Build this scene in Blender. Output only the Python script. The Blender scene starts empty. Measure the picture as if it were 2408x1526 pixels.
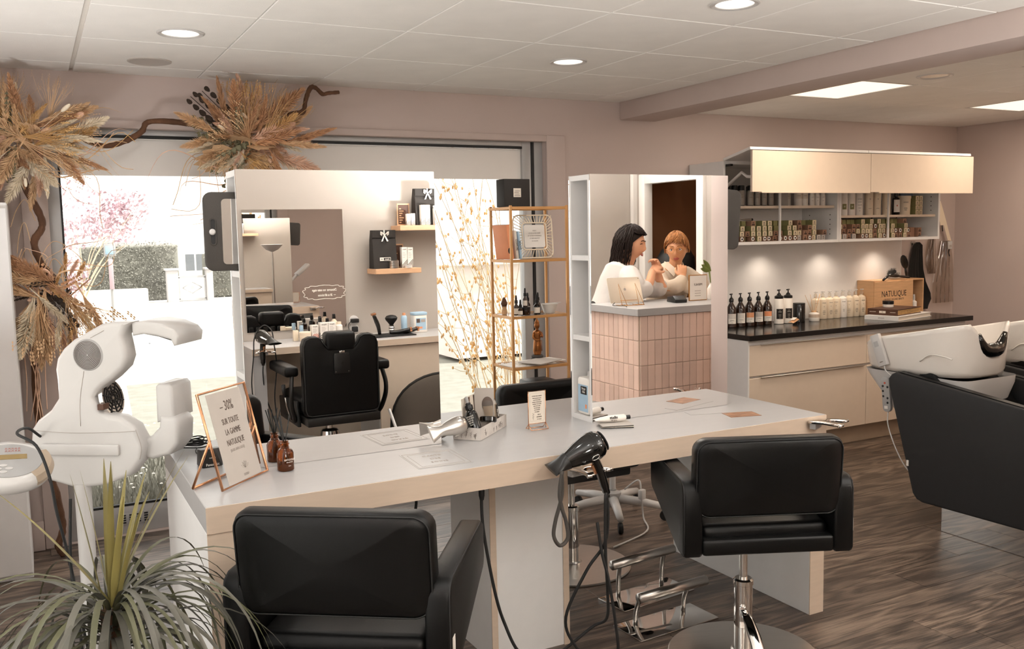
import bpy, bmesh, math, random
from math import sin, cos, pi, radians, sqrt
from mathutils import Vector, Matrix, Euler
random.seed(7)
SC = bpy.context.scene
COL = SC.collection
V = Vector

# ------------------------------------------------------------------ camera
cam_d = bpy.data.cameras.new('camera'); cam_d.sensor_width = 36.0; cam_d.lens = 36.0 * 2155 / 2408
cam_d.clip_start = 0.05; cam_d.clip_end = 400
cam = bpy.data.objects.new('camera', cam_d); COL.objects.link(cam)
yw, pt, rl = radians(27.62), radians(5.70), radians(-1.19)
fw = V((sin(yw) * cos(pt), cos(yw) * cos(pt), -sin(pt)))
r0 = V((cos(yw), -sin(yw), 0)); u0 = r0.cross(fw)
rt = cos(rl) * r0 + sin(rl) * u0; up = -sin(rl) * r0 + cos(rl) * u0
mw = Matrix((rt, up, -fw)).transposed().to_4x4(); mw.translation = V((0, 0, 1.57))
cam.matrix_world = mw
SC.camera = cam

# ------------------------------------------------------------------ world, sun, exposure
SC.view_settings.view_transform = 'Standard'; SC.view_settings.look = 'None'
SC.view_settings.gamma = 1.0; SC.view_settings.use_curve_mapping = False
SC.view_settings.exposure = .15
w = bpy.data.worlds.new('overcast_sky'); SC.world = w; w.use_nodes = True
bg = w.node_tree.nodes['Background']; bg.inputs[0].default_value = (1.0, 0.98, 0.95, 1); bg.inputs[1].default_value = 2.1
sd = bpy.data.lights.new('sun', 'SUN'); sd.energy = 6.5; sd.angle = radians(6); sd.color = (1, .96, .9)
so = bpy.data.objects.new('sun', sd); COL.objects.link(so); so.rotation_euler = V((-.58, .24, -.76)).to_track_quat('-Z', 'Y').to_euler()

def area(name, loc, sx, sy, power, color, rot=(0, 0, 0), shape='RECTANGLE'):
    d = bpy.data.lights.new(name, 'AREA'); d.shape = shape; d.size = sx; d.size_y = sy; d.energy = power; d.color = color
    o = bpy.data.objects.new(name, d); COL.objects.link(o); o.location = loc; o.rotation_euler = rot
    return o
NEUT = (1.0, .98, .95); WARM = (1.0, .80, .60)

# ------------------------------------------------------------------ helpers: materials
def lin(c):
    return tuple((x / 255 / 12.92) if x / 255 <= .04045 else ((x / 255 + .055) / 1.055) ** 2.4 for x in c)
MATS = {}
def mat(name, rgb, rough=.5, metal=0., var=.06, scale=18., bump=0., bscale=60., spec=.5, trans=0., alpha=1., coat=0., stretch=None, ior=1.45, sheen=0., objvar=0., rgb2=None):
    m = bpy.data.materials.new(name); m.use_nodes = True
    nt = m.node_tree; p = nt.nodes['Principled BSDF']; L = nt.links
    p.inputs['Roughness'].default_value = rough; p.inputs['Metallic'].default_value = metal
    p.inputs['Specular IOR Level'].default_value = spec; p.inputs['IOR'].default_value = ior
    p.inputs['Transmission Weight'].default_value = trans; p.inputs['Alpha'].default_value = alpha
    p.inputs['Coat Weight'].default_value = coat
    if sheen: p.inputs['Sheen Weight'].default_value = sheen
    c = lin(rgb)
    tc = nt.nodes.new('ShaderNodeTexCoord'); mp = nt.nodes.new('ShaderNodeMapping')
    L.new(tc.outputs['Object'], mp.inputs[0])
    if stretch: mp.inputs['Scale'].default_value = stretch
    nz = nt.nodes.new('ShaderNodeTexNoise'); nz.inputs['Scale'].default_value = scale; nz.inputs['Detail'].default_value = 5
    L.new(mp.outputs[0], nz.inputs['Vector'])
    mx = nt.nodes.new('ShaderNodeMix'); mx.data_type = 'RGBA'
    c2 = lin(rgb2) if rgb2 else tuple(max(0, x * (1 - 2 * var)) for x in c)
    c1 = c if rgb2 else tuple(min(1, x * (1 + 2 * var)) for x in c)
    mx.inputs['A'].default_value = (*c1, 1); mx.inputs['B'].default_value = (*c2, 1)
    L.new(nz.outputs['Fac'], mx.inputs['Factor'])
    out = mx.outputs['Result']
    if objvar:
        oi = nt.nodes.new('ShaderNodeObjectInfo'); hv = nt.nodes.new('ShaderNodeHueSaturation')
        ma = nt.nodes.new('ShaderNodeMath'); ma.operation = 'MULTIPLY_ADD'; ma.inputs[1].default_value = 2 * objvar; ma.inputs[2].default_value = 1 - objvar
        L.new(oi.outputs['Random'], ma.inputs[0]); L.new(ma.outputs[0], hv.inputs['Value']); L.new(out, hv.inputs['Color']); out = hv.outputs['Color']
    L.new(out, p.inputs['Base Color'])
    if bump:
        n2 = nt.nodes.new('ShaderNodeTexNoise'); n2.inputs['Scale'].default_value = bscale; n2.inputs['Detail'].default_value = 3
        L.new(mp.outputs[0], n2.inputs['Vector'])
        b = nt.nodes.new('ShaderNodeBump'); b.inputs['Strength'].default_value = bump; b.inputs['Distance'].default_value = .01
        L.new(n2.outputs['Fac'], b.inputs['Height']); L.new(b.outputs[0], p.inputs['Normal'])
    MATS[name] = m
    return m

def emis(name, rgb, strength):
    m = bpy.data.materials.new(name); m.use_nodes = True; nt = m.node_tree
    p = nt.nodes['Principled BSDF']; p.inputs['Base Color'].default_value = (*lin(rgb), 1)
    p.inputs['Emission Color'].default_value = (*lin(rgb), 1); p.inputs['Emission Strength'].default_value = strength
    MATS[name] = m; return m

def thin_glass(name, tint, gloss=1.0):
    m = bpy.data.materials.new(name); m.use_nodes = True; nt = m.node_tree; L = nt.links
    for n in list(nt.nodes): nt.nodes.remove(n)
    o = nt.nodes.new('ShaderNodeOutputMaterial'); t = nt.nodes.new('ShaderNodeBsdfTransparent'); g = nt.nodes.new('ShaderNodeBsdfGlossy')
    t.inputs[0].default_value = (*tint, 1); g.inputs['Roughness'].default_value = .02
    f0 = nt.nodes.new('ShaderNodeLayerWeight'); f0.inputs[0].default_value = .5; f = nt.nodes.new('ShaderNodeMath'); f.operation = 'POWER'; f.inputs[1].default_value = 4.0; L.new(f0.outputs['Facing'], f.inputs[0])
    mu = nt.nodes.new('ShaderNodeMath'); mu.operation = 'MULTIPLY_ADD'; mu.inputs[1].default_value = .6 * gloss; mu.inputs[2].default_value = .03 * gloss
    mx = nt.nodes.new('ShaderNodeMixShader'); L.new(f.outputs[0], mu.inputs[0]); L.new(mu.outputs[0], mx.inputs[0])
    L.new(t.outputs[0], mx.inputs[1]); L.new(g.outputs[0], mx.inputs[2]); L.new(mx.outputs[0], o.inputs[0])
    MATS[name] = m; return m

# ------------------------------------------------------------------ helpers: geometry
class G:
    """collects shapes in one bmesh and links them as ONE mesh object"""
    def __init__(s): s.bm = bmesh.new()
    def _merge(s, b2, M=None):
        if M is not None: bmesh.ops.transform(b2, matrix=M, verts=b2.verts)
        me = bpy.data.meshes.new('tmp'); b2.to_mesh(me); b2.free(); s.bm.from_mesh(me); bpy.data.meshes.remove(me)
        return s
    def box(s, x0, x1, y0, y1, z0, z1, bev=0., seg=2, M=None):
        b = bmesh.new(); bmesh.ops.create_cube(b, size=1)
        for v in b.verts:
            v.co = V((x0 + (v.co.x + .5) * (x1 - x0), y0 + (v.co.y + .5) * (y1 - y0), z0 + (v.co.z + .5) * (z1 - z0)))
        if bev: bmesh.ops.bevel(b, geom=b.edges[:], offset=bev, segments=seg, affect='EDGES', profile=.5)
        return s._merge(b, M)
    def prism(s, pts, a, b_, axis='z', bev=0., seg=2, M=None):
        """polygon pts extruded from a to b_ along axis; axis x: pts are (y,z); y: (x,z); z: (x,y)"""
        b = bmesh.new()
        def mk(p, t): return V((t, p[0], p[1])) if axis == 'x' else (V((p[0], t, p[1])) if axis == 'y' else V((p[0], p[1], t)))
        v0 = [b.verts.new(mk(p, a)) for p in pts]; v1 = [b.verts.new(mk(p, b_)) for p in pts]
        n = len(pts)
        b.faces.new(v0); b.faces.new(v1)
        for i in range(n): b.faces.new((v0[i], v0[(i + 1) % n], v1[(i + 1) % n], v1[i]))
        bmesh.ops.recalc_face_normals(b, faces=b.faces[:])
        if bev:
            ed = [e for f in b.faces if len(f.verts) == n and n > 4 or False for e in f.edges] if n > 4 else b.edges[:]
            bmesh.ops.bevel(b, geom=list(set(ed)), offset=bev, segments=seg, affect='EDGES', profile=.5)
        return s._merge(b, M)
    def lathe(s, prof, seg=20, at=(0, 0, 0), M=None):
        b = bmesh.new(); rings = []
        for r, z in prof:
            if r < 1e-5: rings.append([b.verts.new((0, 0, z))])
            else: rings.append([b.verts.new((r * cos(2 * pi * i / seg), r * sin(2 * pi * i / seg), z)) for i in range(seg)])
        for A, B in zip(rings, rings[1:]):
            for i in range(seg):
                j = (i + 1) % seg
                q = [A[i % len(A)], A[j % len(A)], B[j % len(B)], B[i % len(B)]]
                q = list(dict.fromkeys(q))
                if len(q) > 2:
                    try: b.faces.new(q)
                    except ValueError: pass
        for ring in (rings[0], rings[-1]):
            if len(ring) > 2:
                try: b.faces.new(ring)
                except ValueError: pass
        bmesh.ops.recalc_face_normals(b, faces=b.faces[:])
        MM = Matrix.Translation(V(at)) if M is None else M
        return s._merge(b, MM)
    def tube(s, pts, r, seg=8, closed=False, flat=1.0, upv=None):
        """tube along pts; r a number or one per point; flat squashes the section"""
        pts = [V(p) for p in pts]; n = len(pts)
        rs = r if isinstance(r, (list, tuple)) else [r] * n
        b = s.bm; rings = []
        N = None
        for i in range(n):
            if closed: t = (pts[(i + 1) % n] - pts[i - 1])
            else: t = pts[min(i + 1, n - 1)] - pts[max(i - 1, 0)]
            if t.length < 1e-9: t = V((0, 0, 1))
            t.normalize()
            if N is None:
                a = V(upv) if upv else (V((0, 0, 1)) if abs(t.z) < .9 else V((1, 0, 0)))
                N = (a - t * a.dot(t)).normalized()
            else:
                N = (N - t * N.dot(t))
                N = N.normalized() if N.length > 1e-6 else t.orthogonal().normalized()
            B = t.cross(N)
            rings.append([b.verts.new(pts[i] + (N * cos(2 * pi * k / seg) * flat + B * sin(2 * pi * k / seg)) * rs[i]) for k in range(seg)])
        m = n if closed else n - 1
        for i in range(m):
            A, B2 = rings[i], rings[(i + 1) % n]
            for k in range(seg): b.faces.new((A[k], A[(k + 1) % seg], B2[(k + 1) % seg], B2[k]))
        if not closed:
            b.faces.new(rings[0][::-1]); b.faces.new(rings[-1])
        return s
    def ball(s, c, rx, ry=None, rz=None, u=14, v=9, M=None):
        b = bmesh.new(); bmesh.ops.create_uvsphere(b, u_segments=u, v_segments=v, radius=1)
        ry = rx if ry is None else ry; rz = rx if rz is None else rz
        T = Matrix.Translation(V(c)) @ (M if M is not None else Matrix.Identity(4)) @ Matrix.Diagonal((rx, ry, rz, 1))
        return s._merge(b, T)
    def grid(s, rows, thick=0., closed_u=False):
        """surface through rows of points; thick adds a back side"""
        b = bmesh.new(); R = [[b.verts.new(V(p)) for p in row] for row in rows]
        for A, B in zip(R, R[1:]):
            n = len(A)
            for i in range(n if closed_u else n - 1): b.faces.new((A[i], A[(i + 1) % n], B[(i + 1) % n], B[i]))
        bmesh.ops.recalc_face_normals(b, faces=b.faces[:])
        if thick: bmesh.ops.solidify(b, geom=b.faces[:], thickness=thick)
        return s._merge(b)
    def poly(s, pts):
        b = s.bm; b.faces.new([b.verts.new(V(p)) for p in pts]); return s
    def obj(s, name, m, parent=None, smooth=35, loc=None, rot=None, sub=0):
        me = bpy.data.meshes.new(name)
        if smooth:
            for f in s.bm.faces: f.smooth = True
            lim = radians(smooth)
            for e in s.bm.edges:
                if len(e.link_faces) == 2 and e.calc_face_angle(0) > lim: e.smooth = False
        s.bm.to_mesh(me); s.bm.free()
        me.materials.append(MATS[m] if isinstance(m, str) else m)
        o = bpy.data.objects.new(name, me); COL.objects.link(o)
        if parent is not None: o.parent = parent
        if loc: o.location = loc
        if rot: o.rotation_euler = rot
        if sub:
            md = o.modifiers.new('sub', 'SUBSURF'); md.levels = sub; md.render_levels = sub
        return o

def tag(o, label, cat, group=None, kind=None):
    if label: o['label'] = label
    if cat: o['category'] = cat
    if group: o['group'] = group
    if kind: o['kind'] = kind
    return o
def thing(name, label, cat, loc=(0, 0, 0), rz=0., group=None):
    o = bpy.data.objects.new(name, None); COL.objects.link(o); o.empty_display_size = .05
    o.location = loc; o.rotation_euler = (0, 0, rz)
    return tag(o, label, cat, group)
def struct(o): o['kind'] = 'structure'; return o
def kids(o): return [c for c in o.children]
def dup(root, loc=None, rz=None, label=None, group=None):
    """copy of a thing with copies of its parts and sub-parts (mesh data shared)"""
    r = root.copy(); COL.objects.link(r)
    if loc is not None: r.location = loc
    if rz is not None: r.rotation_euler = (0, 0, rz)
    if label: r['label'] = label
    if group: r['group'] = group
    for ch in kids(root):
        c = ch.copy(); COL.objects.link(c); c.parent = r
        for g in kids(ch):
            d = g.copy(); COL.objects.link(d); d.parent = c
    return r
def empty(name, parent, loc=(0, 0, 0), rot=(0, 0, 0)):
    o = bpy.data.objects.new(name, None); COL.objects.link(o); o.parent = parent; o.location = loc; o.rotation_euler = rot; o.empty_display_size = .05
    return o
_tc = {}
def text(s, size, m, parent, M, name='lettering', align='CENTER', ext=.0004, sx=1.0, space=1.0, shear=0., off=0.):
    """flat printed lettering, readable from the local +Z side of M"""
    cu = bpy.data.curves.new('t', 'FONT'); cu.body = s; cu.size = size; cu.align_x = align; cu.align_y = 'CENTER'; cu.extrude = ext; cu.space_line = space; cu.resolution_u = 2; cu.shear = shear; cu.offset = off
    t = bpy.data.objects.new('t', cu); me = bpy.data.meshes.new_from_object(t)
    bpy.data.objects.remove(t); bpy.data.curves.remove(cu)
    me.transform(Matrix.Diagonal((sx, 1, 1, 1)))
    me.materials.clear(); me.materials.append(MATS[m])
    o = bpy.data.objects.new(name, me); COL.objects.link(o)
    if parent is not None: o.parent = parent
    o.matrix_local = M
    return o
def face(origin, right, upd):
    """matrix of a plane: origin, direction of reading, direction of up"""
    r = V(right).normalized(); u = V(upd); u = (u - r * u.dot(r)).normalized(); n = r.cross(u)
    M = Matrix((r, u, n)).transposed().to_4x4(); M.translation = V(origin); return M
def RZ(a): return Matrix.Rotation(a, 4, 'Z')
def RX(a): return Matrix.Rotation(a, 4, 'X')
def RY(a): return Matrix.Rotation(a, 4, 'Y')
def T(x, y=0, z=0): return Matrix.Translation(V((x, y, z)))
def spline(pts, n=6, closed=False):
    """Catmull-Rom through pts"""
    P = [V(p) for p in pts]; out = []; m = len(P)
    for i in range(m if closed else m - 1):
        a = P[i - 1] if (i > 0 or closed) else P[0] * 2 - P[1]
        b = P[i]; c = P[(i + 1) % m]
        d = P[(i + 2) % m] if (closed or i + 2 < m) else P[-1] * 2 - P[-2]
        for k in range(n):
            t = k / n
            out.append(.5 * ((2 * b) + (-a + c) * t + (2 * a - 5 * b + 4 * c - d) * t * t + (-a + 3 * b - 3 * c + d) * t ** 3))
    if not closed: out.append(P[-1])
    return out
def rrect(x0, x1, y0, y1, r, n=4):
    out = []
    for cx, cy, a in ((x1 - r, y1 - r, 0), (x0 + r, y1 - r, 90), (x0 + r, y0 + r, 180), (x1 - r, y0 + r, 270)):
        for k in range(n + 1):
            t = radians(a + 90 * k / n); out.append((cx + r * cos(t), cy + r * sin(t)))
    return out

# ------------------------------------------------------------------ materials
mat('mauve_paint', (197, 181, 174), .75, var=.025, scale=3, bump=.05, bscale=250)
mat('cream_paint', (178, 169, 160), .8, var=.02, scale=3, bump=.04, bscale=250)
mat('white_paint', (236, 231, 225), .6, var=.02, scale=4)
mat('ceiling_tile', (240, 236, 230), .9, var=.03, scale=6, bump=.12, bscale=220)
mat('ceiling_rail', (226, 219, 210), .6, var=.02)
mat('white_laminate', (176, 174, 173), .32, var=.025, scale=5, bump=.02, bscale=150, stretch=(1, 6, 1))
mat('beige_edge', (206, 186, 166), .45, var=.05, scale=8, stretch=(1, 8, 8))
mat('white_board', (234, 232, 230), .4, var=.015)
mat('cream_gloss', (222, 205, 186), .22, var=.015)
mat('oak', (206, 164, 128), .5, var=.10, scale=5, stretch=(2, 14, 14), bump=.05)
mat('pine', (216, 172, 128), .5, var=.10, scale=5, stretch=(2, 2, 16), bump=.05)
mat('brown_frame', (80, 52, 38), .5, var=.1)
mat('mirror_silver', (244, 242, 240), .0, 1., var=0)
mat('steel', (205, 200, 194), .28, 1., var=.05, scale=3, stretch=(1, 40, 1))
mat('chrome', (225, 222, 218), .06, 1., var=.02)
mat('gold_metal', (202, 146, 84), .35, 1., var=.05)
mat('gold_paint', (196, 146, 92), .4, .3, var=.05)
mat('copper_metal', (226, 168, 128), .25, 1., var=.03)
mat('black_leather', (8, 8, 8), .36, var=.10, scale=30, bump=.10, bscale=700, spec=.28)
mat('black_leather_matte', (32, 32, 33), .55, var=.08, scale=30, bump=.12, bscale=700)
mat('black_plastic', (22, 21, 20), .35, var=.05)
mat('black_gloss', (14, 13, 12), .12, var=.03, coat=.4)
mat('black_rubber', (24, 24, 24), .6, var=.05)
mat('grey_foam', (62, 58, 54), .8, var=.08, bump=.1, bscale=300)
mat('black_fabric', (34, 31, 28), .9, var=.12, scale=20, bump=.2, bscale=400)
mat('grey_fabric', (62, 54, 46), .9, var=.12, scale=6, bump=.2, bscale=400)
mat('black_paper', (36, 31, 27), .7, var=.05)
mat('black_worktop', (20, 18, 17), .16, var=.3, scale=40)
mat('grey_alu', (176, 175, 174), .4, .2, var=.03)
mat('white_plastic', (202, 199, 196), .3, var=.015, coat=.2)
mat('ceramic', (238, 232, 224), .12, var=.01, coat=.5)
mat('grey_plastic', (168, 166, 164), .45, var=.04)
mat('taupe_plastic', (176, 158, 138), .4, var=.04)
mat('white_paper', (232, 226, 218), .7, var=.02)
mat('ivory_paper', (222, 212, 198), .7, var=.02)
mat('grey_paper', (190, 182, 174), .7, var=.03)
mat('ink', (96, 82, 74), .7, var=.03)
mat('ink_dark', (30, 26, 24), .7, var=.03)
mat('ink_pale', (176, 166, 158), .7, var=.03)
mat('white_ink', (236, 230, 220), .6, var=.02)
mat('red_ink', (196, 92, 70), .6, var=.02)
mat('amber_glass', (150, 74, 18), .05, var=.04, trans=.85, ior=1.45)
mat('dark_amber', (40, 20, 9), .12, var=.1, coat=.5)
mat('cream_bottle', (236, 220, 196), .35, var=.02)
mat('white_bottle', (238, 232, 224), .3, var=.02)
mat('grey_bottle', (150, 140, 130), .35, var=.04)
mat('clear_liquid', (238, 214, 186), .1, var=.02, trans=.5)
mat('clear_plastic', (240, 236, 230), .08, var=.01, trans=.9, ior=1.2)
mat('blue_plastic', (110, 126, 150), .4, var=.04)
mat('blue_label', (168, 196, 216), .5, var=.04)
mat('orange_paper', (232, 152, 108), .6, var=.04)
mat('tan_label', (214, 150, 110), .6, var=.04)
mat('dark_wood_floor', (86, 74, 66), .42)
mat('hair_dark', (30, 18, 12), .5, var=.3, scale=40, spec=.25)
mat('hair_blonde', (166, 112, 66), .5, var=.35, scale=60, spec=.3)
mat('skin', (222, 164, 128), .5, var=.03, scale=8)
mat('skin_tan', (204, 146, 106), .5, var=.03, scale=8)
mat('lips', (166, 84, 72), .4, var=.03)
mat('eye_white', (230, 222, 214), .3, var=.01)
mat('shirt_white', (206, 200, 194), .85, var=.02, scale=10, bump=.25, bscale=16)
mat('shirt_cream', (206, 190, 170), .85, var=.04, scale=10, bump=.3, bscale=16)
mat('brown_wall', (120, 78, 48), .8, var=.08, scale=2)
mat('dark_brown', (36, 24, 16), .7, var=.1)
mat('tile_pink', (234, 204, 188), .3, var=.10, scale=7, objvar=.09, coat=.3)
mat('grout', (218, 200, 182), .9, var=.03)
mat('leaf_green', (74, 77, 54), .45, var=.2, scale=6, objvar=.3, rgb2=(98, 95, 70))
mat('leaf_grey', (94, 92, 83), .4, var=.15, scale=6, objvar=.2)
mat('leaf_yellow', (128, 118, 68), .45, var=.2, scale=6, objvar=.2)
mat('plant_leaf', (112, 124, 58), .45, var=.15)
mat('bark', (92, 62, 42), .85, var=.35, scale=12, stretch=(1, 1, 1), bump=.6, bscale=50)
mat('straw', (222, 186, 146), .85, var=.15, scale=20, objvar=.12)
mat('cream_plume', (246, 228, 204), .95, var=.08, scale=30, objvar=.06)
mat('brown_plume', (200, 154, 116), .95, var=.2, scale=30, objvar=.15)
mat('ochre_plume', (212, 170, 114), .95, var=.2, scale=30, objvar=.12)
mat('pink_plume', (234, 194, 168), .95, var=.12, scale=30, objvar=.1)
mat('eucalyptus', (126, 122, 96), .7, var=.15, scale=10, objvar=.15)
mat('dark_leaf', (58, 46, 38), .7, var=.15)
mat('grass', (160, 159, 150), .9, var=.2, scale=6, rgb2=(120, 119, 108))
mat('pale_pink_wall', (236, 222, 214), .9, var=.03)
mat('street', (214, 212, 208), .9, var=.05, scale=.8)
mat('garden_wall', (186, 182, 180), .9, var=.05, scale=1)
mat('house_wall', (230, 226, 220), .9, var=.03)
mat('hedge', (128, 127, 118), .95, var=.3, scale=1.2)
mat('blossom', (206, 168, 186), .9, var=.15, scale=3, rgb2=(186, 174, 168))
mat('twig', (226, 208, 180), .9, var=.1)
mat('car_paint', (236, 234, 232), .25, var=.01, coat=.5)
mat('car_glass', (120, 124, 128), .1, var=.05)
mat('screen_amber', (150, 128, 86), .2, var=.08)
mat('photo_print', (52, 36, 30), .3, var=.5, scale=28, rgb2=(214, 160, 124))
mat('marble_paper', (236, 230, 224), .6, rgb2=(168, 158, 150), scale=26, stretch=(1, 1, .5))
mat('tablet_back', (226, 214, 196), .35, .4, var=.02)
mat('bronze', (150, 96, 54), .35, .9, var=.25, scale=30)
emis('lamp_white', (255, 250, 240), 1.0)
emis('lamp_warm', (255, 240, 220), 1.0)
thin_glass('window_glass', (.96, .96, .95))
thin_glass('frame_glass', (.97, .97, .97))

# ================================================================== STRUCTURE
def wood_floor():
    m = bpy.data.materials.new('oak_planks'); m.use_nodes = True; nt = m.node_tree; L = nt.links; p = nt.nodes['Principled BSDF']
    tc = nt.nodes.new('ShaderNodeTexCoord'); oi = nt.nodes.new('ShaderNodeObjectInfo')
    mul = nt.nodes.new('ShaderNodeVectorMath'); mul.operation = 'SCALE'; mul.inputs[0].default_value = (37, 53, 11); L.new(oi.outputs['Random'], mul.inputs['Scale'])
    add = nt.nodes.new('ShaderNodeVectorMath'); L.new(tc.outputs['Object'], add.inputs[0]); L.new(mul.outputs[0], add.inputs[1])
    def scaled(s):
        mp = nt.nodes.new('ShaderNodeMapping'); mp.inputs['Scale'].default_value = s; L.new(add.outputs[0], mp.inputs[0]); return mp.outputs[0]
    n0 = nt.nodes.new('ShaderNodeTexNoise'); n0.inputs['Scale'].default_value = 1.0; n0.inputs['Detail'].default_value = 2; L.new(scaled((.9, 5.0, 1)), n0.inputs['Vector'])
    sinm = nt.nodes.new('ShaderNodeMath'); sinm.operation = 'MULTIPLY'; sinm.inputs[1].default_value = 70; L.new(n0.outputs['Fac'], sinm.inputs[0])
    s2 = nt.nodes.new('ShaderNodeMath'); s2.operation = 'SINE'; L.new(sinm.outputs[0], s2.inputs[0])
    n1 = nt.nodes.new('ShaderNodeTexNoise'); n1.inputs['Scale'].default_value = 1; n1.inputs['Detail'].default_value = 6; n1.inputs['Roughness'].default_value = .7; L.new(scaled((5, 160, 1)), n1.inputs['Vector'])
    n2 = nt.nodes.new('ShaderNodeTexNoise'); n2.inputs['Scale'].default_value = 1; n2.inputs['Detail'].default_value = 3; L.new(scaled((2.2, 9, 1)), n2.inputs['Vector'])
    a = nt.nodes.new('ShaderNodeMath'); a.operation = 'MULTIPLY_ADD'; a.inputs[1].default_value = .085; L.new(s2.outputs[0], a.inputs[0]); L.new(n1.outputs['Fac'], a.inputs[2])
    b = nt.nodes.new('ShaderNodeMath'); b.operation = 'MULTIPLY_ADD'; b.inputs[1].default_value = .55; L.new(n2.outputs['Fac'], b.inputs[0]); L.new(a.outputs[0], b.inputs[2])
    cr = nt.nodes.new('ShaderNodeValToRGB'); e = cr.color_ramp.elements
    e[0].position = .45; e[0].color = (*lin((40, 33, 29)), 1); e[1].position = 1.02; e[1].color = (*lin((136, 118, 103)), 1)
    k = cr.color_ramp.elements.new(.70); k.color = (*lin((72, 60, 52)), 1)
    L.new(b.outputs[0], cr.inputs[0])
    hv = nt.nodes.new('ShaderNodeHueSaturation'); ma = nt.nodes.new('ShaderNodeMath'); ma.operation = 'MULTIPLY_ADD'; ma.inputs[1].default_value = .5; ma.inputs[2].default_value = .72
    L.new(oi.outputs['Random'], ma.inputs[0]); L.new(ma.outputs[0], hv.inputs['Value']); L.new(cr.outputs[0], hv.inputs['Color']); L.new(hv.outputs[0], p.inputs['Base Color'])
    rr = nt.nodes.new('ShaderNodeMath'); rr.operation = 'MULTIPLY_ADD'; rr.inputs[1].default_value = .16; rr.inputs[2].default_value = .27; L.new(n1.outputs['Fac'], rr.inputs[0]); L.new(rr.outputs[0], p.inputs['Roughness'])
    bp = nt.nodes.new('ShaderNodeBump'); bp.inputs['Strength'].default_value = .25; bp.inputs['Distance'].default_value = .004; L.new(b.outputs[0], bp.inputs['Height']); L.new(bp.outputs[0], p.inputs['Normal'])
    MATS['oak_planks'] = m
wood_floor()

XL, XR, YN, YB, YR = -.45, 7.0, -.65, 5.2, 1.3
fl = struct(G().box(XL, XR, YN, YB, -.12, -.012).obj('floor', 'dark_wood_floor'))
PW, PL = .19, 1.25
pm = None
ny = int((YB - YN) / PW) + 1
for j in range(ny):
    y0 = YN + j * PW; y1 = min(y0 + PW - .002, YB)
    off = random.uniform(0, PL)
    x = XL - off
    while x < XR:
        x0 = max(x, XL); x1 = min(x + PL - .002, XR)
        if x1 - x0 > .03 and not (x0 > 4.75 and y1 < YR):
            full = abs((x1 - x0) - (PL - .002)) < 1e-4 and abs(y1 - y0 - PW + .002) < 1e-4
            if full and pm is not None:
                o = pm.copy(); COL.objects.link(o); o.location = (x0, y0, 0)
            else:
                o = G().box(0, x1 - x0, 0, y1 - y0, -.012, 0, bev=.0008, seg=1).obj('plank', 'oak_planks', fl, smooth=0, loc=(x0, y0, 0))
                if full: pm = o
        x += PL

# ceiling: recessed rails with tiles as parts
ZC, ZR = 2.425, 2.38
ce = struct(G().box(-1, 7.6, -1.2, 5.6, ZC + .012, 2.75).obj('ceiling', 'ceiling_rail'))
P = .6176
gx = [-.45] + [.237 + P * c for c in range(0, 6)] + [3.57]
gy = []
y = 3.713 + P * 2
while y > YN + .05:
    gy.append(y); y -= P
gy = [YB] + gy + [YN]
tm = None
for i in range(len(gx) - 1):
    for j in range(len(gy) - 1):
        g1 = .016 if i == 1 else .0025
        g0 = .0025
        dx = gx[i + 1] - gx[i]; dy = gy[j] - gy[j + 1]
        full = abs(dx - P) < 1e-3 and abs(dy - P) < 1e-3 and i != 1
        if full and tm:
            o = tm.copy(); COL.objects.link(o); o.location = (gx[i], gy[j + 1], ZC)
        else:
            o = G().box(g1, dx - g0, .003, dy - .003, 0, .012, bev=.0025, seg=1).obj('ceiling_tile', 'ceiling_tile', ce, smooth=0, loc=(gx[i], gy[j + 1], ZC))
            if full: tm = o
# right bay, 45 mm lower
cr_ = struct(G().box(3.86, 7.0, YR, YB, ZR + .012, ZC + .012).obj('ceiling_right_bay', 'ceiling_rail'))
gx2 = [3.86, 4.05, 4.66, 5.27, 5.90, 6.51, 7.0]
gy2 = [5.2, 4.95, 4.335, 3.72, 3.10, 2.48, 1.86, 1.3]
PANELS = {(1, 2), (4, 2), (2, 4)}  # the last one is an extra panel added out of view for light
for i in range(len(gx2) - 1):
    for j in range(len(gy2) - 1):
        if (i, j) in PANELS: continue
        G().box(.003, gx2[i + 1] - gx2[i] - .003, .003, gy2[j] - gy2[j + 1] - .003, 0, .012, bev=.0025, seg=1).obj('ceiling_tile', 'ceiling_tile', cr_, smooth=0, loc=(gx2[i], gy2[j + 1], ZR))
struct(G().box(3.855, 4.7, YN, YR, ZC + .001, ZC + .012).obj('ceiling_over_desk', 'ceiling_tile'))
# LED panels
for n, (i, j) in enumerate(sorted(PANELS)):
    x0, x1, y0, y1 = gx2[i], gx2[i + 1], gy2[j + 1], gy2[j]
    t = thing('led_panel', ['square lit light panel in the ceiling nearest the dropped beam', 'added square lit light panel in the ceiling over the wash units, near the foreground', 'square lit light panel in the ceiling cut by the right edge of the photo'][n], 'light', ((x0 + x1) / 2, (y0 + y1) / 2, ZR), 0, 'lit square ceiling panels')
    hx, hy = (x1 - x0) / 2 - .003, (y1 - y0) / 2 - .003
    g = G(); g.box(-hx, hx, -hy, -hy + .02, 0, .014); g.box(-hx, hx, hy - .02, hy, 0, .014); g.box(-hx, -hx + .02, -hy + .02, hy - .02, 0, .014); g.box(hx - .02, hx, -hy + .02, hy - .02, 0, .014)
    g.obj('panel_frame', 'white_plastic', t)
    G().box(-hx + .02, hx - .02, -hy + .02, hy - .02, .004, .010).obj('diffuser', 'lamp_warm', t)
    area('panel_light', ((x0 + x1) / 2, (y0 + y1) / 2, ZR - .001), .54, .52, 10.5, (1, .84, .68))
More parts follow.
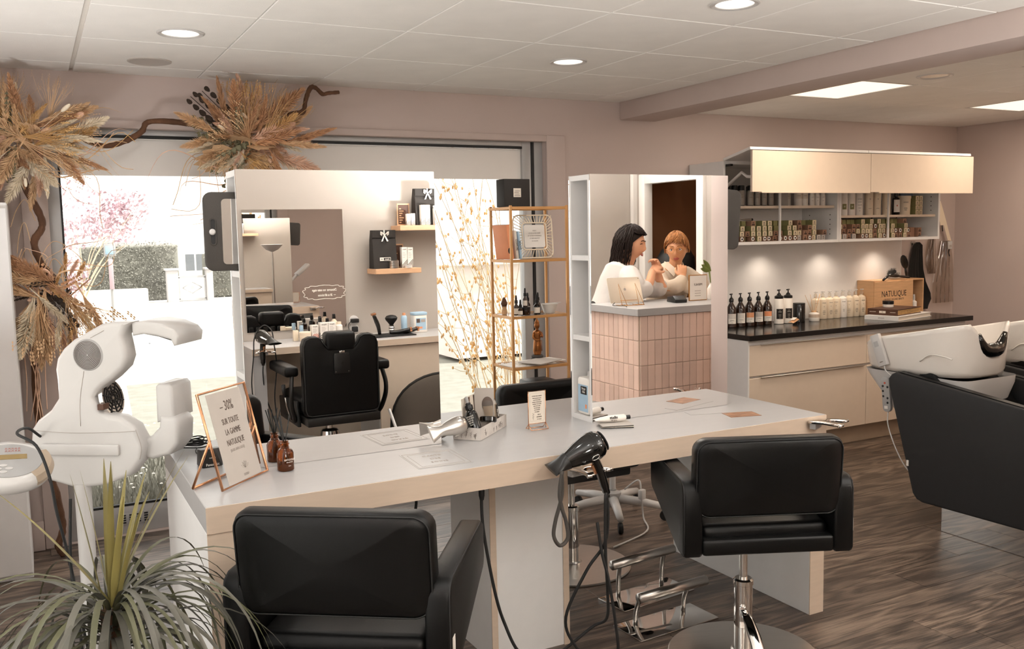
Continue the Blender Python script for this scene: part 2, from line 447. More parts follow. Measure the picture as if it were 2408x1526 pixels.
# downlights
def downlight(x, y, z, label, p, lit=True, col=NEUT, r=.095):
    t = thing('downlight', label, 'light', (x, y, z), 0, 'round recessed ceiling downlights')
    G().lathe([(r, 0), (r, -.004), (r * .94, -.007), (r * .78, -.004), (r * .76, .003), (r * .76, .006), (r, .006)], 40).obj('trim_ring', 'white_plastic', t)
    if lit:
        G().lathe([(0, -.001), (r * .77, -.001), (r * .77, .002), (0, .002)], 40).obj('diffuser', 'lamp_white', t)
        area('downlight_lamp', (x, y, z - .0095), r * 1.9, r * 1.9, p, col, shape='DISK')
    else:
        G().lathe([(r * .77, -.001), (r * .6, .008), (r * .5, .010), (0, .010)], 40).obj('reflector', 'steel', t)
    return t
DL = 3.0
downlight(.615, 4.09, ZC, 'lit round downlight at the upper left, over the window side', DL)
downlight(2.47, 4.05, ZC, 'lit round downlight in the middle of the ceiling', DL)
downlight(2.45, 2.79, ZC, 'lit round downlight cut by the top edge of the photo', DL)
downlight(4.46, 3.46, ZR, 'unlit round downlight right of the beam', 0, False)
for k, (x, y) in enumerate([(.62, 2.75), (.62, 1.35), (2.45, 1.35), (.9, .1), (2.45, .1), (4.2, .3)]):  # extra downlights added out of view to raise the room light
    downlight(x, y, ZC, ['added lit round downlight over the camera side, left row', 'added lit round downlight left of the camera', 'added lit round downlight right of the camera', 'added lit round downlight by the left end of the barber wall', 'added lit round downlight over the barber chair', 'added lit round downlight over the reception counter'][k], DL)
t = thing('ceiling_speaker', 'flat grey round speaker cover in the ceiling by the window', 'speaker', (.57, 4.78, ZC))
G().lathe([(.1, 0), (.1, -.004), (.094, -.006), (.09, -.005), (0, -.005)], 40).obj('grille', 'grey_paper', t)
# floor uplighters added out of frame to brighten the ceiling
def uplighter(x, y, p, label, col, dz=0.):
    t = thing('added_uplighter', label, 'lamp', (x, y, 0))
    G().lathe([(0, 0), (.13, 0), (.135, .01), (.02, .03), (.014, .04)], 28).obj('base', 'steel', t); G().lathe([(.013, .03), (.013, 1.5 + dz), (0, 1.5 + dz)], 14).obj('pole', 'steel', t)
    G().lathe([(.02, 1.49), (.08, 1.52), (.15, 1.58), (.155, 1.58), (.085, 1.51), (.02, 1.48)], 32, at=(0, 0, dz)).obj('bowl_shade', 'white_plastic', t)
    area('uplight_fill', (x, y, 1.55 + dz), .24, .24, p, col, (pi, 0, 0), 'DISK')
uplighter(-.29, 3.75, 10, 'added steel floor uplighter farther left of the camera, beside the plant', (.97, .99, 1), -.55); uplighter(-.2, .9, 54, 'added steel floor uplighter left of the camera', (1, 1, 1), -.45); uplighter(3.0, .36, 105, 'added steel floor uplighter right of the camera', (1, .99, .97), -.1); uplighter(6.55, 1.75, 16, 'added steel floor uplighter by the wash units', (1, .78, .56))
def fill_sconce(x, z, p, label):  # wall lamps added behind the camera to fill the faces turned to it
    t = thing('added_wall_lamp', label, 'lamp', (x, YN, z), 0, 'added flat wall lamps behind the camera')
    G().box(-.16, .16, .0, .045, -.16, .16, bev=.01).obj('lamp_body', 'white_plastic', t); G().box(-.145, .145, .0455, .05, -.145, .145).obj('diffuser', 'lamp_white', t, smooth=0)
    area('sconce_fill', (x, YN + .052, z), .28, .28, p, (1, .97, .93), (radians(90), 0, pi))
XL, XR, YN, YB, YR = -.45, 7.0, -.65, 5.2, 1.3
fill_sconce(.35, 1.35, 26, 'added square wall lamp on the barber wall, left of the camera'); fill_sconce(3.95, 1.75, 26, 'added square wall lamp on the barber wall, near the reception counter')
# dropped beam and pillar
struct(G().box(3.57, 3.858, YN, YB, 2.31, ZC + .012, bev=.004).obj('trim_1', 'mauve_paint'))
struct(G().box(3.6, 3.858, 1.69, 1.98, 0, 2.31, bev=.004).obj('trim_2', 'mauve_paint'))

# walls
H = 2.44
WX0, WX1, WZ = .10, 2.99, 2.15
g = G(); g.box(XL - .2, WX0, YB, YB + .2, -.1, H); g.box(WX1, XR + .2, YB, YB + .2, -.1, H); g.box(WX0, WX1, YB, YB + .2, WZ, H); g.box(WX0, WX1, YB, YB + .2, -.15, -.0)
struct(g.obj('wall_back', 'mauve_paint', smooth=0))
g = G(); g.box(XL - .2, XL, YN - .2, .9, -.1, H); g.box(XL - .2, XL, 3.5, YB, -.1, H); g.box(XL - .2, XL, .9, 3.5, 2.15, H); g.box(XL - .2, XL, .9, 3.5, -.1, 0)
struct(g.obj('wall_left', 'mauve_paint', smooth=0))
g = G(); g.box(XL - .12, XL - .06, .9, .96, 0, 2.15); g.box(XL - .12, XL - .06, 3.44, 3.5, 0, 2.15); g.box(XL - .12, XL - .06, .96, 3.44, 2.09, 2.15); g.box(XL - .12, XL - .06, .96, 3.44, 0, .1); g.box(XL - .12, XL - .06, 2.17, 2.23, .1, 2.09)  # side window added out of view to let more daylight in
w2_ = struct(g.obj('window_added', 'grey_alu', smooth=0))
for y0, y1 in ((.96, 2.17), (2.23, 3.44)): G().box(XL - .093, XL - .087, y0, y1, .1, 2.09).obj('pane', 'window_glass', w2_, smooth=0)
struct(G().box(XR, XR + .2, YR - .2, YB, -.1, H).obj('wall_right', 'mauve_paint'))
struct(G().box(4.7, XR, YR - .15, YR, -.1, H).obj('wall_near', 'mauve_paint'))
struct(G().box(XL, 6.8, YN - .2, YN, -.1, H).obj('wall_front', 'cream_paint'))
g = G(); g.box(4.7, 4.74, YN, -.45, 0, H); g.box(4.7, 4.74, .24, YR - .15, 0, H); g.box(4.7, 4.74, -.45, .24, 1.965, H)
struct(g.obj('wall_side', 'cream_paint', smooth=0))
g = G(); g.box(4.665, 4.75, -.53, -.446, 0, 2.045, bev=.006); g.box(4.665, 4.75, .236, .32, 0, 2.045, bev=.006); g.box(4.665, 4.75, -.446, .236, 1.961, 2.045, bev=.006)
struct(g.obj('door_1', 'white_paint'))
g = G(); g.box(6.2, 6.3, YN, YR - .15, 0, H); g.box(4.745, 6.3, YN, YN + .03, 0, H); g.box(4.83, 6.3, YR - .2, YR - .15, 0, H); g.box(4.745, 6.3, YN, YR - .15, 0, .01); g.box(4.745, 6.3, YN, YR - .15, 2.41, H)
struct(g.obj('wall_back_room', 'brown_wall', smooth=0))
tbl = thing('added_back_room_lamp', 'added small warm ceiling lamp in the dark room behind the counter', 'light', (5.3, .75, 2.405))  # lamp added to lift the black doorway, no fitting known there
G().lathe([(0, 0), (.08, 0), (.07, -.03), (0, -.035)], 24).obj('lamp_dome', 'lamp_warm', tbl)
area('back_room_fill', (5.3, .75, 2.365), .14, .14, 3.5, (1, .72, .45), shape='DISK')
struct(G().box(4.66, 4.70, -.60, -.645, 0, 2.425).obj('trim_5', 'white_paint'))
# mouldings and window
g = G(); g.box(WX1 - .0, 3.128, YB - .02, YB, 0, 2.19, bev=.004); g.box(-.02, WX1, YB - .02, YB, WZ, 2.19, bev=.004); g.box(-.02, WX0, YB - .02, YB, 0, WZ, bev=.004)
struct(g.obj('trim_3', 'mauve_paint'))
struct(G().box(-.09, -.022, YB - .035, YB, 0, .15, bev=.004).obj('baseboard_back_left', 'mauve_paint'))
struct(G().box(3.13, 4.15, YB - .015, YB, 0, .08, bev=.003).obj('baseboard_back', 'mauve_paint'))
struct(G().box(XR - .015, XR, YR, YB, 0, .08, bev=.003).obj('baseboard_right', 'mauve_paint'))
struct(G().box(1.4, 4.68, YN, YN + .015, 0, .08, bev=.003).obj('baseboard_front', 'white_paint'))
YG = 5.27
g = G(); g.box(WX0, .158, YG - .03, YG + .03, .0, WZ, bev=.004); g.box(2.84, 2.905, YG - .03, YG + .03, 0, WZ, bev=.004); g.box(.158, 2.84, YG - .03, YG + .03, .0, .15, bev=.004); g.box(.158, 2.84, YG - .03, YG + .03, 2.12, WZ, bev=.004); g.box(2.925, WX1, YG - .03, YG + .05, 0, WZ, bev=.004)
win = struct(g.obj('window_1', 'grey_alu'))
g = G(); g.box(.158, .166, YG - .032, YG - .01, .15, 2.12); g.box(2.905, 2.925, YG - .034, YG + .02, 0, WZ); g.box(.158, 2.84, YG - .032, YG - .01, 2.105, 2.12); g.box(.158, 2.84, YG - .032, YG - .01, .15, .162)
g.obj('gasket', 'black_rubber', win, smooth=0)
G().box(.158, 2.84, YG, YG + .006, .15, 2.12).obj('pane', 'window_glass', win, smooth=0)
G().box(.166, 2.84, YG - .006, YG - .002, 1.912, 2.105).obj('white_film_band', 'white_paint', win, smooth=0)
v = G().box(.33, .50, YG - .038, YG - .03, .05, .115, bev=.003).obj('vent_grille', 'grey_alu', win)
for a in range(4):
    for b in range(4): G().box(.35 + a * .037, .37 + a * .037, YG - .0395, YG - .037, .058 + b * .013, .066 + b * .013).obj('slot', 'black_rubber', v, smooth=0)

# ================================================================== OUTDOORS
struct(G().grid([[(x, y, -.12) for x in (-40, -8, XL - .2)] for y in (-20, 0, 5.39)], .0).obj('forecourt_ground', 'street'))
struct(G().grid([[(x, y, z) for x in (-14, 4, 26)] for y, z in ((5.4, -.06), (7, -.12), (8.2, -.34), (13.2, -.36))], .0).obj('lawn_ground', 'grass'))
struct(G().grid([[(x, y, z) for x in (-30, 4, 60)] for y, z in ((13.2, -.36), (13.3, -.42), (20, -.35), (27, -.16), (60, -.1))], .0).obj('street_ground', 'street'))
g = G()
for k in range(5200):
    x = random.uniform(-.1, 1.4); y = random.uniform(5.42, 7.6); z0 = -.06 - (y - 5.4) * .0375 - .004
    h = random.uniform(.05, .16); a = random.uniform(0, 6.28); r = random.uniform(.004, .011)
    dx, dy = cos(a) * r, sin(a) * r; lx, ly = random.uniform(-.05, .05), random.uniform(-.05, .05)
    g.poly([(x - dx, y - dy, z0), (x + dx, y + dy, z0), (x + lx, y + ly, z0 + h)])
tag(g.obj('grass', 'grass', smooth=0), 'short pale grass growing right outside the shop window', 'grass', kind='stuff')
g = G()
for k in range(130):
    x = random.uniform(-.1, 1.3); y = random.uniform(5.8, 9); z0 = -.06 - (y - 5.4) * .05 + random.uniform(.08, .2)
    g.lathe([(0, 0), (.012, .004), (0, .01)], 6, at=(x, y, z0))
tag(g.obj('daisies', 'white_bottle', smooth=0), 'tiny white daisies scattered in the grass outside the window', 'flowers', kind='stuff')
g = G().box(-8, 2.84, 27, 27.3, -.2, .26, bev=.03); 
tag(g.obj('garden_wall', 'garden_wall'), 'low pale rendered garden wall across the street, left of the gate', 'wall')
def leafcloud(name, m, parent, centers, n, s, seed):
    rnd = random.Random(seed); g = G()
    for k in range(n):
        c, R = centers[rnd.randrange(len(centers))]
        d = V((rnd.gauss(0, 1), rnd.gauss(0, 1), rnd.gauss(0, 1))).normalized() * (rnd.random() ** .4)
        p = V(c) + V((d.x * R[0], d.y * R[1], d.z * R[2]))
        a = V((rnd.uniform(-1, 1), rnd.uniform(-1, 1), rnd.uniform(-1, 1))).normalized() * s * rnd.uniform(.6, 1.3); b = a.orthogonal().normalized() * s * .6
        g.poly([p - a, p + b, p + a, p - b])
    o = g.obj(name, m, parent, smooth=0); o['kind'] = 'stuff'; return o
def hedge(x0, x1, z1, label, seed):
    t = thing('hedge', label, 'hedge', ((x0 + x1) / 2, 28.6, -.15), 0)
    hx = (x1 - x0) / 2
    G().box(-hx, hx, -.35, .5, 0, z1 + .15, bev=.08).obj('hedge_core', 'hedge', t)
    leafcloud('foliage', 'hedge', t, [((x, -.38, z), (.3, .06, .3)) for x in [(-hx + .2 + i * .3) for i in range(int(2 * hx / .3))] for z in (.2, .6, 1.0, z1)], 3500, .035, seed)
hedge(1.25, 3.85, 1.42, 'clipped grey-green hedge behind the low garden wall', 1)
hedge(4.62, 8.5, 1.15, 'clipped grey-green hedge right of the garden gate', 2)
gp = thing('garden_gate', 'pale metal garden gate with a diamond motif between two posts', 'gate', (4.03, 27.2, -.2))
G().box(-.36, .36, -.02, .02, .08, .74, bev=.01).obj('gate_panel', 'white_board', gp)
g = G(); g.box(-.37, .37, -.03, .03, .70, .76); g.box(-.37, .37, -.03, .03, .06, .12); g.box(-.37, -.33, -.03, .03, .1, .72); g.box(.33, .37, -.03, .03, .1, .72); g.obj('gate_frame', 'grey_alu', gp)
g = G()
for a, b in (((-.26, .42), (0, .58)), ((0, .58), (.26, .42)), ((.26, .42), (0, .26)), ((0, .26), (-.26, .42))): g.tube([(a[0], -.03, a[1]), (b[0], -.03, b[1])], .012, 6)
g.lathe([(.0, 0), (.05, 0), (.05, .02), (0, .02)], 12, M=T(0, -.04, .42) @ RX(pi / 2)); g.obj('diamond_ornament', 'grey_alu', gp)
for x0, x1 in ((-.68, -.38), (.38, .56)):
    pl = G().box(x0, x1, -.15, .15, 0, .92, bev=.02).obj('gate_post', 'garden_wall', gp)
    G().box(x0 - .04, x1 + .04, -.19, .19, .92, .98, bev=.015).obj('post_cap', 'garden_wall', pl)
hs = thing('house', 'pale rendered house across the street, behind the gate', 'house', (5.6, 36, 0))
G().box(-3.2, 6, -2, 2, -.2, 5.2).obj('house_wall', 'house_wall', hs)
G().box(-3.4, -.9, -2.35, -1.9, 1.40, 1.62, bev=.02).obj('balcony_slab', 'garden_wall', hs)
for x in (-.82, 1.6):
    f = G().box(x, x + .8, -2.06, -2.0, .42, 1.12, bev=.02).obj('house_window', 'white_board', hs)
    G().box(x + .07, x + .37, -2.07, -2.05, .48, 1.06).obj('house_pane', 'car_glass', f); G().box(x + .43, x + .73, -2.07, -2.05, .48, 1.06).obj('house_pane', 'car_glass', f)
hs2 = thing('house', 'pale pinkish house wall seen through the right of the window', 'house', (7.6, 12.5, -.3))
G().box(-2.0, 3.5, 0, 3, 0, 1.40).obj('house_wall', 'pale_pink_wall', hs2)
G().box(-2.1, 3.6, -.15, 3.2, 1.40, 1.47, bev=.02).obj('wall_coping', 'white_board', hs2)
# road sign
t = thing('road_sign', 'thin street sign on a pole seen through the left of the window', 'sign', (1.0, 14, -.4))
G().lathe([(.022, 0), (.022, 1.95), (0, 1.95)], 10).obj('pole', 'grey_alu', t)
b = G().box(-.08, .08, -.035, -.02, 1.76, 1.94, bev=.01).obj('sign_board', 'grey_alu', t)
G().box(-.06, .06, -.038, -.034, 1.79, 1.91, bev=.003).obj('sign_symbol', 'blue_label', b); G().box(-.03, .03, -.04, -.02, 1.3, 1.72, bev=.005).obj('sign_strip', 'blossom', t)
# tree with pink blossom
t = thing('blossom_tree', 'pink blossoming tree across the lawn behind the window', 'tree', (.75, 16, -.35))
g = G(); g.tube([(0, 0, 0), (.03, 0, .6), (-.02, 0, 1.1)], [.03, .022, .018], 8)
for k in range(16):
    a = k * .9; e = random.uniform(.5, 1.2); g.tube(spline([(-.02, 0, 1.0 + .02 * k), (e * .4 * cos(a), e * .3 * sin(a), 1.5 + .03 * k), (e * cos(a), e * .7 * sin(a), 1.8 + e * .7 * random.random())], 3), [.010, .009, .008, .006, .005, .004, .003], 5)
g.obj('trunk', 'twig', t)
leafcloud('blossom', 'blossom', t, [((.0, 0, 2.4), (.6, .5, .5)), ((-.4, 0, 1.9), (.45, .4, .5)), ((.5, 0, 2.2), (.5, .4, .35)), ((-.2, 0, 1.4), (.3, .3, .35)), ((.7, 0, 2.5), (.35, .3, .3))], 1500, .045, 5)
# parked car
t = thing('parked_car', 'white parked car half hidden behind the white hair processor', 'car', (-1.35, 9, -.38))
prof = [(-2.0, .25), (-2.05, .7), (-1.7, .95), (-1.1, 1.32), (-.5, 1.42), (.2, 1.40), (.75, 1.22), (1.15, 1.02), (1.75, .92), (2.05, .75), (2.1, .35), (2.05, .25)]
G().prism(prof, 0, 1.6, 'y', bev=.06, seg=3).obj('car_body', 'car_paint', t)
G().prism([(-1.0, 1.0), (-.55, 1.33), (.15, 1.33), (.65, 1.16), (.85, 1.0)], -.012, .02, 'y').obj('side_window', 'car_glass', t)
for x in (-1.25, 1.35):
    wv = G().lathe([(0, 0), (.3, 0), (.32, .03), (.32, .16), (.3, .19), (0, .19)], 24, M=T(x, .17, .32) @ RX(pi / 2)).obj('wheel', 'black_rubber', t)
# flowering shrub outside right of the window
t = thing('shrub', 'bare twiggy shrub with small yellow buds outside the window', 'shrub', (3.35, 6.5, -.1))
rnd = random.Random(3); bud = G()
for k in range(34):
    bx = rnd.uniform(-.35, .35); tx = bx + rnd.uniform(-.75, .15) - .1; tz = rnd.uniform(.75, 2.7)
    pts = spline([(bx * .5, rnd.uniform(-.1, .1), 0), (bx * .7 + tx * .2, rnd.uniform(-.2, .2), tz * .35), (tx * .7 + bx * .2, rnd.uniform(-.25, .25), tz * .72), (tx * 1.0 + rnd.uniform(-.15, .05), rnd.uniform(-.3, .3), tz)], 5)
    n = len(pts)
    gg = G(); gg.tube(pts, [.006 - .0042 * i / n for i in range(n)], 5)
    for q in range(5):
        i = rnd.randrange(4, n - 1); p = pts[i]; e = p + V((rnd.uniform(-.16, .08), rnd.uniform(-.08, .08), rnd.uniform(.03, .16))); gg.tube([p, (p + e) / 2 + V((0, 0, -.01)), e], [.0028, .0022, .0014], 4)
        bud.ball(e, .009, .009, .013, 5, 4)
    gg.obj('branch', 'twig', t)
    for q in range(7):
        p = pts[rnd.randrange(4, n)]
        for z in range(2): bud.ball(p + V((rnd.uniform(-.02, .02), rnd.uniform(-.02, .02), rnd.uniform(-.02, .02))), .008, .008, .014, 5, 4)
o = bud.obj('buds', 'ochre_plume', t); o['kind'] = 'stuff'

# ================================================================== STYLING ISLAND
ZT = .82
isl = thing('styling_island', 'long white styling island with beige edges standing in the middle of the salon', 'styling table', (1.59, 3.075, 0))
IX, IY = 1.59, 3.075
def I(x0, x1, y0, y1, z0, z1): return (x0 - IX, x1 - IX, y0 - IY, y1 - IY, z0, z1)
top = G().box(*I(.392, 2.788, 2.628, 3.522, .742, ZT), bev=.002, seg=1).obj('worktop', 'white_laminate', isl)
G().box(*I(.392, 2.788, 2.6245, 2.6285, .7425, ZT - .001)).obj('edge_band', 'beige_edge', top, smooth=0)
G().box(*I(.392, 2.788, 3.5215, 3.5255, .7425, ZT - .001)).obj('edge_band', 'beige_edge', top, smooth=0)
for x0, x1 in ((.392, .468), (2.712, 2.788)):
    l = G().box(*I(x0, x1, 2.632, 3.518, 0, .742), bev=.001, seg=1).obj('end_panel', 'white_board', isl)
    G().box(*I(x0 + .0005, x1 - .0005, 2.6285, 2.6325, 0, .742)).obj('edge_band', 'beige_edge', l, smooth=0)
    G().box(*I(x0 + .0005, x1 - .0005, 3.5175, 3.5215, 0, .742)).obj('edge_band', 'beige_edge', l, smooth=0)
for x0 in (1.41, 1.716):
    l = G().box(*I(x0, x0 + .024, 2.903, 3.25, .0, .742)).obj('pedestal_side', 'white_board', isl)
    G().box(*I(x0, x0 + .024, 2.899, 2.9035, .0, .742)).obj('edge_band', 'beige_edge', l, smooth=0)
G().box(*I(1.4345, 1.7155, 2.906, 2.925, .0, .742)).obj('pedestal_front', 'white_board', isl)
G().box(*I(1.4345, 1.7155, 3.225, 3.245, .0, .742)).obj('pedestal_back', 'white_laminate', isl)

def mirror_unit(x0, x1, zs, label):
    t = thing('mirror_unit', label, 'mirror', ((x0 + x1) / 2, 3.075, ZT), 0)
    h = (x1 - x0) / 2; zt = 1.788 - ZT; d = .073
    g = G(); g.box(-h, h, -d, d, zt - .02, zt); g.box(-h, h, -d, d, 0, .02); g.box(-h, h, -d, -d + .012, .02, zt - .02); g.box(-h, h, d - .012, d, .02, zt - .02); g.box(-.01, .01, -d + .012, d - .012, .02, zt - .02)
    g.obj('carcass', 'white_board', t, smooth=0)
    for z in zs:
        for a, b in ((-h + .001, -.0105), (.0105, h - .001)): G().box(a, b, -d + .0125, d - .0125, z - ZT - .01, z - ZT + .01).obj('shelf', 'white_board', t, smooth=0)
    G().box(-h, h, -d - .006, -d - .0005, 0.001, zt + .001).obj('mirror_front', 'mirror_silver', t, smooth=0)
    G().box(-h, h, d + .0005, d + .006, 0.001, zt + .001).obj('mirror_back', 'mirror_silver', t, smooth=0)
    return t
mirror_unit(.592, 1.271, (1.455, 1.12), 'tall double sided mirror unit on the left half of the island')
mirror_unit(1.916, 2.597, (1.467, 1.15), 'tall double sided mirror unit with side shelves on the right half of the island')

def hand_mirror(loc, rot, label):
    t = thing('hand_mirror', label, 'mirror', loc); t.rotation_euler = rot
    w, h = .105, .127
    b = bmesh.new()
    def ring(pts, y): return [b.verts.new((p[0], y, p[1])) for p in pts]
    O = rrect(-w, w, -h, h, .028, 5); I1 = rrect(-w + .055, w - .02, -h + .022, h - .022, .012, 5); S = rrect(-w + .018, -w + .036, -.042, .042, .0085, 5)
    g = G(); g.prism(O, -.012, .012, 'y', bev=.006)
    g.obj('foam_frame', 'grey_foam', t)
    G().prism(I1, -.0135, -.0118, 'y').obj('mirror_glass', 'mirror_silver', t, smooth=0)
    g = G(); g.tube([(p[0], -.012, p[1]) for p in rrect(-w + .018, -w + .036, -.042, .042, .0085, 5)], .0028, 6, closed=True); g.obj('handle_rim', 'grey_foam', t)
    G().prism(S, -.0128, -.011, 'y').obj('handle_slot', 'black_rubber', t, smooth=0)
    return t
hm = hand_mirror((.606, 3.075, 1.594), (radians(3), 0, radians(-2)), 'black framed hand mirror hung in the left side of the left mirror unit')
G().lathe([(0, 0), (.009, 0), (.01, .006), (.006, .012), (0, .013)], 14, M=T(-.081, -.012, .0) @ RX(pi / 2)).obj('hook_knob', 'white_plastic', hm)
hand_mirror((2.625, 3.075, 1.612), (0, radians(-4), pi + radians(3)), 'black framed hand mirror sticking out of the right mirror unit, beside the wall cabinets')

# ================================================================== SALON CHAIRS
def salon_chair():
    t = thing('salon_chair', '', 'chair')
    # back: curved pad
    def pad(half, z0, z1, th, y0, bow, lean, rc):
        rows_f, rows_b = [], []
        g = G(); b = bmesh.new(); ns, nz_ = 14, 10
        pts = rrect(-half, half, z0, z1, rc, 6)
        def ypos(x, z, s): return y0 - bow * (1 - (x / half) ** 2) - (z - z0) * lean + s
        ins = .016
        P2 = rrect(-half + ins, half - ins, z0 + ins, z1 - ins, rc - ins * .6, 6)
        loops = []
        for P_, s in ((P2, -th / 2), (rrect(-half + .004, half - .004, z0 + .004, z1 - .004, rc, 6), -th / 2 + .008), (pts, -th / 2 + .02), (pts, th / 2 - .02), (rrect(-half + .004, half - .004, z0 + .004, z1 - .004, rc, 6), th / 2 - .008), (P2, th / 2)):
            loops.append([b.verts.new((p[0], ypos(p[0], p[1], s), p[1])) for p in P_])
        n = len(pts)
        for A, B in zip(loops, loops[1:]):
            for i in range(n): b.faces.new((A[i], A[(i + 1) % n], B[(i + 1) % n], B[i]))
        # caps: rings shrinking towards the middle so that they follow the curve
        zc_ = (z0 + z1) / 2
        for lp, s in ((loops[0], -th / 2), (loops[-1], th / 2)):
            prev = lp
            for q in (.85, .65, .42, .2, .04):
                ring = [b.verts.new((p[0] * q, ypos(p[0] * q, zc_ + (p[1] - zc_) * q, s), zc_ + (p[1] - zc_) * q)) for p in P2]
                for i in range(n): b.faces.new((prev[i], prev[(i + 1) % n], ring[(i + 1) % n], ring[i]))
                prev = ring
            b.faces.new(prev)
        bmesh.ops.recalc_face_normals(b, faces=b.faces[:])
        g._merge(b); return g, [(p[0], ypos(p[0], p[1], -th / 2 + .004), p[1]) for p in rrect(-half + .006, half - .006, z0 + .006, z1 - .006, rc, 6)]
    g, seam = pad(.252, .572, .845, .075, -.225, .035, .10, .045)
    bk = g.obj('backrest', 'black_leather', t, smooth=50)
    G().tube(seam, .0022, 5, closed=True).obj('seam', 'black_rubber', bk)
    # seat
    g = G(); g.box(-.222, .222, -.235, .26, .50, .575, bev=.028, seg=4); g.obj('seat', 'black_leather', t, smooth=60)
    # arms
    arm = [(-.262, .475), (-.272, .49), (-.272, .695), (-.262, .722), (-.235, .735), (.21, .735), (.235, .72), (.24, .70), (.24, .615), (.225, .59), (-.16, .482), (-.19, .475)]
    for s in (-1, 1):
        x0, x1 = (.224, .292) if s > 0 else (-.292, -.224)
        a = G().prism(arm, x0, x1, 'x', bev=.012, seg=3).obj('armrest', 'black_leather', t, smooth=50)
        xo = x1 if s > 0 else x0
        G().tube([(xo - s * .004, p[0] * .985 - .001, (p[1] - .6) * .97 + .6) for p in arm], .002, 5, closed=True).obj('seam', 'black_rubber', a)
        if s > 0:
            G().box(x1 - .001, x1 + .0015, -.262, -.236, .545, .59).obj('fabric_tag', 'white_paper', a, smooth=0)
    G().box(-.226, .226, -.272, -.215, .478, .535, bev=.012, seg=3).obj('rear_rail', 'black_leather', t, smooth=50)
    G().box(-.2, .2, -.2, .2, .455, .50, bev=.01).obj('seat_pan', 'black_plastic', t)
    # column and base
    b = G().lathe([(.272, 0), (.275, .004), (.27, .009), (.12, .018), (.045, .022), (.04, .03), (.036, .03)], 56).obj('base_plate', 'steel', t)
    g = G(); g.lathe([(.034, .02), (.034, .27), (.037, .272), (.037, .288), (.030, .294), (.015, .294), (.015, .535)], 28); g.obj('column', 'chrome', t)
    lv = empty('pump_lever', t, (0, 0, 0), (0, 0, radians(-20)))
    g = G(); g.box(-.012, .012, -.05, -.03, .12, .20, bev=.003); pts = spline([(0, -.04, .19), (.02, -.09, .175), (.05, -.15, .12), (.07, -.20, .07), (.085, -.25, .05)], 5)
    g.tube(pts, [.011, .013, .015, .016, .018, .02, .021, .022, .023, .024, .024, .025, .026, .027, .027, .028, .029, .03, .03, .03, .027][:len(pts)], 10, flat=.28)
    g.obj('lever_arm', 'chrome', lv)
    G().ball((.078, -.232, .062), .024, .034, .008, M=RZ(.3) @ RX(-.2)).obj('lever_pad', 'black_rubber', lv)
    return t
ch = salon_chair()
spots = [((.765, 2.36), -35, 'black leather salon chair in the left foreground, turned to the desk'),
         ((2.245, 2.50), -24, 'black leather salon chair in the right foreground on a round steel base'),
         ((2.18, 3.60), 180, 'black leather salon chair behind the island, its top above the small card holder'),
         ((1.27, 3.80), 172, 'black leather salon chair behind the left mirror unit')]
for i, ((x, y), a, lb) in enumerate(spots):
    if i == 0: ch.location = (x, y, 0); ch.rotation_euler = (0, 0, radians(a)); ch['label'] = lb; ch['group'] = 'salon chairs around the island'
    else: c_ = dup(ch, (x, y, 0), radians(a), lb, 'salon chairs around the island')
for o in [q for q in COL.objects if q.name.startswith('salon_chair')]:
    dz = {'salon_chair': .062, 'salon_chair.001': .035}.get(o.name, .0)
    for k in o.children:
        if k.name.split('.')[0] == 'backrest': k.location.z = dz

# ================================================================== FOOTRESTS, TROLLEY
def footrest(loc, rz, label, dx, bz):
    t = thing('footrest', label, 'footrest', loc, rz, 'steel footrests under the island')
    G().box(-.2, .2, -.085, .09, 0, .008, bev=.003).obj('floor_plate', 'chrome', t)
    for x in (-.125, .125):
        G().tube([(x + dx * (k / 10) ** 2, .045 - .105 * (1 - cos(k / 10 * pi / 2)), .006 + (bz - .014) * sin(k / 10 * pi / 2)) for k in range(11)], .010, 12).obj('post', 'steel', t)
    G().tube([(-.17 + dx, -.06, bz), (.17 + dx, -.06, bz)], .020, 18).obj('foot_bar', 'steel', t)
    return t
footrest((2.17, 2.86, 0), radians(3), 'steel footrest with a round bar on the floor nearest the camera', -.02, .165)
footrest((2.27, 3.13, 0), radians(6), 'steel footrest farther under the desk, behind the nearer one', -.075, .205)

t = thing('hair_processor_stand', 'white five legged stand with castors on the floor behind the island', 'stand', (2.76, 4.12, 0), radians(18))
hub = G().lathe([(.03, .06), (.045, .07), (.045, .14), (.02, .15), (.02, .16)], 20).obj('hub', 'grey_plastic', t)
for k in range(5):
    a = radians(72 * k + 10); M = RZ(a)
    l = G().tube([M @ V((.03, 0, .105)), M @ V((.16, 0, .095)), M @ V((.29, 0, .075))], [.026, .023, .018], 12).obj('leg', 'white_plastic', t)
    G().lathe([(0, -.012), (.026, -.012), (.028, -.006), (.028, .006), (.026, .012), (0, .012)], 16, M=RZ(a) @ T(.285, 0, .028) @ RX(pi / 2)).obj('castor', 'black_rubber', l)
G().lathe([(.017, .15), (.017, .92), (.022, .92), (.022, .97), (0, .97)], 16).obj('pole', 'white_plastic', t)
hd = G().tube([(0, 0, .95), (.12, 0, 1.03), (.24, 0, 1.13)], [.02, .018, .016], 12).obj('arm', 'white_plastic', t)
G().box(-.05, .17, -.045, .045, -.022, .022, bev=.015, M=T(.24, 0, 1.13) @ RY(radians(-36))).obj('processor_head', 'white_plastic', t)
G().tube(spline([(.03, -.06, .16), (.05, -.14, .22), (.045, -.16, .14), (.05, -.17, .02), (-.1, -.3, .008), (-.4, -.32, .006)], 6), .005, 7).obj('power_cord', 'white_plastic', t)
G().box(-.02, .02, -.015, .015, 0, .055, bev=.008, M=T(.045, -.165, .12)).obj('plug', 'white_plastic', t)

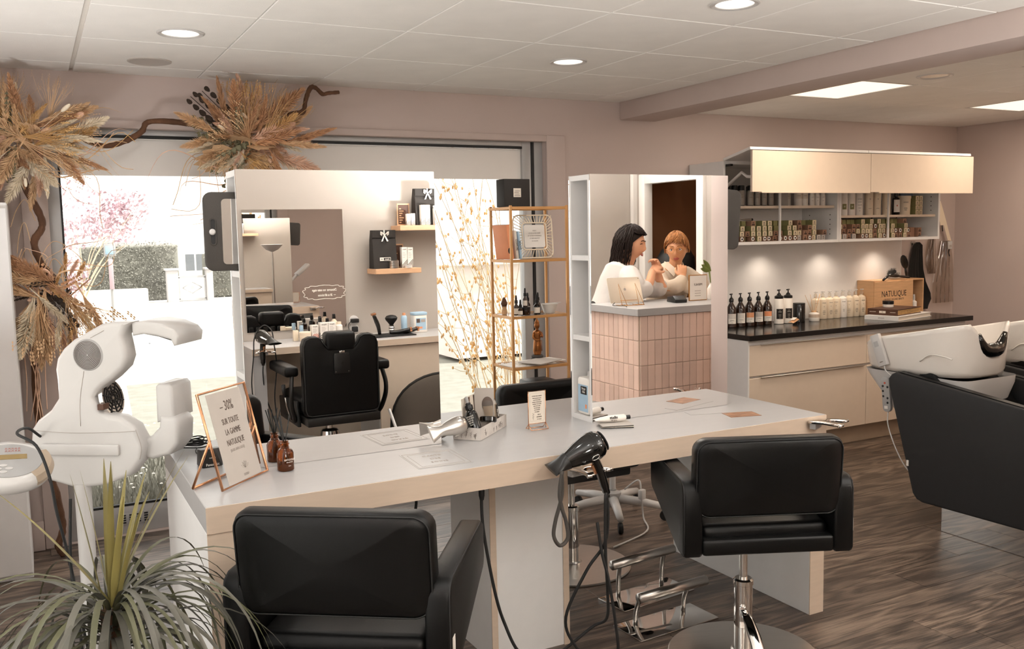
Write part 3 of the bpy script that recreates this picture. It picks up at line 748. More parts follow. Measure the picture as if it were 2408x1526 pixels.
# ================================================================== HAIR DRYERS AND HOLDERS
def holder(loc, rz, label):
    t = thing('dryer_holder', label, 'holder', loc, rz, 'chrome hair dryer holders on table edges')
    g = G()
    outl = spline([(-.036, .028), (-.036, -.03), (-.042, -.075), (-.05, -.10), (-.036, -.106), (-.028, -.078), (-.014, -.04), (.012, -.033), (.034, -.05), (.042, -.085), (.062, -.092), (.064, -.08), (.056, -.04), (.036, -.006), (.03, .028)], 3, closed=True)
    g.prism([(p.x, p.y) for p in outl], -.006, .006, 'z', bev=.003)
    for x, y in ((-.043, -.104), (.056, -.087)): g.tube([(x - .012, y, .0), (x + .016, y - .001, .0)], .006, 10)
    g.obj('fork', 'chrome', t)
    G().box(-.03, .03, .0, .026, -.03, -.003, bev=.003).obj('mount', 'grey_alu', t)
    return t
# right one, empty, on the front right corner; left one holds the black dryer
holder((2.72, 2.60, .805), radians(22), 'empty chrome dryer holder on the right corner of the island')
holder((1.60, 2.592, .775), radians(10), 'chrome dryer holder gripping the black dryer on the island edge')
def dryer(label, loc, rot, m='black_gloss', noz='black_plastic'):
    t = thing('hair_dryer', label, 'hair dryer', loc); t.rotation_euler = rot
    # body axis along -x (nozzle at -x)
    g = G(); g.lathe([(0, .098), (.02, .098), (.034, .09), (.044, .07), (.047, .045), (.045, .015), (.038, -.03), (.029, -.07), (.026, -.085), (.0, -.085)], 30, M=RY(pi / 2))
    b = g.obj('body', m, t)
    g = G()
    for k in range(9): g.lathe([(.0455 - k * .0012, 0), (.0468 - k * .0012, .0015), (.0455 - k * .0012, .003)], 30, M=T(.048 - k * .009, 0, 0) @ RY(pi / 2))
    g.obj('rib', m, b)
    G().lathe([(.03, 0), (.034, .004), (.03, .008), (.02, .009), (0, .009)], 24, M=T(.092, 0, 0) @ RY(pi / 2)).obj('rear_grille', 'black_rubber', b)
    g = G(); secs = [(-.083, .028, .028), (-.098, .027, .026), (-.125, .034, .016), (-.16, .044, .008), (-.165, .046, .008)]
    g.grid([[(x, a * cos(u), c * sin(u)) for u in [2 * pi * i / 20 for i in range(20)]] for x, a, c in secs], closed_u=True); g.poly([(-.165, .046 * cos(u), .008 * sin(u)) for u in [2 * pi * i / 20 for i in range(20)]])
    g.obj('nozzle', noz, t)
    h = G().tube(spline([(.03, 0, -.03), (.034, 0, -.08), (.03, 0, -.13), (.026, 0, -.165), (.024, 0, -.19)], 4), [.019] * 6 + [.018] * 5 + [.016] * 3 + [.012, .01, .009], 14).obj('handle', m, t)
    G().box(-.006, .006, -.007, .007, -.018, .018, bev=.003, M=T(.012, 0, -.075)).obj('switch', 'copper_metal', h)
    g = G(); ring = [(.045 + .022 * cos(a) * .3, -.042, .0 + .012 * sin(a)) for a in [2 * pi * i / 16 for i in range(16)]]
    g.tube([(.02 + .018 * cos(a), -.047, -.012 + .007 * sin(a)) for a in [2 * pi * i / 16 for i in range(16)]], .0015, 5, closed=True); g.obj('badge_ring', 'chrome', b)
    return t
bd = dryer('glossy black hair dryer hanging in its holder on the island edge', (1.585, 2.535, .845), (radians(8), radians(-24), radians(-10)))
bd.scale = (.78, 1.12, 1.04)
t = bd
t2 = tag(G().tube(spline([(1.625, 2.52, .60), (1.635, 2.51, .50), (1.655, 2.50, .40), (1.68, 2.50, .25), (1.70, 2.52, .12), (1.655, 2.56, .075), (1.58, 2.60, .15), (1.545, 2.60, .26), (1.60, 2.55, .43), (1.652, 2.52, .52), (1.655, 2.50, .62), (1.64, 2.49, .70), (1.65, 2.51, .50), (1.67, 2.53, .35), (1.685, 2.56, .24), (1.65, 2.60, .20), (1.55, 2.64, .12), (1.47, 2.66, .09), (1.40, 2.68, .14), (1.36, 2.70, .24), (1.33, 2.70, .34), (1.30, 2.70, .50), (1.285, 2.70, .62), (1.285, 2.70, .738)], 7), .0055, 8).obj('looped_cable', 'black_rubber'), 'long looping black power cord of the black dryer, in front of the pedestal', 'cord')
G().tube([(1.285, 2.70, .742), (1.285, 2.70, .70), (1.285, 2.70, .685)], [.011, .010, .007], 10).obj('cord_grommet', 'black_rubber', t2)
tag(G().tube(spline([(1.478, 2.50, .80), (1.482, 2.505, .74), (1.472, 2.50, .70), (1.452, 2.50, .64), (1.445, 2.50, .59), (1.468, 2.50, .555), (1.497, 2.50, .575), (1.492, 2.50, .63), (1.474, 2.495, .68), (1.466, 2.495, .73), (1.478, 2.497, .80)], 7), .0065, 8).obj('hanging_loop', 'grey_foam'), 'dark rubber hanging loop dangling under the black dryer nozzle', 'strap')
tag(G().tube(spline([(1.26, 3.3, .74), (1.27, 3.3, .62), (1.285, 3.3, .52), (1.25, 3.3, .40), (1.20, 3.32, .2), (1.22, 3.4, .01)], 6), .006, 8).obj('desk_cable', 'black_rubber'), 'thin black cable hanging under the island left of the pedestal', 'cable')

# ================================================================== ON THE ISLAND
Z0 = ZT + .001
def fr(o, x, z): return o
# large copper frame with the -30 % notice
B0, B1 = V((.465, 2.766, Z0)), V((.636, 2.938, Z0)); ux = (B1 - B0).normalized(); back = V((-ux.y, ux.x, 0))
t = thing('sign_frame', 'copper framed -30% notice standing at the left end of the island', 'sign', B0)
Wf, Lf = (B1 - B0).length, .298
upd = (back * .073 + V((0, 0, .288))).normalized(); nf = ux.cross(upd)
def P(u, v, d=0.): return ux * u + upd * v + nf * d
g = G()
g.tube([P(0, .004), P(Wf, .004), P(Wf, Lf), P(0, Lf)], .0048, 8, closed=True); g.obj('frame', 'copper_metal', t)
h = .155; ft = back * .105 + V((0, 0, .004))
g = G(); g.tube([P(0, h), ft], .0042, 6); g.tube([P(Wf, h), ft + ux * Wf], .0042, 6); g.tube([ft, ft + ux * Wf], .0042, 6); g.obj('easel_leg', 'copper_metal', t)
G().prism([(0, 0), (Wf, 0), (Wf, Lf), (0, Lf)], -.001, .001, 'z', M=face((0, 0, 0), ux, upd)).obj('glass', 'frame_glass', t, smooth=0)
mgn = .034
G().prism([(mgn, .008), (Wf - mgn, .008), (Wf - mgn, Lf - .008), (mgn, Lf - .008)], -.0004, .0004, 'z', M=face(P(0, 0, .0016), ux, upd)).obj('notice', 'grey_paper', t, smooth=0)
def ln(s, v, size, m='ink', sx=.62, u=None): text(s, size, m, t, face(P(Wf / 2 if u is None else u, v, .0026), ux, upd), sx=sx)
ln('– 30%', .243, .044); ln('SUR TOUTE', .196, .026); ln('LA GAMME', .163, .026); ln('NATULIQUE', .130, .026); ln('(HORS ANTI-CHUTE)', .106, .0125, 'ink_pale', .62); ln('STUDIO', .022, .011, 'ink_pale', .7, Wf / 2 + .01)
g = G()
for k in range(5):
    a = radians(-60 + 30 * k); c = (Wf / 2 + .012, .042)
    pts = [P(c[0] + r_ * sin(a) + q * cos(a), c[1] + r_ * cos(a) - q * sin(a), .0028) for r_, q in ((0, 0), (.012, .004), (.022, 0), (.012, -.004))]
    g.tube(pts, .0004, 4, closed=True)
g.obj('lotus_emblem', 'ink_pale', t)
# amber reed diffuser
def diffuser(loc, label):
    t = thing('reed_diffuser', label, 'diffuser', loc)
    G().lathe([(0, 0), (.024, 0), (.027, .003), (.027, .056), (.023, .066), (.014, .073), (.0145, .076), (.0125, .078), (.0125, .083), (.0145, .085), (.0145, .089), (.012, .091), (.012, .097), (.009, .097)], 28).obj('bottle', 'amber_glass', t)
    G().lathe([(0, .002), (.0245, .003), (.0245, .034), (0, .035)], 24).obj('oil', 'dark_amber', t)
    for k, (dx, dy) in enumerate(((-.028, .01), (-.016, -.006), (-.008, .012), (.022, .012), (.016, -.012), (-.022, .02))):
        G().tube([(-dx * .45, -dy * .45, .008), (dx * .1, dy * .1, .09), (dx, dy, .178)], .0017, 6).obj('reed', 'black_rubber', t)
    return t
d = diffuser((.692, 2.925, Z0), 'amber glass reed diffuser with black sticks in front of the left mirror')
rgt = V((.92, -.39, 0))
nrm = V((-.39, -.92, 0))
def lab(parent, s, z, size, m='white_ink', r=.0274, c=(0, 0), vd=nrm, sx=.8):
    v = V(vd).normalized(); rr = V((-v.y, v.x, 0)); return text(s, size, m, parent, face(V((c[0], c[1], z)) + v * r, rr, (0, 0, 1)), sx=sx)
vd0 = V((-.1, -1, 0))
lab(d, 'NATULIQUE', .038, .009, vd=V((.25, -1, 0)), sx=.75); lab(d, 'REED DIFFUSER', .030, .004, vd=V((.25, -1, 0))); lab(d, '100 ml', .018, .004, vd=V((.25, -1, 0)))
# black charger box and cable bundle
t = thing('charger_box', 'small black charger box behind the copper sign frame', 'charger', (.488, 3.13, Z0), radians(8))
G().prism([(-.035, 0), (.03, 0), (.018, .055), (-.03, .06)], -.034, .034, 'x', bev=.003).obj('housing', 'black_plastic', t)
text('Panasonic', .0125, 'white_ink', t, face((0, -.0348, .008), (1, 0, 0), (0, .12, 1)), sx=.9); text('CHARGE', .006, 'white_ink', t, face((0, -.0335, .03), (1, 0, 0), (0, .12, 1)), sx=.9)
g = G(); rnd = random.Random(5)
for k in range(7):
    cx, cy = .47 + rnd.uniform(-.01, .01), 3.42 + rnd.uniform(-.015, .015); rx, ry = rnd.uniform(.045, .065), rnd.uniform(.015, .03)
    g.tube([(cx + rx * cos(a), cy + ry * sin(a), Z0 + .006 + .005 * k + .004 * sin(2 * a)) for a in [2 * pi * i / 20 for i in range(20)]], .0024, 5, closed=True)
g.tube(spline([(.49, 3.40, Z0 + .004), (.475, 3.33, Z0 + .003), (.485, 3.25, Z0 + .003), (.482, 3.19, Z0 + .004), (.485, 3.166, Z0 + .02)], 5), .0017, 5)
tag(g.obj('cable_bundle', 'black_rubber'), 'coiled black cable bundle lying on the far left end of the island', 'cable')

# patterned tray with products
A = V((1.335, 3.035, Z0)); Bc = V((1.408, 2.955, Z0)); Dc = V((1.585, 3.163, Z0)); e1 = (Bc - A).normalized(); e2 = V((-e1.y, e1.x, 0)); w1 = .108; w2 = .272
t = thing('product_tray', 'open paper tray with a pale botanical print, on the island between the mirrors', 'tray', A, math.atan2(e1.y, e1.x))
hgt = .046; k_ = .0025
g = G(); g.box(0, w1, 0, w2, 0, k_); g.box(0, w1, 0, k_, k_, hgt); g.box(0, w1, w2 - k_, w2, k_, hgt); g.box(0, k_, k_, w2 - k_, k_, hgt); g.box(w1 - k_, w1, k_, w2 - k_, k_, hgt)
g.obj('tray_box', 'marble_paper', t, smooth=0)
g = G(); rnd = random.Random(9)
for k in range(16):
    side = k % 2
    u = rnd.uniform(.01, w1 - .012) if side == 0 else rnd.uniform(.02, w2 - .02)
    z = rnd.uniform(.004, .016)
    def pp(a, b): return (u + a, -.0004, z + b) if side == 0 else (w1 + .0004, u + a, z + b)
    hh = rnd.uniform(.012, .024)
    g.tube([pp(0, 0), pp(.001, hh)], .0004, 4)
    for q in range(4):
        s = 1 if q % 2 else -1; y = hh * (.35 + .17 * q); g.tube([pp(0, y), pp(s * .004, y + .004), pp(s * .006, y + .003)], .0004, 4)
g.obj('printed_branches', 'ink', t)
def tl(u, v, z=.004): return A + e1 * u + e2 * v + V((0, 0, z))
def bottle_rot(t, lean, az): t.rotation_euler = (Matrix.Rotation(az, 3, 'Z') @ Matrix.Rotation(lean, 3, 'Y')).to_euler()
def card(name, label, loc, w, h, mt, rz, lean=.0, cat='card', deco=True):
    t = thing(name, label, cat, loc); t.rotation_euler = (-lean, 0, rz)
    G().box(-w / 2, w / 2, -.0015, .0015, 0, h).obj('sheet', mt, t, smooth=0); return t
c1 = card('picture_booklet', 'upright booklet with a dark trunk print at the left end of the paper tray', tl(.02, .15), .19, .135, 'ivory_paper', math.atan2(e2.y, e2.x), .06, 'booklet')
G().prism([(-.07, .0), (-.03, .0), (-.012, .05), (-.024, .09), (-.02, .132), (-.045, .132), (-.052, .08), (-.062, .04)], -.0022, -.0016, 'y').obj('trunk_print', 'bark', c1, smooth=0)
G().prism([(.02, 0), (.05, 0), (.03, .07), (.028, .132), (.012, .132), (.015, .06)], -.0022, -.0016, 'y').obj('trunk_print', 'ink', c1, smooth=0)
c2 = card('leaflet', 'beige leaflet with a grey flower print leaning in the paper tray', tl(.05, .19), .075, .158, 'grey_paper', math.atan2(e1.y, e1.x) + .3, -.05, 'leaflet')
G().ball((.012, -.0016, .095), .022, .001, .03, 12, 8).obj('flower_print', 'ink', c2)
b = thing('spray_bottle', 'glossy black spray bottle lying aslant in the paper tray', 'bottle', tl(.072, .045, .026)); b.rotation_euler = Euler((radians(-16), radians(-24), math.atan2(e1.y, e1.x)))
G().lathe([(0, 0), (.020, 0), (.0235, .004), (.0235, .060), (.021, .070), (.011, .080), (.011, .084)], 24).obj('bottle_body', 'black_gloss', b)
G().lathe([(.011, .082), (.015, .083), (.0155, .098), (.013, .100), (.010, .101), (.010, .108), (0, .108)], 22).obj('collar', 'black_plastic', b)
G().lathe([(.0065, .108), (.007, .130), (.005, .134), (0, .134)], 16).obj('pump', 'grey_plastic', b)
for k, s in enumerate(('NATULIQUE', 'BLACK SEED', 'HAIR OIL', 'SERUM', '50 ml')): lab(b, s, .052 - .008 * k, .0075, r=.0238, vd=(.1, -1, 0), sx=.75)
b = thing('milk_bottle', 'tall clear bottle of pinkish lotion with a grey cap in the paper tray', 'bottle', tl(.062, .225, .005)); b.rotation_euler = Euler((radians(4), radians(-9), 0))
G().lathe([(0, 0), (.030, 0), (.033, .004), (.033, .088), (.028, .108), (.013, .122), (.013, .130)], 26).obj('bottle_body', 'clear_plastic', b)
G().lathe([(0, .003), (.0305, .004), (.0305, .092), (0, .092)], 24).obj('lotion', 'clear_liquid', b)
G().lathe([(.0145, .128), (.015, .129), (.015, .143), (.0135, .145), (0, .145)], 22).obj('cap', 'grey_plastic', b)
M1 = face((.024, -.024, .055), (0, 0, -1), (1, 1, 0)); 
l = G().box(-.034, .034, -.009, .009, 0, .0012, M=M1).obj('side_label', 'black_paper', b, smooth=0); text('spritz', .017, 'white_ink', l, M1 @ T(0, 0, .0014), sx=.85)
j = thing('jar_lid', 'black round jar tipped on the tray rim beside the clear bottle', 'jar', tl(.085, .135, .040)); j.rotation_euler = (radians(-14), radians(10), 0)
G().lathe([(0, 0), (.028, 0), (.033, .004), (.033, .018), (.030, .021), (0, .021)], 28).obj('jar_body', 'black_gloss', j); G().lathe([(0, .0212), (.027, .0212), (.027, .0222), (0, .0222)], 24).obj('lid_top', 'taupe_plastic', j)

# gold table card holder
t = thing('card_holder', 'slim gold stand with a printed card, between the tray and the right mirror unit', 'sign', (1.68, 3.02, Z0), radians(-2))
w, h = .037, .148
g = G(); g.tube([(-w, 0, .002), (-w, 0, h), (w, 0, h), (w, 0, .002)], .0016, 6); g.tube([(-w, 0, .022), (w, 0, .022)], .0013, 6); g.obj('frame', 'copper_metal', t)
g = G()
for s in (-1, 1): g.tube([(s * w, 0, .022), (s * w, -.022, .002), ], .0014, 6); g.tube([(s * w, 0, .022), (s * w, .022, .002)], .0014, 6)
for y in (-.022, .022): g.tube([(-w, y, .002), (w, y, .002)], .0014, 6)
g.obj('stand_foot', 'copper_metal', t)
G().box(-w + .002, w - .002, -.0008, .0008, .024, h - .002).obj('printed_card', 'ivory_paper', t, smooth=0)
MF = lambda x, z, d=.0012: face((x, -d, z), (1, 0, 0), (0, 0, 1))
g = G(); g.tube([(p[0], -.001, p[1]) for p in rrect(-w + .007, w - .007, .032, h - .009, .004, 3)], .0003, 4, closed=True); g.obj('border', 'ink_pale', t)
for k, s in enumerate(('VOTRE AVIS COMPTE', 'beaucoup pour nous', 'merci de prendre', 'quelques instants pour', 'partager votre visite', 'dans notre salon', 'sur notre page', 'à très bientôt', 'avec plaisir')): text(s, .0056, 'ink', t, MF(0, .128 - k * .0076), sx=.8)
for k, s in enumerate(('BELLE', 'JOURNÉE', 'À VOUS')): text(s, .0058, 'ink', t, MF(.009, .056 - k * .009), sx=.9)
g = G(); g.tube([(-.016, -.0011, .036), (-.017, -.0011, .05), (-.014, -.0011, .064)], .0004, 4)
for k in range(5):
    s = 1 if k % 2 else -1; g.tube([(-.0165, -.0011, .042 + k * .004), (-.0165 + s * .004, -.0011, .047 + k * .004)], .0004, 4)
g.obj('printed_sprig', 'ink', t)

# magazines and tube
for k in range(4):
    M = RZ(radians(-27 + 3 * k)); m_ = G().box(-.062, .062, -.045, .045, 0, .0026, bev=.0006, seg=1)
    o = m_.obj('magazine', ['black_paper', 'ivory_paper', 'black_paper', 'grey_paper'][k]); o.location = (1.965 - .002 * k, 2.905, Z0 + .0028 * k); o.rotation_euler = (0, 0, radians(-27 + 3 * k))
    tag(o, ['bottom dark leaflet of the small pile before the right mirror', 'pale leaflet second from the bottom of the pile before the right mirror', 'dark leaflet third in the pile before the right mirror', 'grey leaflet on top of the pile, under the white tube'][k], 'leaflet', 'leaflets before the right mirror')
t = thing('product_tube', 'white printed product tube with a black cap lying on the leaflets', 'tube', (1.96, 2.92, Z0 + .0265)); t.rotation_euler = (0, radians(-2), radians(-17))
g = G(); n = 16
g.grid([[(x, a * cos(u), c * sin(u)) for u in [2 * pi * i / n for i in range(n)]] for x, a, c in ((-.075, .018, .0015), (-.05, .017, .008), (-.01, .0145, .013), (.045, .0135, .0135), (.052, .009, .009))], closed_u=True); g.obj('tube_body', 'white_bottle', t)
G().lathe([(0, 0), (.008, 0), (.0085, .016), (.007, .018), (0, .018)], 16, M=T(.052, 0, 0) @ RY(pi / 2)).obj('cap', 'black_plastic', t)
text('studio', .016, 'ink_dark', t, face((0, -.0135, .006), (1, 0, 0), (0, .5, 1)), sx=.8, off=.0004); text('hair gloss', .008, 'ink', t, face((0, -.0165, -.004), (1, 0, 0), (0, 0, 1)), sx=.8)
# stickers on the worktop
M = face((2.51, 2.81, ZT), V((.85, -.25, 0)), V((.25, .85, 0)))
t = thing('photo_card', 'small colour photo card lying on the right end of the island', 'card', (2.51, 2.81, ZT)); Mi = Matrix.Translation(V((-2.51, -2.81, -ZT))) @ M
G().box(-.066, .066, -.045, .045, .0003, .0012, M=Mi).obj('photo_print', 'photo_print', t, smooth=0)
G().box(-.2, .066, .046, .11, .0003, .0010, M=Mi).obj('pale_border', 'white_laminate', t, smooth=0)
M = face((1.165, 2.80, ZT), V((1, -.06, 0)), V((.06, 1, 0)))
t = thing('table_sticker', 'faint bordered printed card lying before the left mirror', 'card', (1.165, 2.80, ZT)); Mi = Matrix.Translation(V((-1.165, -2.80, -ZT))) @ M
G().box(-.095, .095, -.105, .105, .0003, .0010, M=Mi).obj('card_sheet', 'white_laminate', t, smooth=0)
g = G()
for a, c in ((.090, .0004), (.075, .0003)): g.tube([Mi @ V((p[0], p[1], .0012)) for p in rrect(-a, a, -a - .008, a + .008, .003, 2)], c * 2, 4, closed=True)
g.obj('border', 'ink_pale', t)
for k, s in enumerate(('CARTE', 'DES', 'SOINS')): text(s, .022, 'ink_pale', t, Mi @ T(0, .045 - .043 * k, .0013), sx=1.0)
# copper easel seen from behind at the far right mirror edge
t = thing('small_easel', 'small copper easel peeking out behind the right mirror unit', 'easel', (2.70, 3.29, Z0), radians(150))
g = G(); g.tube([(-.05, 0, .004), (.05, 0, .004), (.05, .02, .12), (-.05, .02, .12)], .0022, 6, closed=True); g.tube([(.05, .012, .07), (.05, .06, .003), (-.05, .06, .003), (-.05, .012, .07)], .0022, 6); g.obj('easel_frame', 'copper_metal', t)
G().prism([(-.045, .008), (.045, .008), (.045, .118), (-.045, .118)], -.0006, .0006, 'z', M=face((0, .0005, 0), (1, 0, 0), (0, .02, .116))).obj('notice', 'ivory_paper', t, smooth=0)
# silver dryer behind the tray
sdr = dryer('silver hair dryer lying by the right edge of the left mirror', (1.306, 2.975, .880), (radians(62), radians(-5), radians(17)), 'steel', 'steel'); sdr.scale = (.62, .72, .62)
# jug in the shelf
t = thing('cleaner_jug', 'white plastic cleaner jug in the lowest side shelf of the right mirror unit', 'jug', (1.973, 3.075, ZT + .0215))
G().prism(rrect(-.044, .044, 0, .15, .016, 4), -.05, .05, 'x', bev=.008).obj('jug_body', 'white_bottle', t)
G().lathe([(.016, .149), (.018, .15), (.018, .168), (0, .168)], 18, at=(0, .012, 0)).obj('cap', 'white_plastic', t)
MJ = lambda y, z, d=.0507: face((-d, y, z), (0, -1, 0), (0, 0, 1))
G().box(-.036, .036, .012, .12, 0, .0006, M=MJ(0, 0, .0501)).obj('label_sheet', 'blue_label', t, smooth=0)
G().box(-.022, .022, -.016, .016, 0, .0006, M=MJ(-.006, .098)).obj('logo_block', 'ink_dark', t, smooth=0)
text('Stopy', .014, 'white_ink', t, MJ(-.006, .105, .0515), sx=.9); text('Klin', .014, 'white_ink', t, MJ(-.006, .092, .0515), sx=.9)
G().box(-.006, .006, -.008, .008, 0, .0006, M=MJ(-.022, .035)).obj('warning_mark', 'orange_paper', t, smooth=0)

# ================================================================== KITCHEN STYLE DISPENSARY
CX0, CX1 = 4.18, 6.40
kt = thing('base_cabinet', 'long cream gloss drawer cabinet along the back wall', 'cabinet', (5.29, 4.9, 0))
def K(x0, x1, y0, y1, z0, z1): return (x0 - 5.29, x1 - 5.29, y0 - 4.9, y1 - 4.9, z0, z1)
G().box(*K(CX0, CX1, 4.64, 5.18, .135, .825)).obj('carcass', 'white_board', kt, smooth=0)
G().box(*K(CX0 - .012, CX0 - .0005, 4.605, 5.18, 0.135, .825)).obj('side_panel', 'white_board', kt, smooth=0)
G().box(*K(CX0 + .02, CX1, 4.69, 5.18, 0, .135)).obj('plinth', 'taupe_plastic', kt, smooth=0)
xs = [CX0, 5.29, CX1]
for i in range(2):
    for z0, z1 in ((.585, .790), (.138, .570)):
        d = G().box(*K(xs[i] + .002, xs[i + 1] - .002, 4.612, 4.638, z0, z1), bev=.002, seg=1).obj('drawer', 'cream_gloss', kt)
        G().box(*K(xs[i] + .10, xs[i + 1] - .03, 4.594, 4.612, z1 + .001, z1 + .006), bev=.001, seg=1).obj('handle', 'steel', d)
tag(G().box(4.165, 6.42, 4.585, 5.195, .826, .862, bev=.002, seg=1).obj('worktop', 'black_worktop'), 'glossy black worktop lying on the cream drawer cabinet', 'worktop')
tag(G().box(4.165, 6.335, 5.188, 5.1995, .864, 1.452).obj('splashback', 'white_board', smooth=0), 'white splashback panel between the black worktop and the wall cabinets', 'panel')
# wall cabinets
def wall_cab(x0, x1, zs, label, first):
    t = thing('wall_cabinet', label, 'cabinet', ((x0 + x1) / 2, 5.01, 1.455)); cx = (x0 + x1) / 2
    def W(a, b, y0, y1, z0, z1): return (a - cx, b - cx, y0 - 5.01, y1 - 5.01, z0 - 1.455, z1 - 1.455)
    g = G(); g.box(*W(x0, x0 + .02, 4.835, 5.19, 1.475, 2.0)); g.box(*W(x1 - .02, x1, 4.835, 5.19, 1.475, 2.0)); g.box(*W(x0, x1, 4.835, 5.19, 1.455, 1.475)); g.box(*W(x0, x1, 4.835, 5.19, 2.0, 2.02)); g.box(*W(x0 + .02, x1 - .02, 5.178, 5.19, 1.475, 2.0))
    g.obj('carcass', 'white_board', t, smooth=0)
    G().box(*W(x0 + .021, x1 - .021, 4.86, 5.177, zs - .018, zs)).obj('shelf', 'cream_gloss', t, smooth=0)
    G().box(*W(cx - .03, cx - .018, 4.838, 4.85, 1.4755, 1.9995)).obj('post', 'white_board', t, smooth=0)
    g = G()
    for y in (4.90, 5.1):
        for k in range(5): g.lathe([(0, 0), (.004, 0), (.004, .001), (0, .001)], 8, M=T(x1 - .021 - cx, y - 5.01, .06 + .035 * k + (.13 if zs < 1.66 else .0)) @ RY(-pi / 2))
    g.obj('peg_holes', 'ink_dark', t)
    u = G().box(-(x1 - x0) / 2 + .002, (x1 - x0) / 2 - .002, -.265, 0, 0, .018, bev=.001, seg=1, M=T(0, 4.835 - 5.01, 2.02 - 1.455) @ RX(radians(-12))).obj('upper_flap', 'white_board', t)
    l = G().box(*W(x0 + .002, x1 - .002, 4.555, 4.574, 1.802, 2.068), bev=.001, seg=1).obj('lower_flap', 'cream_gloss', t)
    G().box(*W(x0 + .08, x1 - .01, 4.550, 4.58, 1.796, 1.802)).obj('handle', 'cream_gloss', l, smooth=0)
    for x in (x0 + .035, x1 - .035):
        g = G(); g.tube([(x - cx, 4.86 - 5.01, 1.84 - 1.455), (x - cx, 4.69 - 5.01, 1.935 - 1.455), (x - cx, 4.64 - 5.01, 1.905 - 1.455), (x - cx, 4.576 - 5.01, 1.90 - 1.455)], .011, 8); g.obj('lift_arm', 'white_plastic', t)
        G().box(x - cx - .012, x - cx + .012, 4.79 - 5.01, 4.87 - 5.01, 1.985 - 1.455, 1.999 - 1.455, bev=.003).obj('hinge', 'black_plastic', t)
    return t
wall_cab(4.15, 5.235, 1.722, 'open white wall cabinet on the left, over the pump bottles', True)
wall_cab(5.237, 6.33, 1.648, 'open white wall cabinet on the right, beside the hanging aprons', False)
for k, x in enumerate((4.80, 5.42, 6.0)):
    t = thing('cabinet_spotlight', ['first small spot under the wall cabinets, over the dark bottles', 'middle small spot under the wall cabinets, over the cream bottles', 'last small spot under the wall cabinets, over the wooden crate'][k], 'light', (x, 5.03, 1.455), 0, 'under-cabinet spots')
    G().lathe([(0, 0), (.03, 0), (.03, -.006), (.024, -.008), (0, -.006)], 24).obj('housing', 'steel', t)
    sp = bpy.data.lights.new('spot', 'SPOT'); sp.energy = 5; sp.spot_size = radians(120); sp.spot_blend = 1.0; sp.color = (1, .84, .68); sp.shadow_soft_size = .018
    so_ = bpy.data.objects.new('spot_lamp', sp); COL.objects.link(so_); so_.location = (x, 5.03, 1.444); so_.rotation_euler = (radians(8), 0, 0)

ORD = ['first', 'second', 'third', 'fourth', 'fifth', 'sixth', 'seventh', 'eighth', 'ninth', 'tenth', 'eleventh', 'twelfth', 'thirteenth', 'fourteenth', 'fifteenth', 'sixteenth', 'seventeenth', 'eighteenth', 'nineteenth', 'twentieth']
UP = ['lowest', 'second up', 'third up', 'topmost']
mat('box_olive', (132, 128, 84), .7, var=.05); mat('box_brown', (150, 114, 92), .7, var=.05); mat('box_cream', (224, 208, 176), .7, var=.03); mat('box_grey', (150, 144, 138), .7, var=.05)
bw, bh, bd = .0385, .0355, .15
def mkbox(kind):
    t = thing('tint_box', '', 'box')
    body = {'c': 'box_olive', 'b': 'box_brown', 'g': 'box_grey', 't': 'box_olive', 'd': 'box_olive'}[kind]
    if kind == 't':
        g = G(); e = .0015
        g.box(-bw / 2, bw / 2, 0, bd, 0, e); g.box(-bw / 2, bw / 2, 0, bd, bh - e, bh); g.box(-bw / 2, -bw / 2 + e, 0, bd, e, bh - e); g.box(bw / 2 - e, bw / 2, 0, bd, e, bh - e); g.obj('carton', 'box_brown', t, smooth=0)
        G().lathe([(0, 0), (.0145, 0), (.015, .02), (.013, .12), (0, .12)], 14, M=T(0, .004, bh / 2) @ RX(-pi / 2)).obj('tint_tube', 'white_bottle', t)
        G().lathe([(.003, 0), (.006, .0), (.006, .003), (.003, .003)], 10, M=T(0, .004, bh / 2) @ RX(pi / 2)).obj('tube_cap', 'ink_dark', t)
    else:
        G().box(-bw / 2, bw / 2, .0006, bd, 0, bh, bev=.0006, seg=1).obj('carton', body, t, smooth=0)
        if kind != 'd':
            f = G().box(-bw / 2 + .0016, bw / 2 - .0016, 0, .0006, .0016, bh - .0016).obj('end_label', {'c': 'box_cream', 'b': 'tan_label', 'g': 'grey_paper'}[kind] if kind != 'b' else 'box_brown', t, smooth=0)
            g = G(); g.box(-.006, .006, -.0004, 0, .018, .024); g.box(-.009, .009, -.0004, 0, .011, .0135); g.box(-.009, .009, -.0004, 0, .006, .0085)
            if kind == 'b': g.box(-.012, .012, -.0004, 0, .005, .013)
            g.obj('label_print', 'ink' if kind != 'b' else 'dark_brown', t, smooth=0)
    return t
proto = {}
KN = {'c': 'cream ended', 'b': 'brown ended', 'g': 'grey ended', 't': 'open ended', 'd': 'olive sided'}
def stacks(cols, z, side):
    for ci, (x, s) in enumerate(cols):
        for r, kd in enumerate(s):
            if kd == '.': continue
            lb = '%s tint box in the %s stack of the %s wall cabinet, %s' % (KN[kd], ORD[ci], side, UP[r])
            loc = (x + random.uniform(-.001, .001), 4.885 + random.uniform(-.006, .01) + (.05 if kd == 'd' else 0), z + .0005 + r * (bh + .0004))
            if kd not in proto:
                proto[kd] = mkbox(kd); o = proto[kd]; o.location = loc; o['label'] = lb; o['group'] = 'hair tint boxes in the wall cabinets'
            else: dup(proto[kd], loc, 0, lb, 'hair tint boxes in the wall cabinets')
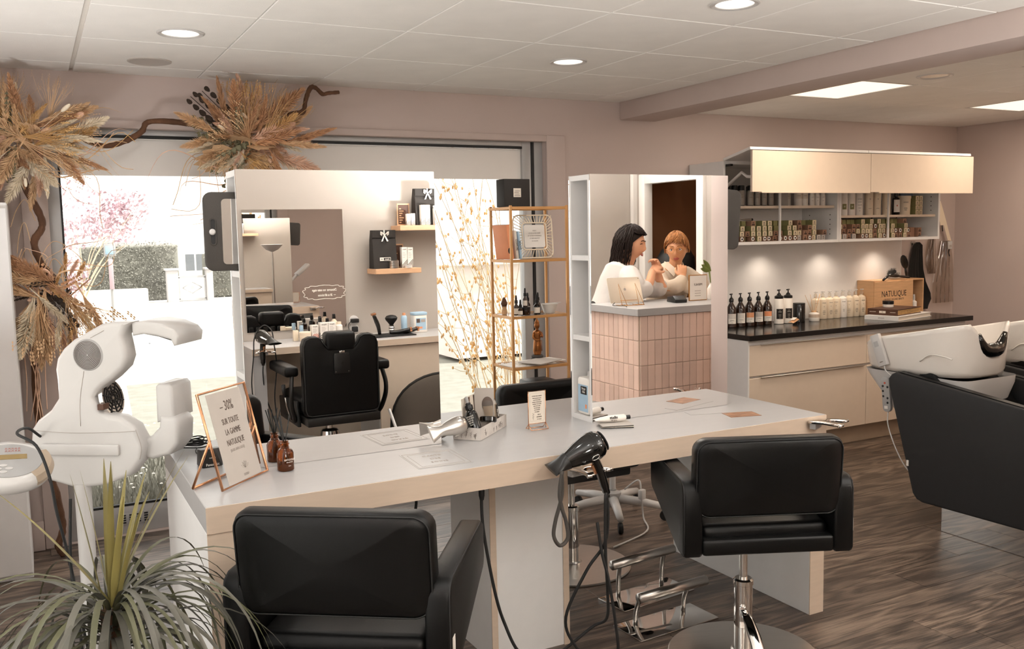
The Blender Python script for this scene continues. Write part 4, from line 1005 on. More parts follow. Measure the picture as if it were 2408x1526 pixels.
lc = [(210, 'bbd'), (320, 'bbtd'), (430, 'tccd'), (540, 'dbdd'), (650, 'tccb'), (755, 'cccd'), (860, 'tccc'), (965, 'tccc'), (1075, 'bbdd'), (1180, 'tbdd'), (1270, 'tddd'), (1360, 'tccc'), (1465, 'tccd'), (1570, 'gcbb'), (1670, 'bbdd'), (1770, 'tbbd'), (1860, 'cccc'), (1960, 'gd'), (2070, 'gb')]
Lx0, Lx1 = 4.262, 5.14
stacks([(Lx0 + (X - 210) / (2070 - 210) * (Lx1 - Lx0), s) for X, s in lc], 1.4755, 'left')
rc_ = [(160, 'cccb'), (250, 'gbbd'), (340, 'bbdd'), (430, 'gbbd'), (525, 'dcbd'), (615, 'tccc'), (705, 'tccd'), (800, 'cccc'), (890, 'bbtd'), (975, 'cccc'), (1068, 'tcc'), (1155, 'bbdd'), (1250, 'cccd'), (1340, 'btdd'), (1430, 'btdd'), (1515, 'cccb'), (1605, 'btd'), (1850, 'bb')]
Rx0, Rx1 = 5.302, 6.175
stacks([(Rx0 + (X - 160) / (1850 - 160) * (Rx1 - Rx0), s) for X, s in rc_], 1.4755, 'right')
# long dark carton and small things on the bottom boards
t = tag(G().box(6.07, 6.15, 4.92, 5.1, 1.476, 1.55, bev=.001, seg=1).obj('carton', 'box_brown', smooth=0), 'wide plain brown carton at the right end of the right wall cabinet', 'box')
def tube_lying(x, y, z, rz, label):
    t = thing('squeezed_tube', label, 'tube', (x, y, z), rz); n = 12
    g = G(); g.grid([[(q, a * cos(u), c * sin(u)) for u in [2 * pi * i / n for i in range(n)]] for q, a, c in ((-.07, .014, .0012), (-.03, .012, .006), (.03, .011, .010), (.035, .007, .007))], closed_u=True); g.obj('tube_body', 'grey_bottle', t)
    G().lathe([(0, 0), (.008, 0), (.009, .015), (0, .015)], 12, M=T(.035, 0, 0) @ RY(pi / 2)).obj('cap', 'ink_dark', t)
tube_lying(4.47, 4.95, 1.4755 + 4 * .0359 + .010, .15, 'squeezed grey tube lying on top of the stacked boxes in the left cabinet')
tube_lying(5.66, 4.95, 1.4755 + 4 * .0359 + .010, .1, 'squeezed grey tube on the stacked boxes, left half of the right cabinet')
tube_lying(5.93, 4.95, 1.4755 + 4 * .0359 + .010, .05, 'squeezed grey tube on the stacked boxes, right half of the right cabinet')
t = thing('tint_spatula', 'small white spatula lying at the right end of the right wall cabinet', 'spatula', (6.22, 4.89, 1.4775), .2)
G().box(-.05, .05, -.006, .006, -.001, .004, bev=.001).obj('handle', 'white_plastic', t); G().ball((-.055, 0, .002), .02, .014, .003).obj('blade', 'white_plastic', t)

# bottles
def bottle(name, label, cat, loc, parts, group=None, rz=0):
    t = thing(name, label, cat, loc, rz, group)
    for nm, m_, prof in parts: G().lathe(prof, 18).obj(nm, m_, t)
    return t
def band(t, r, z0, z1, m_, a=1.1, name='label_wrap', az=-pi / 2 - .5):
    n = 10; g = G(); g.grid([[(r * cos(az + a * (2 * i / n - 1)), r * sin(az + a * (2 * i / n - 1)), z) for i in range(n + 1)] for z in (z0, z1)]); return g.obj(name, m_, t)
LD = V((-.52, -.85, 0))
def bl(t, s, z, size, r, m_='ink', sx=.8): return lab(t, s, z, size, m_, r, vd=LD, sx=sx)
zs = 1.7225
for k in range(7):
    x = 4.27 + k * .062 + (.02 if k > 2 else 0)
    if k == 0:
        p0 = bottle('foam_can', 'grey can with a black cap on the upper left cabinet shelf, leftmost of its row', 'bottle', (x, 4.93, zs), [('can_body', 'grey_bottle', [(0, 0), (.021, 0), (.022, .003), (.022, .105), (.02, .108), (0, .108)]), ('cap', 'black_plastic', [(.0215, .108), (.0215, .138), (.019, .142), (0, .142)])], 'black capped cans on the upper left shelf')
        G().lathe([(.0225, 0.001), (.0225, .006), (.0222, .006), (.0222, .001)], 18).obj('base_ring', 'black_plastic', p0); bl(p0, 'N', .078, .008, .0225); bl(p0, 'NATULIQUE', .06, .006, .0225, sx=.6)
    else: dup(p0, (x, 4.93, zs), 0, 'grey can with a black cap on the upper left cabinet shelf, %s from the left' % ORD[k])
for k in range(5): dup(p0, (4.30 + k * .085, 5.03, zs), 0, 'grey black capped can standing in the back row, %s from the left' % ORD[k])
tag(G().box(4.735, 4.83, 4.93, 5.05, zs, zs + .15, bev=.002, seg=1).obj('carton', 'box_grey'), 'plain grey carton on the upper left cabinet shelf beside the post', 'box')
for k, x in enumerate((4.885, 4.925, 4.985)):
    q = bottle('white_bottle', ['white cylinder bottle behind the others, left of the white group', 'white cylinder bottle second in the white group on the upper left shelf', 'white cylinder bottle third in the white group on the upper left shelf'][k], 'bottle', (x, 5.0 if k == 0 else 4.93, zs), [('bottle_body', 'white_bottle', [(0, 0), (.026, 0), (.028, .004), (.028, .15), (.024, .155), (0, .155)])], 'white cylinders on the upper left shelf'); band(q, .0284, .05, .09, 'ivory_paper')
    bl(q, 'NATULIQUE', .07, .007, .0288, sx=.6)
for k, x in enumerate((5.05, 5.10, 5.155)):
    q = bottle('developer_bottle', ['small round shouldered white bottle, left one of three', 'small round shouldered white bottle, middle one of three', 'small round shouldered white bottle, right one of three beside the blue bowl'][k], 'bottle', (x, 4.92, zs), [('bottle_body', 'white_bottle', [(0, 0), (.019, 0), (.021, .003), (.021, .075), (.017, .088), (.011, .092), (.011, .10)]), ('cap', 'white_plastic', [(.0125, .10), (.0125, .116), (0, .117)])], 'small white bottles on the upper left shelf')
    bl(q, 'COLOUR', .06, .006, .0214, sx=.7); bl(q, 'cream', .035, .006, .0214)
def bowl(loc, label, r=.07):
    t = thing('tint_bowl', label, 'bowl', loc); t.rotation_euler = (radians(75), 0, radians(-20))
    G().lathe([(.0, -.05), (r * .5, -.048), (r * .75, -.03), (r, .0), (r * .97, .0), (r * .72, -.026), (0, -.042)], 28).obj('bowl_shell', 'blue_plastic', t)
    g = G(); g.tube([(r * 1.02 * cos(a), r * 1.02 * sin(a), .001) for a in [2 * pi * i / 28 for i in range(28)]], .003, 6, closed=True); g.obj('rim', 'black_rubber', t)
bowl((5.165 + .03, 5.05, zs + .075), 'blue grey bowl standing on edge at the right of the left cabinet')
bowl((6.255, 5.06, 1.80), 'blue grey bowl tucked at the right end of the right cabinet shelf', .08)
zr = 1.6485
for k, (x, m_, h) in enumerate(((5.33, 'white_bottle', .19), (5.39, 'white_bottle', .2), (5.47, 'white_bottle', .205), (5.55, 'white_bottle', .185), (5.66, 'cream_bottle', .20), (5.745, 'cream_bottle', .2), (5.85, 'cream_bottle', .19))):
    q = bottle('developer_bottle', '%s tall %s bottle from the left on the upper right cabinet shelf' % (ORD[k], 'white' if k < 4 else 'cream'), 'bottle', (x, 4.94 + (.03 if k == 0 else 0), zr), [('bottle_body', m_, [(0, 0), (.029, 0), (.031, .004), (.031, h - .03), (.027, h - .008), (.012, h), (0, h)])], 'tall bottles on the upper right shelf')
    if k in (1, 2): b_ = band(q, .0314, .045, .085, 'box_olive', .5); bl(q, '10' if k == 1 else '20', .065, .018, .0322, 'white_ink')
    elif k == 3: [bl(q, s, .12 - .022 * i, .0085, .0315, sx=.7) for i, s in enumerate(('NATULIQUE', 'COLOUR', 'DEVELOPER', '30 VOL', '9%'))]
    else: bl(q, 'N', .12, .014, .0315); bl(q, 'developer', .05, .007, .0315)
q = bottle('oil_bottle', 'black bottle with a white label in the right wall cabinet', 'bottle', (5.945, 4.93, zr), [('bottle_body', 'black_gloss', [(0, 0), (.027, 0), (.029, .003), (.029, .115), (.024, .130), (.012, .136), (.012, .142)]), ('cap', 'black_plastic', [(.014, .14), (.014, .165), (0, .166)])]); band(q, .0294, .02, .115, 'white_paper', .9); G().ball((LD * .0298 + V((0, 0, .07))), .004, .004, .007, 8, 6).obj('drop_mark', 'red_ink', q)
q = bottle('mask_tub', 'wide cream tub beside the black bottle in the right wall cabinet', 'tub', (6.055, 4.95, zr), [('tub_body', 'cream_bottle', [(0, 0), (.048, 0), (.052, .125), (0, .125)]), ('lid', 'cream_bottle', [(.055, .125), (.055, .142), (.05, .146), (0, .146)])]); bl(q, 'NATULIQUE', .095, .011, .0515, sx=.6); bl(q, 'REPAIR', .05, .010, .050); bl(q, 'MASK', .036, .010, .050)
for c_ in range(2):
    for r in range(4):
        dup(proto['c'], (6.15 + c_ * .042, 4.9, zr + .0005 + r * .0362), 0, 'cream ended small box in the %s column beside the cream tub, %s' % (('left', 'right')[c_], UP[r]), 'small boxes on the upper right shelf')

# on the worktop
zw = .863
lm = ['marble_paper', 'white_paper', 'tan_label', 'grey_paper', 'orange_paper']
for k in range(5):
    x = (4.43, 4.515, 4.60, 4.685, 4.77)[k]
    q = bottle('pump_bottle', '%s dark amber pump bottle from the mirror on the black worktop, %s label' % (ORD[k], ('blotched', 'grid patterned', 'orange patterned', 'grey patterned', 'orange striped')[k]), 'bottle', (x, 5.07, zw), [('bottle_body', 'dark_amber', [(0, 0), (.033, 0), (.036, .003), (.036, .125), (.033, .138), (.013, .176), (.013, .184)]), ('pump_collar', 'black_plastic', [(.015, .182), (.0165, .185), (.0165, .202), (.01, .212), (.005, .216), (.004, .236), (0, .236)])], 'dark amber pump bottles')
    G().box(-.022, .014, -.006, .006, .234, .243, bev=.002, M=RZ(.5)).obj('pump_head', 'black_plastic', q)
    band(q, .0364, .028, .100, 'white_paper', .85); band(q, .0367, .064, .0995, lm[k], .8, 'label_pattern'); bl(q, 'NATURALTECH', .052, .006, .0368, sx=.7); bl(q, '1000 ml', .036, .005, .0368)
    if k == 1:
        g = G(); [g.tube([(LD * .0372 + V((-LD.y * u, LD.x * u, 0)) * 1 + V((0, 0, .065)))[:], (LD * .0372 + V((-LD.y * u, LD.x * u, 0)) + V((0, 0, .099)))[:]], .0006, 4) for u in (-.015, -.005, .005, .015)]; g.obj('grid_print', 'ink', q)
for k in range(2):
    q = bottle('foam_bottle', ('left white foam bottle with a broad black pump, next to the dark bottles', 'right white foam bottle with a broad black pump, next to the black canister')[k], 'bottle', (4.865 + k * .09, 5.05, zw), [('bottle_body', 'white_bottle', [(0, 0), (.032, 0), (.035, .003), (.035, .178), (.031, .186), (0, .186)]), ('pump_collar', 'black_plastic', [(.031, .186), (.032, .188), (.032, .204), (.016, .212), (.013, .222), (.005, .228), (.004, .246), (0, .246)])], 'white foam bottles')
    G().box(-.026, .018, -.007, .007, .244, .253, bev=.002, M=RZ(.5)).obj('pump_head', 'black_plastic', q)
    band(q, .0354, .038, .112, 'black_paper', .75)
    for i, (s, z_) in enumerate((('OI', .1), ('OI/WASH', .09), ('beauty care', .07), ('for all hair', .06), ('1000 ml', .046))): bl(q, s, z_, .007 if i < 2 else .0045, .0358, 'white_ink', .8)
bottle('canister', 'black cylindrical canister beside the white foam bottles', 'canister', (5.075, 5.06, zw), [('canister_body', 'black_gloss', [(0, 0), (.044, 0), (.046, .002), (.046, .132), (.045, .135)]), ('lid', 'black_plastic', [(.0455, .133), (.046, .134), (.045, .142), (.03, .143), (0, .143)])])
t = thing('sachet', 'small printed sachet lying on the black worktop before the foam bottles', 'sachet', (4.93, 4.965, zw + .012), .35)
G().grid([[(-.05, -.02, 0), (-.02, -.022, .006), (.02, -.022, .014), (.05, -.02, .02)], [(-.05, 0, .006), (-.02, 0, .016), (.02, 0, .026), (.05, 0, .026)], [(-.05, .02, 0), (-.02, .022, .008), (.02, .022, .016), (.05, .02, .02)]], thick=.001).obj('sachet_body', 'brown_plume', t); G().box(-.02, .03, -.014, .014, .026, .0275, M=RY(-.28)).obj('sachet_label', 'white_paper', t, smooth=0)
q = bottle('reed_diffuser', 'white reed diffuser with a beige band on the black worktop', 'diffuser', (5.21, 5.04, zw), [('diffuser_jar', 'white_bottle', [(0, 0), (.037, 0), (.039, .003), (.039, .052), (.034, .06), (.016, .066), (.0155, .076), (0, .076)]), ('beige_band', 'beige_edge', [(.0392, .028), (.0395, .028), (.0395, .052), (.0392, .052)]), ('neck', 'pine', [(.0165, .068), (.0168, .068), (.0168, .078), (.012, .078)])])
for dx, dy in ((-.085, .01), (-.02, .02), (.0, -.02), (.065, .01), (.08, .02)): G().tube([(-dx * .15, 0, .01), (dx * .25, dy * .3, .07), (dx, dy, .20)], .0016, 5).obj('reed', 'pine', q)
for k in range(8):
    x = (5.295, 5.37, 5.442, 5.513, 5.584, 5.655, 5.723, 5.79)[k]
    if k == 0:
        p1_ = bottle('shampoo_bottle', 'first cream shampoo bottle of the row, next to the white diffuser', 'bottle', (x, 5.11, zw), [('bottle_body', 'cream_bottle', [(0, 0), (.036, 0), (.04, .006), (.04, .13), (.036, .15), (.02, .163), (.013, .166), (.013, .172)]), ('pump_collar', 'clear_plastic', [(.014, .17), (.015, .172), (.015, .188), (.008, .198), (.004, .2), (.004, .214), (0, .214)])], 'cream pump bottles on the black worktop')
        G().box(-.014, .02, -.005, .005, .205, .212, bev=.002, M=RZ(-.6)).obj('pump_head', 'white_plastic', p1_)
        for i, s in enumerate(('NATULIQUE', 'N', 'VOLUME', 'SHAMPOO', '1000 ml')): bl(p1_, s, .125 - (0, .028, .062, .073, .086)[i], .0085 if i != 1 else .012, .0404, 'ink', .65)
        p2_ = bottle('shampoo_bottle', 'fifth cream shampoo bottle of the row, whiter than its neighbours', 'bottle', ((5.584), 5.11, zw), [('bottle_body', 'white_bottle', [(0, 0), (.036, 0), (.04, .006), (.04, .13), (.036, .15), (.02, .163), (.013, .166), (.013, .172)]), ('pump_collar', 'clear_plastic', [(.014, .17), (.015, .172), (.015, .188), (.008, .198), (.004, .2), (.004, .214), (0, .214)])], 'cream pump bottles on the black worktop')
        G().box(-.014, .02, -.005, .005, .205, .212, bev=.002, M=RZ(-.6)).obj('pump_head', 'white_plastic', p2_)
        for i, s in enumerate(('NATULIQUE', 'N', 'SCALP', 'CARE')): bl(p2_, s, .125 - (0, .028, .062, .073)[i], .0085, .0404, 'ink', .65)
    elif k != 4: dup(p1_, (x, 5.11, zw), random.uniform(-.3, .3), '%s cream shampoo bottle of the row on the black worktop%s' % (ORD[k], ', next to the wooden crate' if k == 7 else ''))
# books
t = thing('binder', 'white binder lying at the bottom of the book pile on the worktop', 'book', (5.87, 4.825, zw), radians(13)); G().box(-.27, .27, -.17, .17, 0, .003).obj('cover', 'white_board', t, smooth=0); G().box(-.265, .26, -.165, .165, .003, .028).obj('pages', 'ivory_paper', t, smooth=0); G().box(-.27, .27, -.17, .17, .028, .032).obj('cover', 'white_board', t, smooth=0); G().box(-.27, -.266, -.17, .17, .003, .028).obj('spine', 'white_board', t, smooth=0)
text('NATULIQUE', .014, 'ink_pale', t, face((-.2705, 0, .016), (0, -1, 0), (0, 0, 1)), sx=.8)
t = thing('swatch_book', 'dark brown swatch book with yellow page edges on the white binder', 'book', (5.85, 4.845, zw + .0325), radians(13)); G().box(-.19, .19, -.14, .14, 0, .004).obj('cover', 'brown_frame', t, smooth=0); g = G(); [g.box(-.185, .187, -.137, .137, .006 + i * .009, .011 + i * .009) for i in range(4)]; g.obj('pages', 'ochre_plume', t, smooth=0); G().box(-.19, .19, -.14, .14, .042, .046).obj('cover', 'brown_frame', t, smooth=0); G().box(-.19, -.187, -.14, .14, .004, .042).obj('spine', 'brown_frame', t, smooth=0)
G().box(-.1905, -.1900, -.03, .03, .015, .032).obj('spine_label', 'ivory_paper', t, smooth=0); g = G(); g.box(-.1905, -.19, .06, .12, .022, .025); g.box(-.1905, -.19, -.12, -.07, .022, .025); g.obj('spine_line', 'ivory_paper', t, smooth=0); text('N', .012, 'ink_dark', t, face((-.1908, 0, .0235), (0, -1, 0), (0, 0, 1)))
q = bottle('wax_jar', 'small jar with a black lid on the swatch book before the crate', 'jar', (5.845, 4.90, zw + .079), [('jar_body', 'white_bottle', [(0, 0), (.038, 0), (.04, .003), (.04, .022), (0, .022)]), ('lid', 'black_plastic', [(.041, .022), (.042, .024), (.042, .046), (.04, .048), (0, .048)])])
for o in COL.objects:
    if o.name.startswith('binder'): o.scale = (.98, .78, 1)
    if o.name.startswith('swatch_book'): o.scale = (.98, .85, 1)
    if o.name.startswith('shampoo_bottle'): o.scale = (.86, .86, 1)
# wooden crate
t = thing('wooden_crate', 'pale wooden crate printed NATULIQUE on the black worktop', 'crate', (6.115, 5.095, zw)); cw, chh = .29, .275
g = G(); g.box(-cw, cw, -.07, .09, 0, .01); g.box(-cw, cw, -.07, .09, chh - .01, chh); g.box(-cw, -cw + .01, -.07, .09, .01, chh - .01); g.box(cw - .01, cw, -.07, .09, .01, chh - .01); g.box(-cw + .01, cw - .01, .08, .09, .01, chh - .01); g.obj('crate_box', 'pine', t, smooth=0)
G().box(-cw + .004, .155, -.078, -.0702, .006, chh - .008, bev=.001, seg=1).obj('sliding_lid', 'pine', t, smooth=0)
text('NATULIQUE', .066, 'ink_dark', t, face((-.065, -.0785, .165), (1, 0, 0), (0, 0, 1)), sx=.78); text('CERTIFIED ORGANIC BEAUTY', .022, 'ink', t, face((-.065, -.0785, .122), (1, 0, 0), (0, 0, 1)), sx=.78)
q = bottle('spray_bottle', 'white spray bottle standing in the open end of the wooden crate', 'bottle', (6.325, 5.055, zw + .0105), [('bottle_body', 'white_bottle', [(0, 0), (.024, 0), (.026, .003), (.026, .075), (.014, .085), (.01, .09)]), ('spray_head', 'white_plastic', [(.012, .09), (.013, .1), (.011, .135), (0, .136)])]); G().box(-.02, .002, -.005, .005, .122, .132, bev=.001, M=RZ(.4)).obj('nozzle', 'white_plastic', q); bl(q, 'spray', .02, .008, .0264)
bottle('serum_bottle', 'slim black bottle behind the white spray in the wooden crate', 'bottle', (6.287, 5.11, zw + .0105), [('bottle_body', 'black_gloss', [(0, 0), (.016, 0), (.017, .003), (.017, .1), (.008, .115), (.008, .12)]), ('cap', 'black_plastic', [(.009, .12), (.009, .15), (0, .15)])])
# brushes on the crate
def brush(loc, rz, ry, label, m_='black_plastic'):
    t = thing('hair_brush', label, 'brush', loc); t.rotation_euler = (0, ry, rz)
    G().tube([(-.13, 0, 0), (-.06, 0, .002), (-.02, 0, .003)], [.008, .010, .008], 10).obj('handle', m_, t)
    G().ball((.04, 0, .004), .065, .03, .012).obj('brush_head', m_, t)
    g = G(); rnd = random.Random(2)
    for i in range(11):
        for j in range(5):
            p = V((-.005 + i * .009, -.018 + j * .009, .012)); g.tube([p, p + V((rnd.uniform(-.003, .003), rnd.uniform(-.004, .004), .02))], .0008, 4)
    g.obj('bristles', 'black_rubber', t)['kind'] = 'stuff'
zb = zw + chh + .012
brush((6.03, 5.045, zb + .028), radians(18), radians(-16), 'black paddle brush tilted on the left of the crate top'); brush((6.165, 5.08, zb + .008), radians(80), 0, 'brown oval brush lying in the middle of the crate top', 'dark_brown'); brush((6.27, 5.10, zb + .085), radians(200), radians(-62), 'black brush standing up on the right of the crate top')
# aprons on hooks
def hook(x, y, z, label):
    t = thing('wall_hook', label, 'hook', (x, y, z)); G().lathe([(0, 0), (.016, 0), (.016, .006), (0, .006)], 14, M=RX(pi / 2)).obj('rosette', 'steel', t); G().tube(spline([(0, -.004, 0), (0, -.03, -.004), (0, -.038, .012)], 4), .004, 8).obj('peg', 'steel', t)
hook(6.47, 5.199, 1.42, 'steel hook on the back wall holding the black apron'); hook(6.72, 5.199, 1.76, 'steel hook on the back wall holding the clear apron')
def drape(name, label, x, y, rows, m_, folds, seed):
    """rows: (z, left, right)"""
    rnd = random.Random(seed); ph = rnd.random() * 6; R = []
    for i, (z, l, r) in enumerate(rows):
        n = 22; R.append([(x + l + (r - l) * k / n, y + folds * sin(ph + k * 1.3 + i * .12) * min(1, .3 + i * .15) - abs(0), z) for k in range(n + 1)])
    return tag(G().grid(R, thick=.002).obj(name, m_, smooth=80), label, 'apron')
drape('black_apron', 'black apron hanging on the back wall beside the wooden crate', 6.50, 5.165, [(1.425, -.03, .02), (1.40, -.05, .05), (1.32, -.07, .05), (1.2, -.085, .06), (1.1, -.09, .09), (1.0, -.09, .15), (.95, -.09, .16), (.9, -.085, .13), (.868, -.08, .12)], 'black_fabric', .016, 1)
cp = thin_glass('clear_vinyl', (.88, .85, .82), 1.6)
ap = thing('clear_apron', 'clear vinyl apron with beige straps hanging in the back corner', 'apron', (6.75, 5.16, 1.76))
def dz(rows, folds, ph):
    R = []
    for i, (z, l, r) in enumerate(rows):
        n = 26; R.append([(l + (r - l) * k / n, folds * (sin(ph + k * 1.1 + i * .35) + .5 * sin(k * 2.3 + i)) , z) for k in range(n + 1)])
    return R
G().grid(dz([(-.33, .03, .13), (-.45, .0, .155), (-.55, -.03, .17), (-.68, -.05, .18), (-.80, -.055, .19), (-.85, -.05, .195)], .012, .3), thick=.001).obj('apron_sheet', 'clear_vinyl', ap, smooth=80)
G().grid(dz([(-.30, -.12, -.05), (-.42, -.15, -.04), (-.52, -.155, -.03), (-.60, -.13, -.04)], .012, 2.3), thick=.001).obj('folded_sheet', 'clear_vinyl', ap, smooth=80)
for pts in ([(-.03, -.005, .0), (-.02, -.02, -.1), (.01, -.02, -.2)], [(-.025, -.01, .0), (.03, -.02, -.15), (.075, -.018, -.25), (.115, -.014, -.33)]):
    g = G(); s = spline(pts, 5); g.grid([[p + V((-.019, 0, 0)), p + V((.019, -.004, 0))] for p in s], thick=.003); g.obj('strap', 'cream_bottle', ap)
b_ = G().box(.085, .135, -.03, -.018, -.40, -.335, bev=.003).obj('buckle', 'white_plastic', ap); G().box(.095, .125, -.0315, -.03, -.385, -.365).obj('buckle_label', 'ink_pale', b_, smooth=0)
G().tube([(.11, -.02, -.40), (.10, -.02, -.43), (.115, -.02, -.46)], .004, 6).obj('clip', 'ink_dark', ap); G().tube([(.012, -.02, -.2), (.02, -.02, -.25)], .004, 6).obj('clip', 'ink_dark', ap)

# ================================================================== GOLD SHELF BY THE WINDOW
sx0, sx1, sy0, sy1 = 2.412, 2.778, 4.6, 4.85
t = thing('gold_shelf', 'slim gold metal shelf with glass boards standing by the window', 'shelf', ((sx0 + sx1) / 2, (sy0 + sy1) / 2, 0))
hx, hy = (sx1 - sx0) / 2, (sy1 - sy0) / 2
for x in (-hx, hx):
    for y in (-hy, hy): G().box(x - .007, x + .007, y - .007, y + .007, 0, 1.725, bev=.0015, seg=1).obj('post', 'gold_paint', t)
for z in (.30, .50, .80, 1.095, 1.418, 1.718):
    g = G()
    for y in (-hy, hy): g.box(-hx + .0071, hx - .0071, y - .006, y + .006, z - .016, z, bev=.001, seg=1)
    for x in (-hx, hx): g.box(x - .006, x + .006, -hy + .0071, hy - .0071, z - .016, z, bev=.001, seg=1)
    r = g.obj('shelf_rail', 'gold_paint', t)
    G().box(-hx + .007, hx - .007, -hy + .007, hy - .007, z - .006, z - .001).obj('glass_board', 'frame_glass', r, smooth=0)
def onshelf(x, y): return (x, y)
t = thing('gift_box', 'square black box with a pale label on top of the gold shelf', 'box', (2.50, 4.73, 1.7195)); G().box(-.084, .084, -.05, .05, 0, .158, bev=.003).obj('box_body', 'black_paper', t)
l = G().box(-.024, .024, -.0512, -.0502, .055, .105).obj('label', 'ivory_paper', t, smooth=0); g = G(); [g.box(-.018 + .003 * (i % 2), .018 - .004 * (i % 3), -.0516, -.0512, .062 + i * .009, .0645 + i * .009) for i in range(4)]; g.obj('label_print', 'ink', l, smooth=0)
for k, (x, m_, w_, h_, lb) in enumerate(((2.445, 'orange_paper', .03, .20, 'orange book leaning at the left of the gold shelf'), (2.483, 'ivory_paper', .016, .165, 'white spined book next to the orange book on the gold shelf'), (2.505, 'blue_label', .012, .16, 'pale blue book right of the white one on the gold shelf'))):
    b = thing('book', lb, 'book', (x, 4.74, 1.4195), radians(8)); b.rotation_euler = (0, radians((-7, -6, -6)[k]), radians(8))
    G().box(-w_ / 2, w_ / 2, -.07, .07, 0.001, h_, bev=.002).obj('cover', m_, b); G().box(-w_ / 2 + .002, w_ / 2 - .002, -.066, .0702, .003, h_ + .0004).obj('pages', 'white_paper', b, smooth=0)
    if k: text(('COIFFURE', 'BEAUTÉ')[k - 1], .018, 'ink_dark', b, face((0, -.0708, h_ * .5), (0, 0, -1), (1, 0, 0)), sx=.8)
    else: G().ball((-.01, -.0702, .05), .012, .001, .018, 8, 6).obj('cover_print', 'ink_dark', b)
t = thing('rattan_frame', 'rounded rattan frame holding a printed notice on the gold shelf', 'frame', (2.628, 4.72, 1.4195), radians(-4)); t.rotation_euler = (radians(-6), 0, radians(-4))
g = G()
for d, r_ in ((.125, .03), (.078, .02)): g.tube([(p[0], (0, -.02)[d < .1], .128 + p[1]) for p in rrect(-d, d, -d, d, .035 if d > .1 else .02, 5)], .0042, 7, closed=True)
A_ = rrect(-.125, .125, -.125, .125, .035, 5); B_ = rrect(-.078, .078, -.078, .078, .02, 5)
for k in range(44):
    f = k / 44
    def at(L, f):
        n = len(L); i = f * n; a = L[int(i) % n]; b = L[(int(i) + 1) % n]; q = i - int(i); return (a[0] + (b[0] - a[0]) * q, a[1] + (b[1] - a[1]) * q)
    def per(d, f):
        s = f * 4; e = int(s); q = (s - e) * 2 - 1; return [(d, q * d), (-q * d, d), (-d, -q * d), (q * d, -d)][e]
    a, b = per(.124, f), per(.077, f)
    if max(abs(a[0]), abs(a[1])) < .126: g.tube([(a[0] * .985, 0, .128 + a[1] * .985), (b[0], -.02, .128 + b[1])], .0028, 5)
g.obj('rattan_weave', 'cream_bottle', t)
G().prism(rrect(-.066, .066, .062, .194, .012, 4), -.022, -.019, 'y').obj('notice', 'white_paper', t, smooth=0)
for k, s in enumerate(('MERCI', 'POUR VOTRE VISITE', 'ET VOTRE CONFIANCE', 'À TRÈS BIENTÔT', 'AU SALON')): text(s, .0105, 'ink_pale', t, face((0, -.0226, .16 - k * .015), (1, 0, 0), (0, 0, 1)), sx=.8)
def dropper(x, y, z, label, h=.07, r=.015, m_='dark_amber'):
    q = bottle('dropper_bottle', label, 'bottle', (x, y, z), [('bottle_body', m_, [(0, 0), (r, 0), (r * 1.05, .003), (r * 1.05, h * .72), (r * .5, h * .9), (r * .5, h)]), ('dropper_cap', 'black_rubber', [(r * .62, h), (r * .66, h + .002), (r * .6, h + .018), (r * .35, h + .02), (r * .4, h + .028), (r * .3, h + .045), (0, h + .048)])], 'small dark bottles on the gold shelf')
    band(q, r * 1.07, h * .12, h * .6, 'ivory_paper', 1.0); return q
zg = 1.0955
t = thing('wooden_figurine', 'little pale wooden figure left of the dropper bottles on the gold shelf', 'figurine', (2.452, 4.78, zg)); G().lathe([(0, 0), (.016, 0), (.017, .01), (.012, .035), (.016, .045), (0, .046)], 12).obj('figure_base', 'pine', t); G().lathe([(.014, .046), (.02, .062), (.012, .085), (.004, .1), (0, .1)], 10).obj('figure_top', 'bark', t)
dropper(2.468, 4.66, zg, 'dark dropper bottle at the left edge of the gold shelf group'); dropper(2.487, 4.645, zg, 'short dark bottle just left of the stacked jar on the gold shelf', .045)
bottle('balm_jar', 'low dark jar with a pale label under a dropper bottle on the gold shelf', 'jar', (2.528, 4.655, zg), [('jar_body', 'dark_amber', [(0, 0), (.024, 0), (.026, .003), (.026, .032)]), ('lid', 'black_plastic', [(.0262, .032), (.027, .034), (.027, .046), (0, .047)])])
dropper(2.524, 4.655, zg + .0475, 'dropper bottle standing on top of the low dark jar', .062, .014); dropper(2.565, 4.70, zg, 'amber dropper bottle behind, third tall one of the gold shelf group', .078, .016); dropper(2.605, 4.66, zg, 'black dropper bottle with a pale label in front of the amber one', .068, .019, 'black_gloss'); dropper(2.628, 4.69, zg, 'amber bottle next to the white bowl on the gold shelf', .078, .016)
t = thing('mixing_bowl', 'white mixing bowl with a spatula across it on the gold shelf', 'bowl', (2.705, 4.69, zg)); G().lathe([(0, 0), (.03, 0), (.034, .003), (.05, .052), (.055, .054), (.048, .052), (.03, .008), (0, .006)], 28).obj('bowl_shell', 'white_bottle', t); G().box(-.055, .085, -.005, .005, .0545, .059, bev=.0015, M=RZ(.1)).obj('spatula', 'white_plastic', t)
t = thing('bronze_statue', 'small bronze standing figure statue on the gold shelf', 'statue', (2.675, 4.79, .8005)); G().lathe([(0, 0), (.036, 0), (.04, .008), (.034, .02), (.038, .028), (.03, .036), (0, .036)], 20).obj('pedestal', 'grey_foam', t)
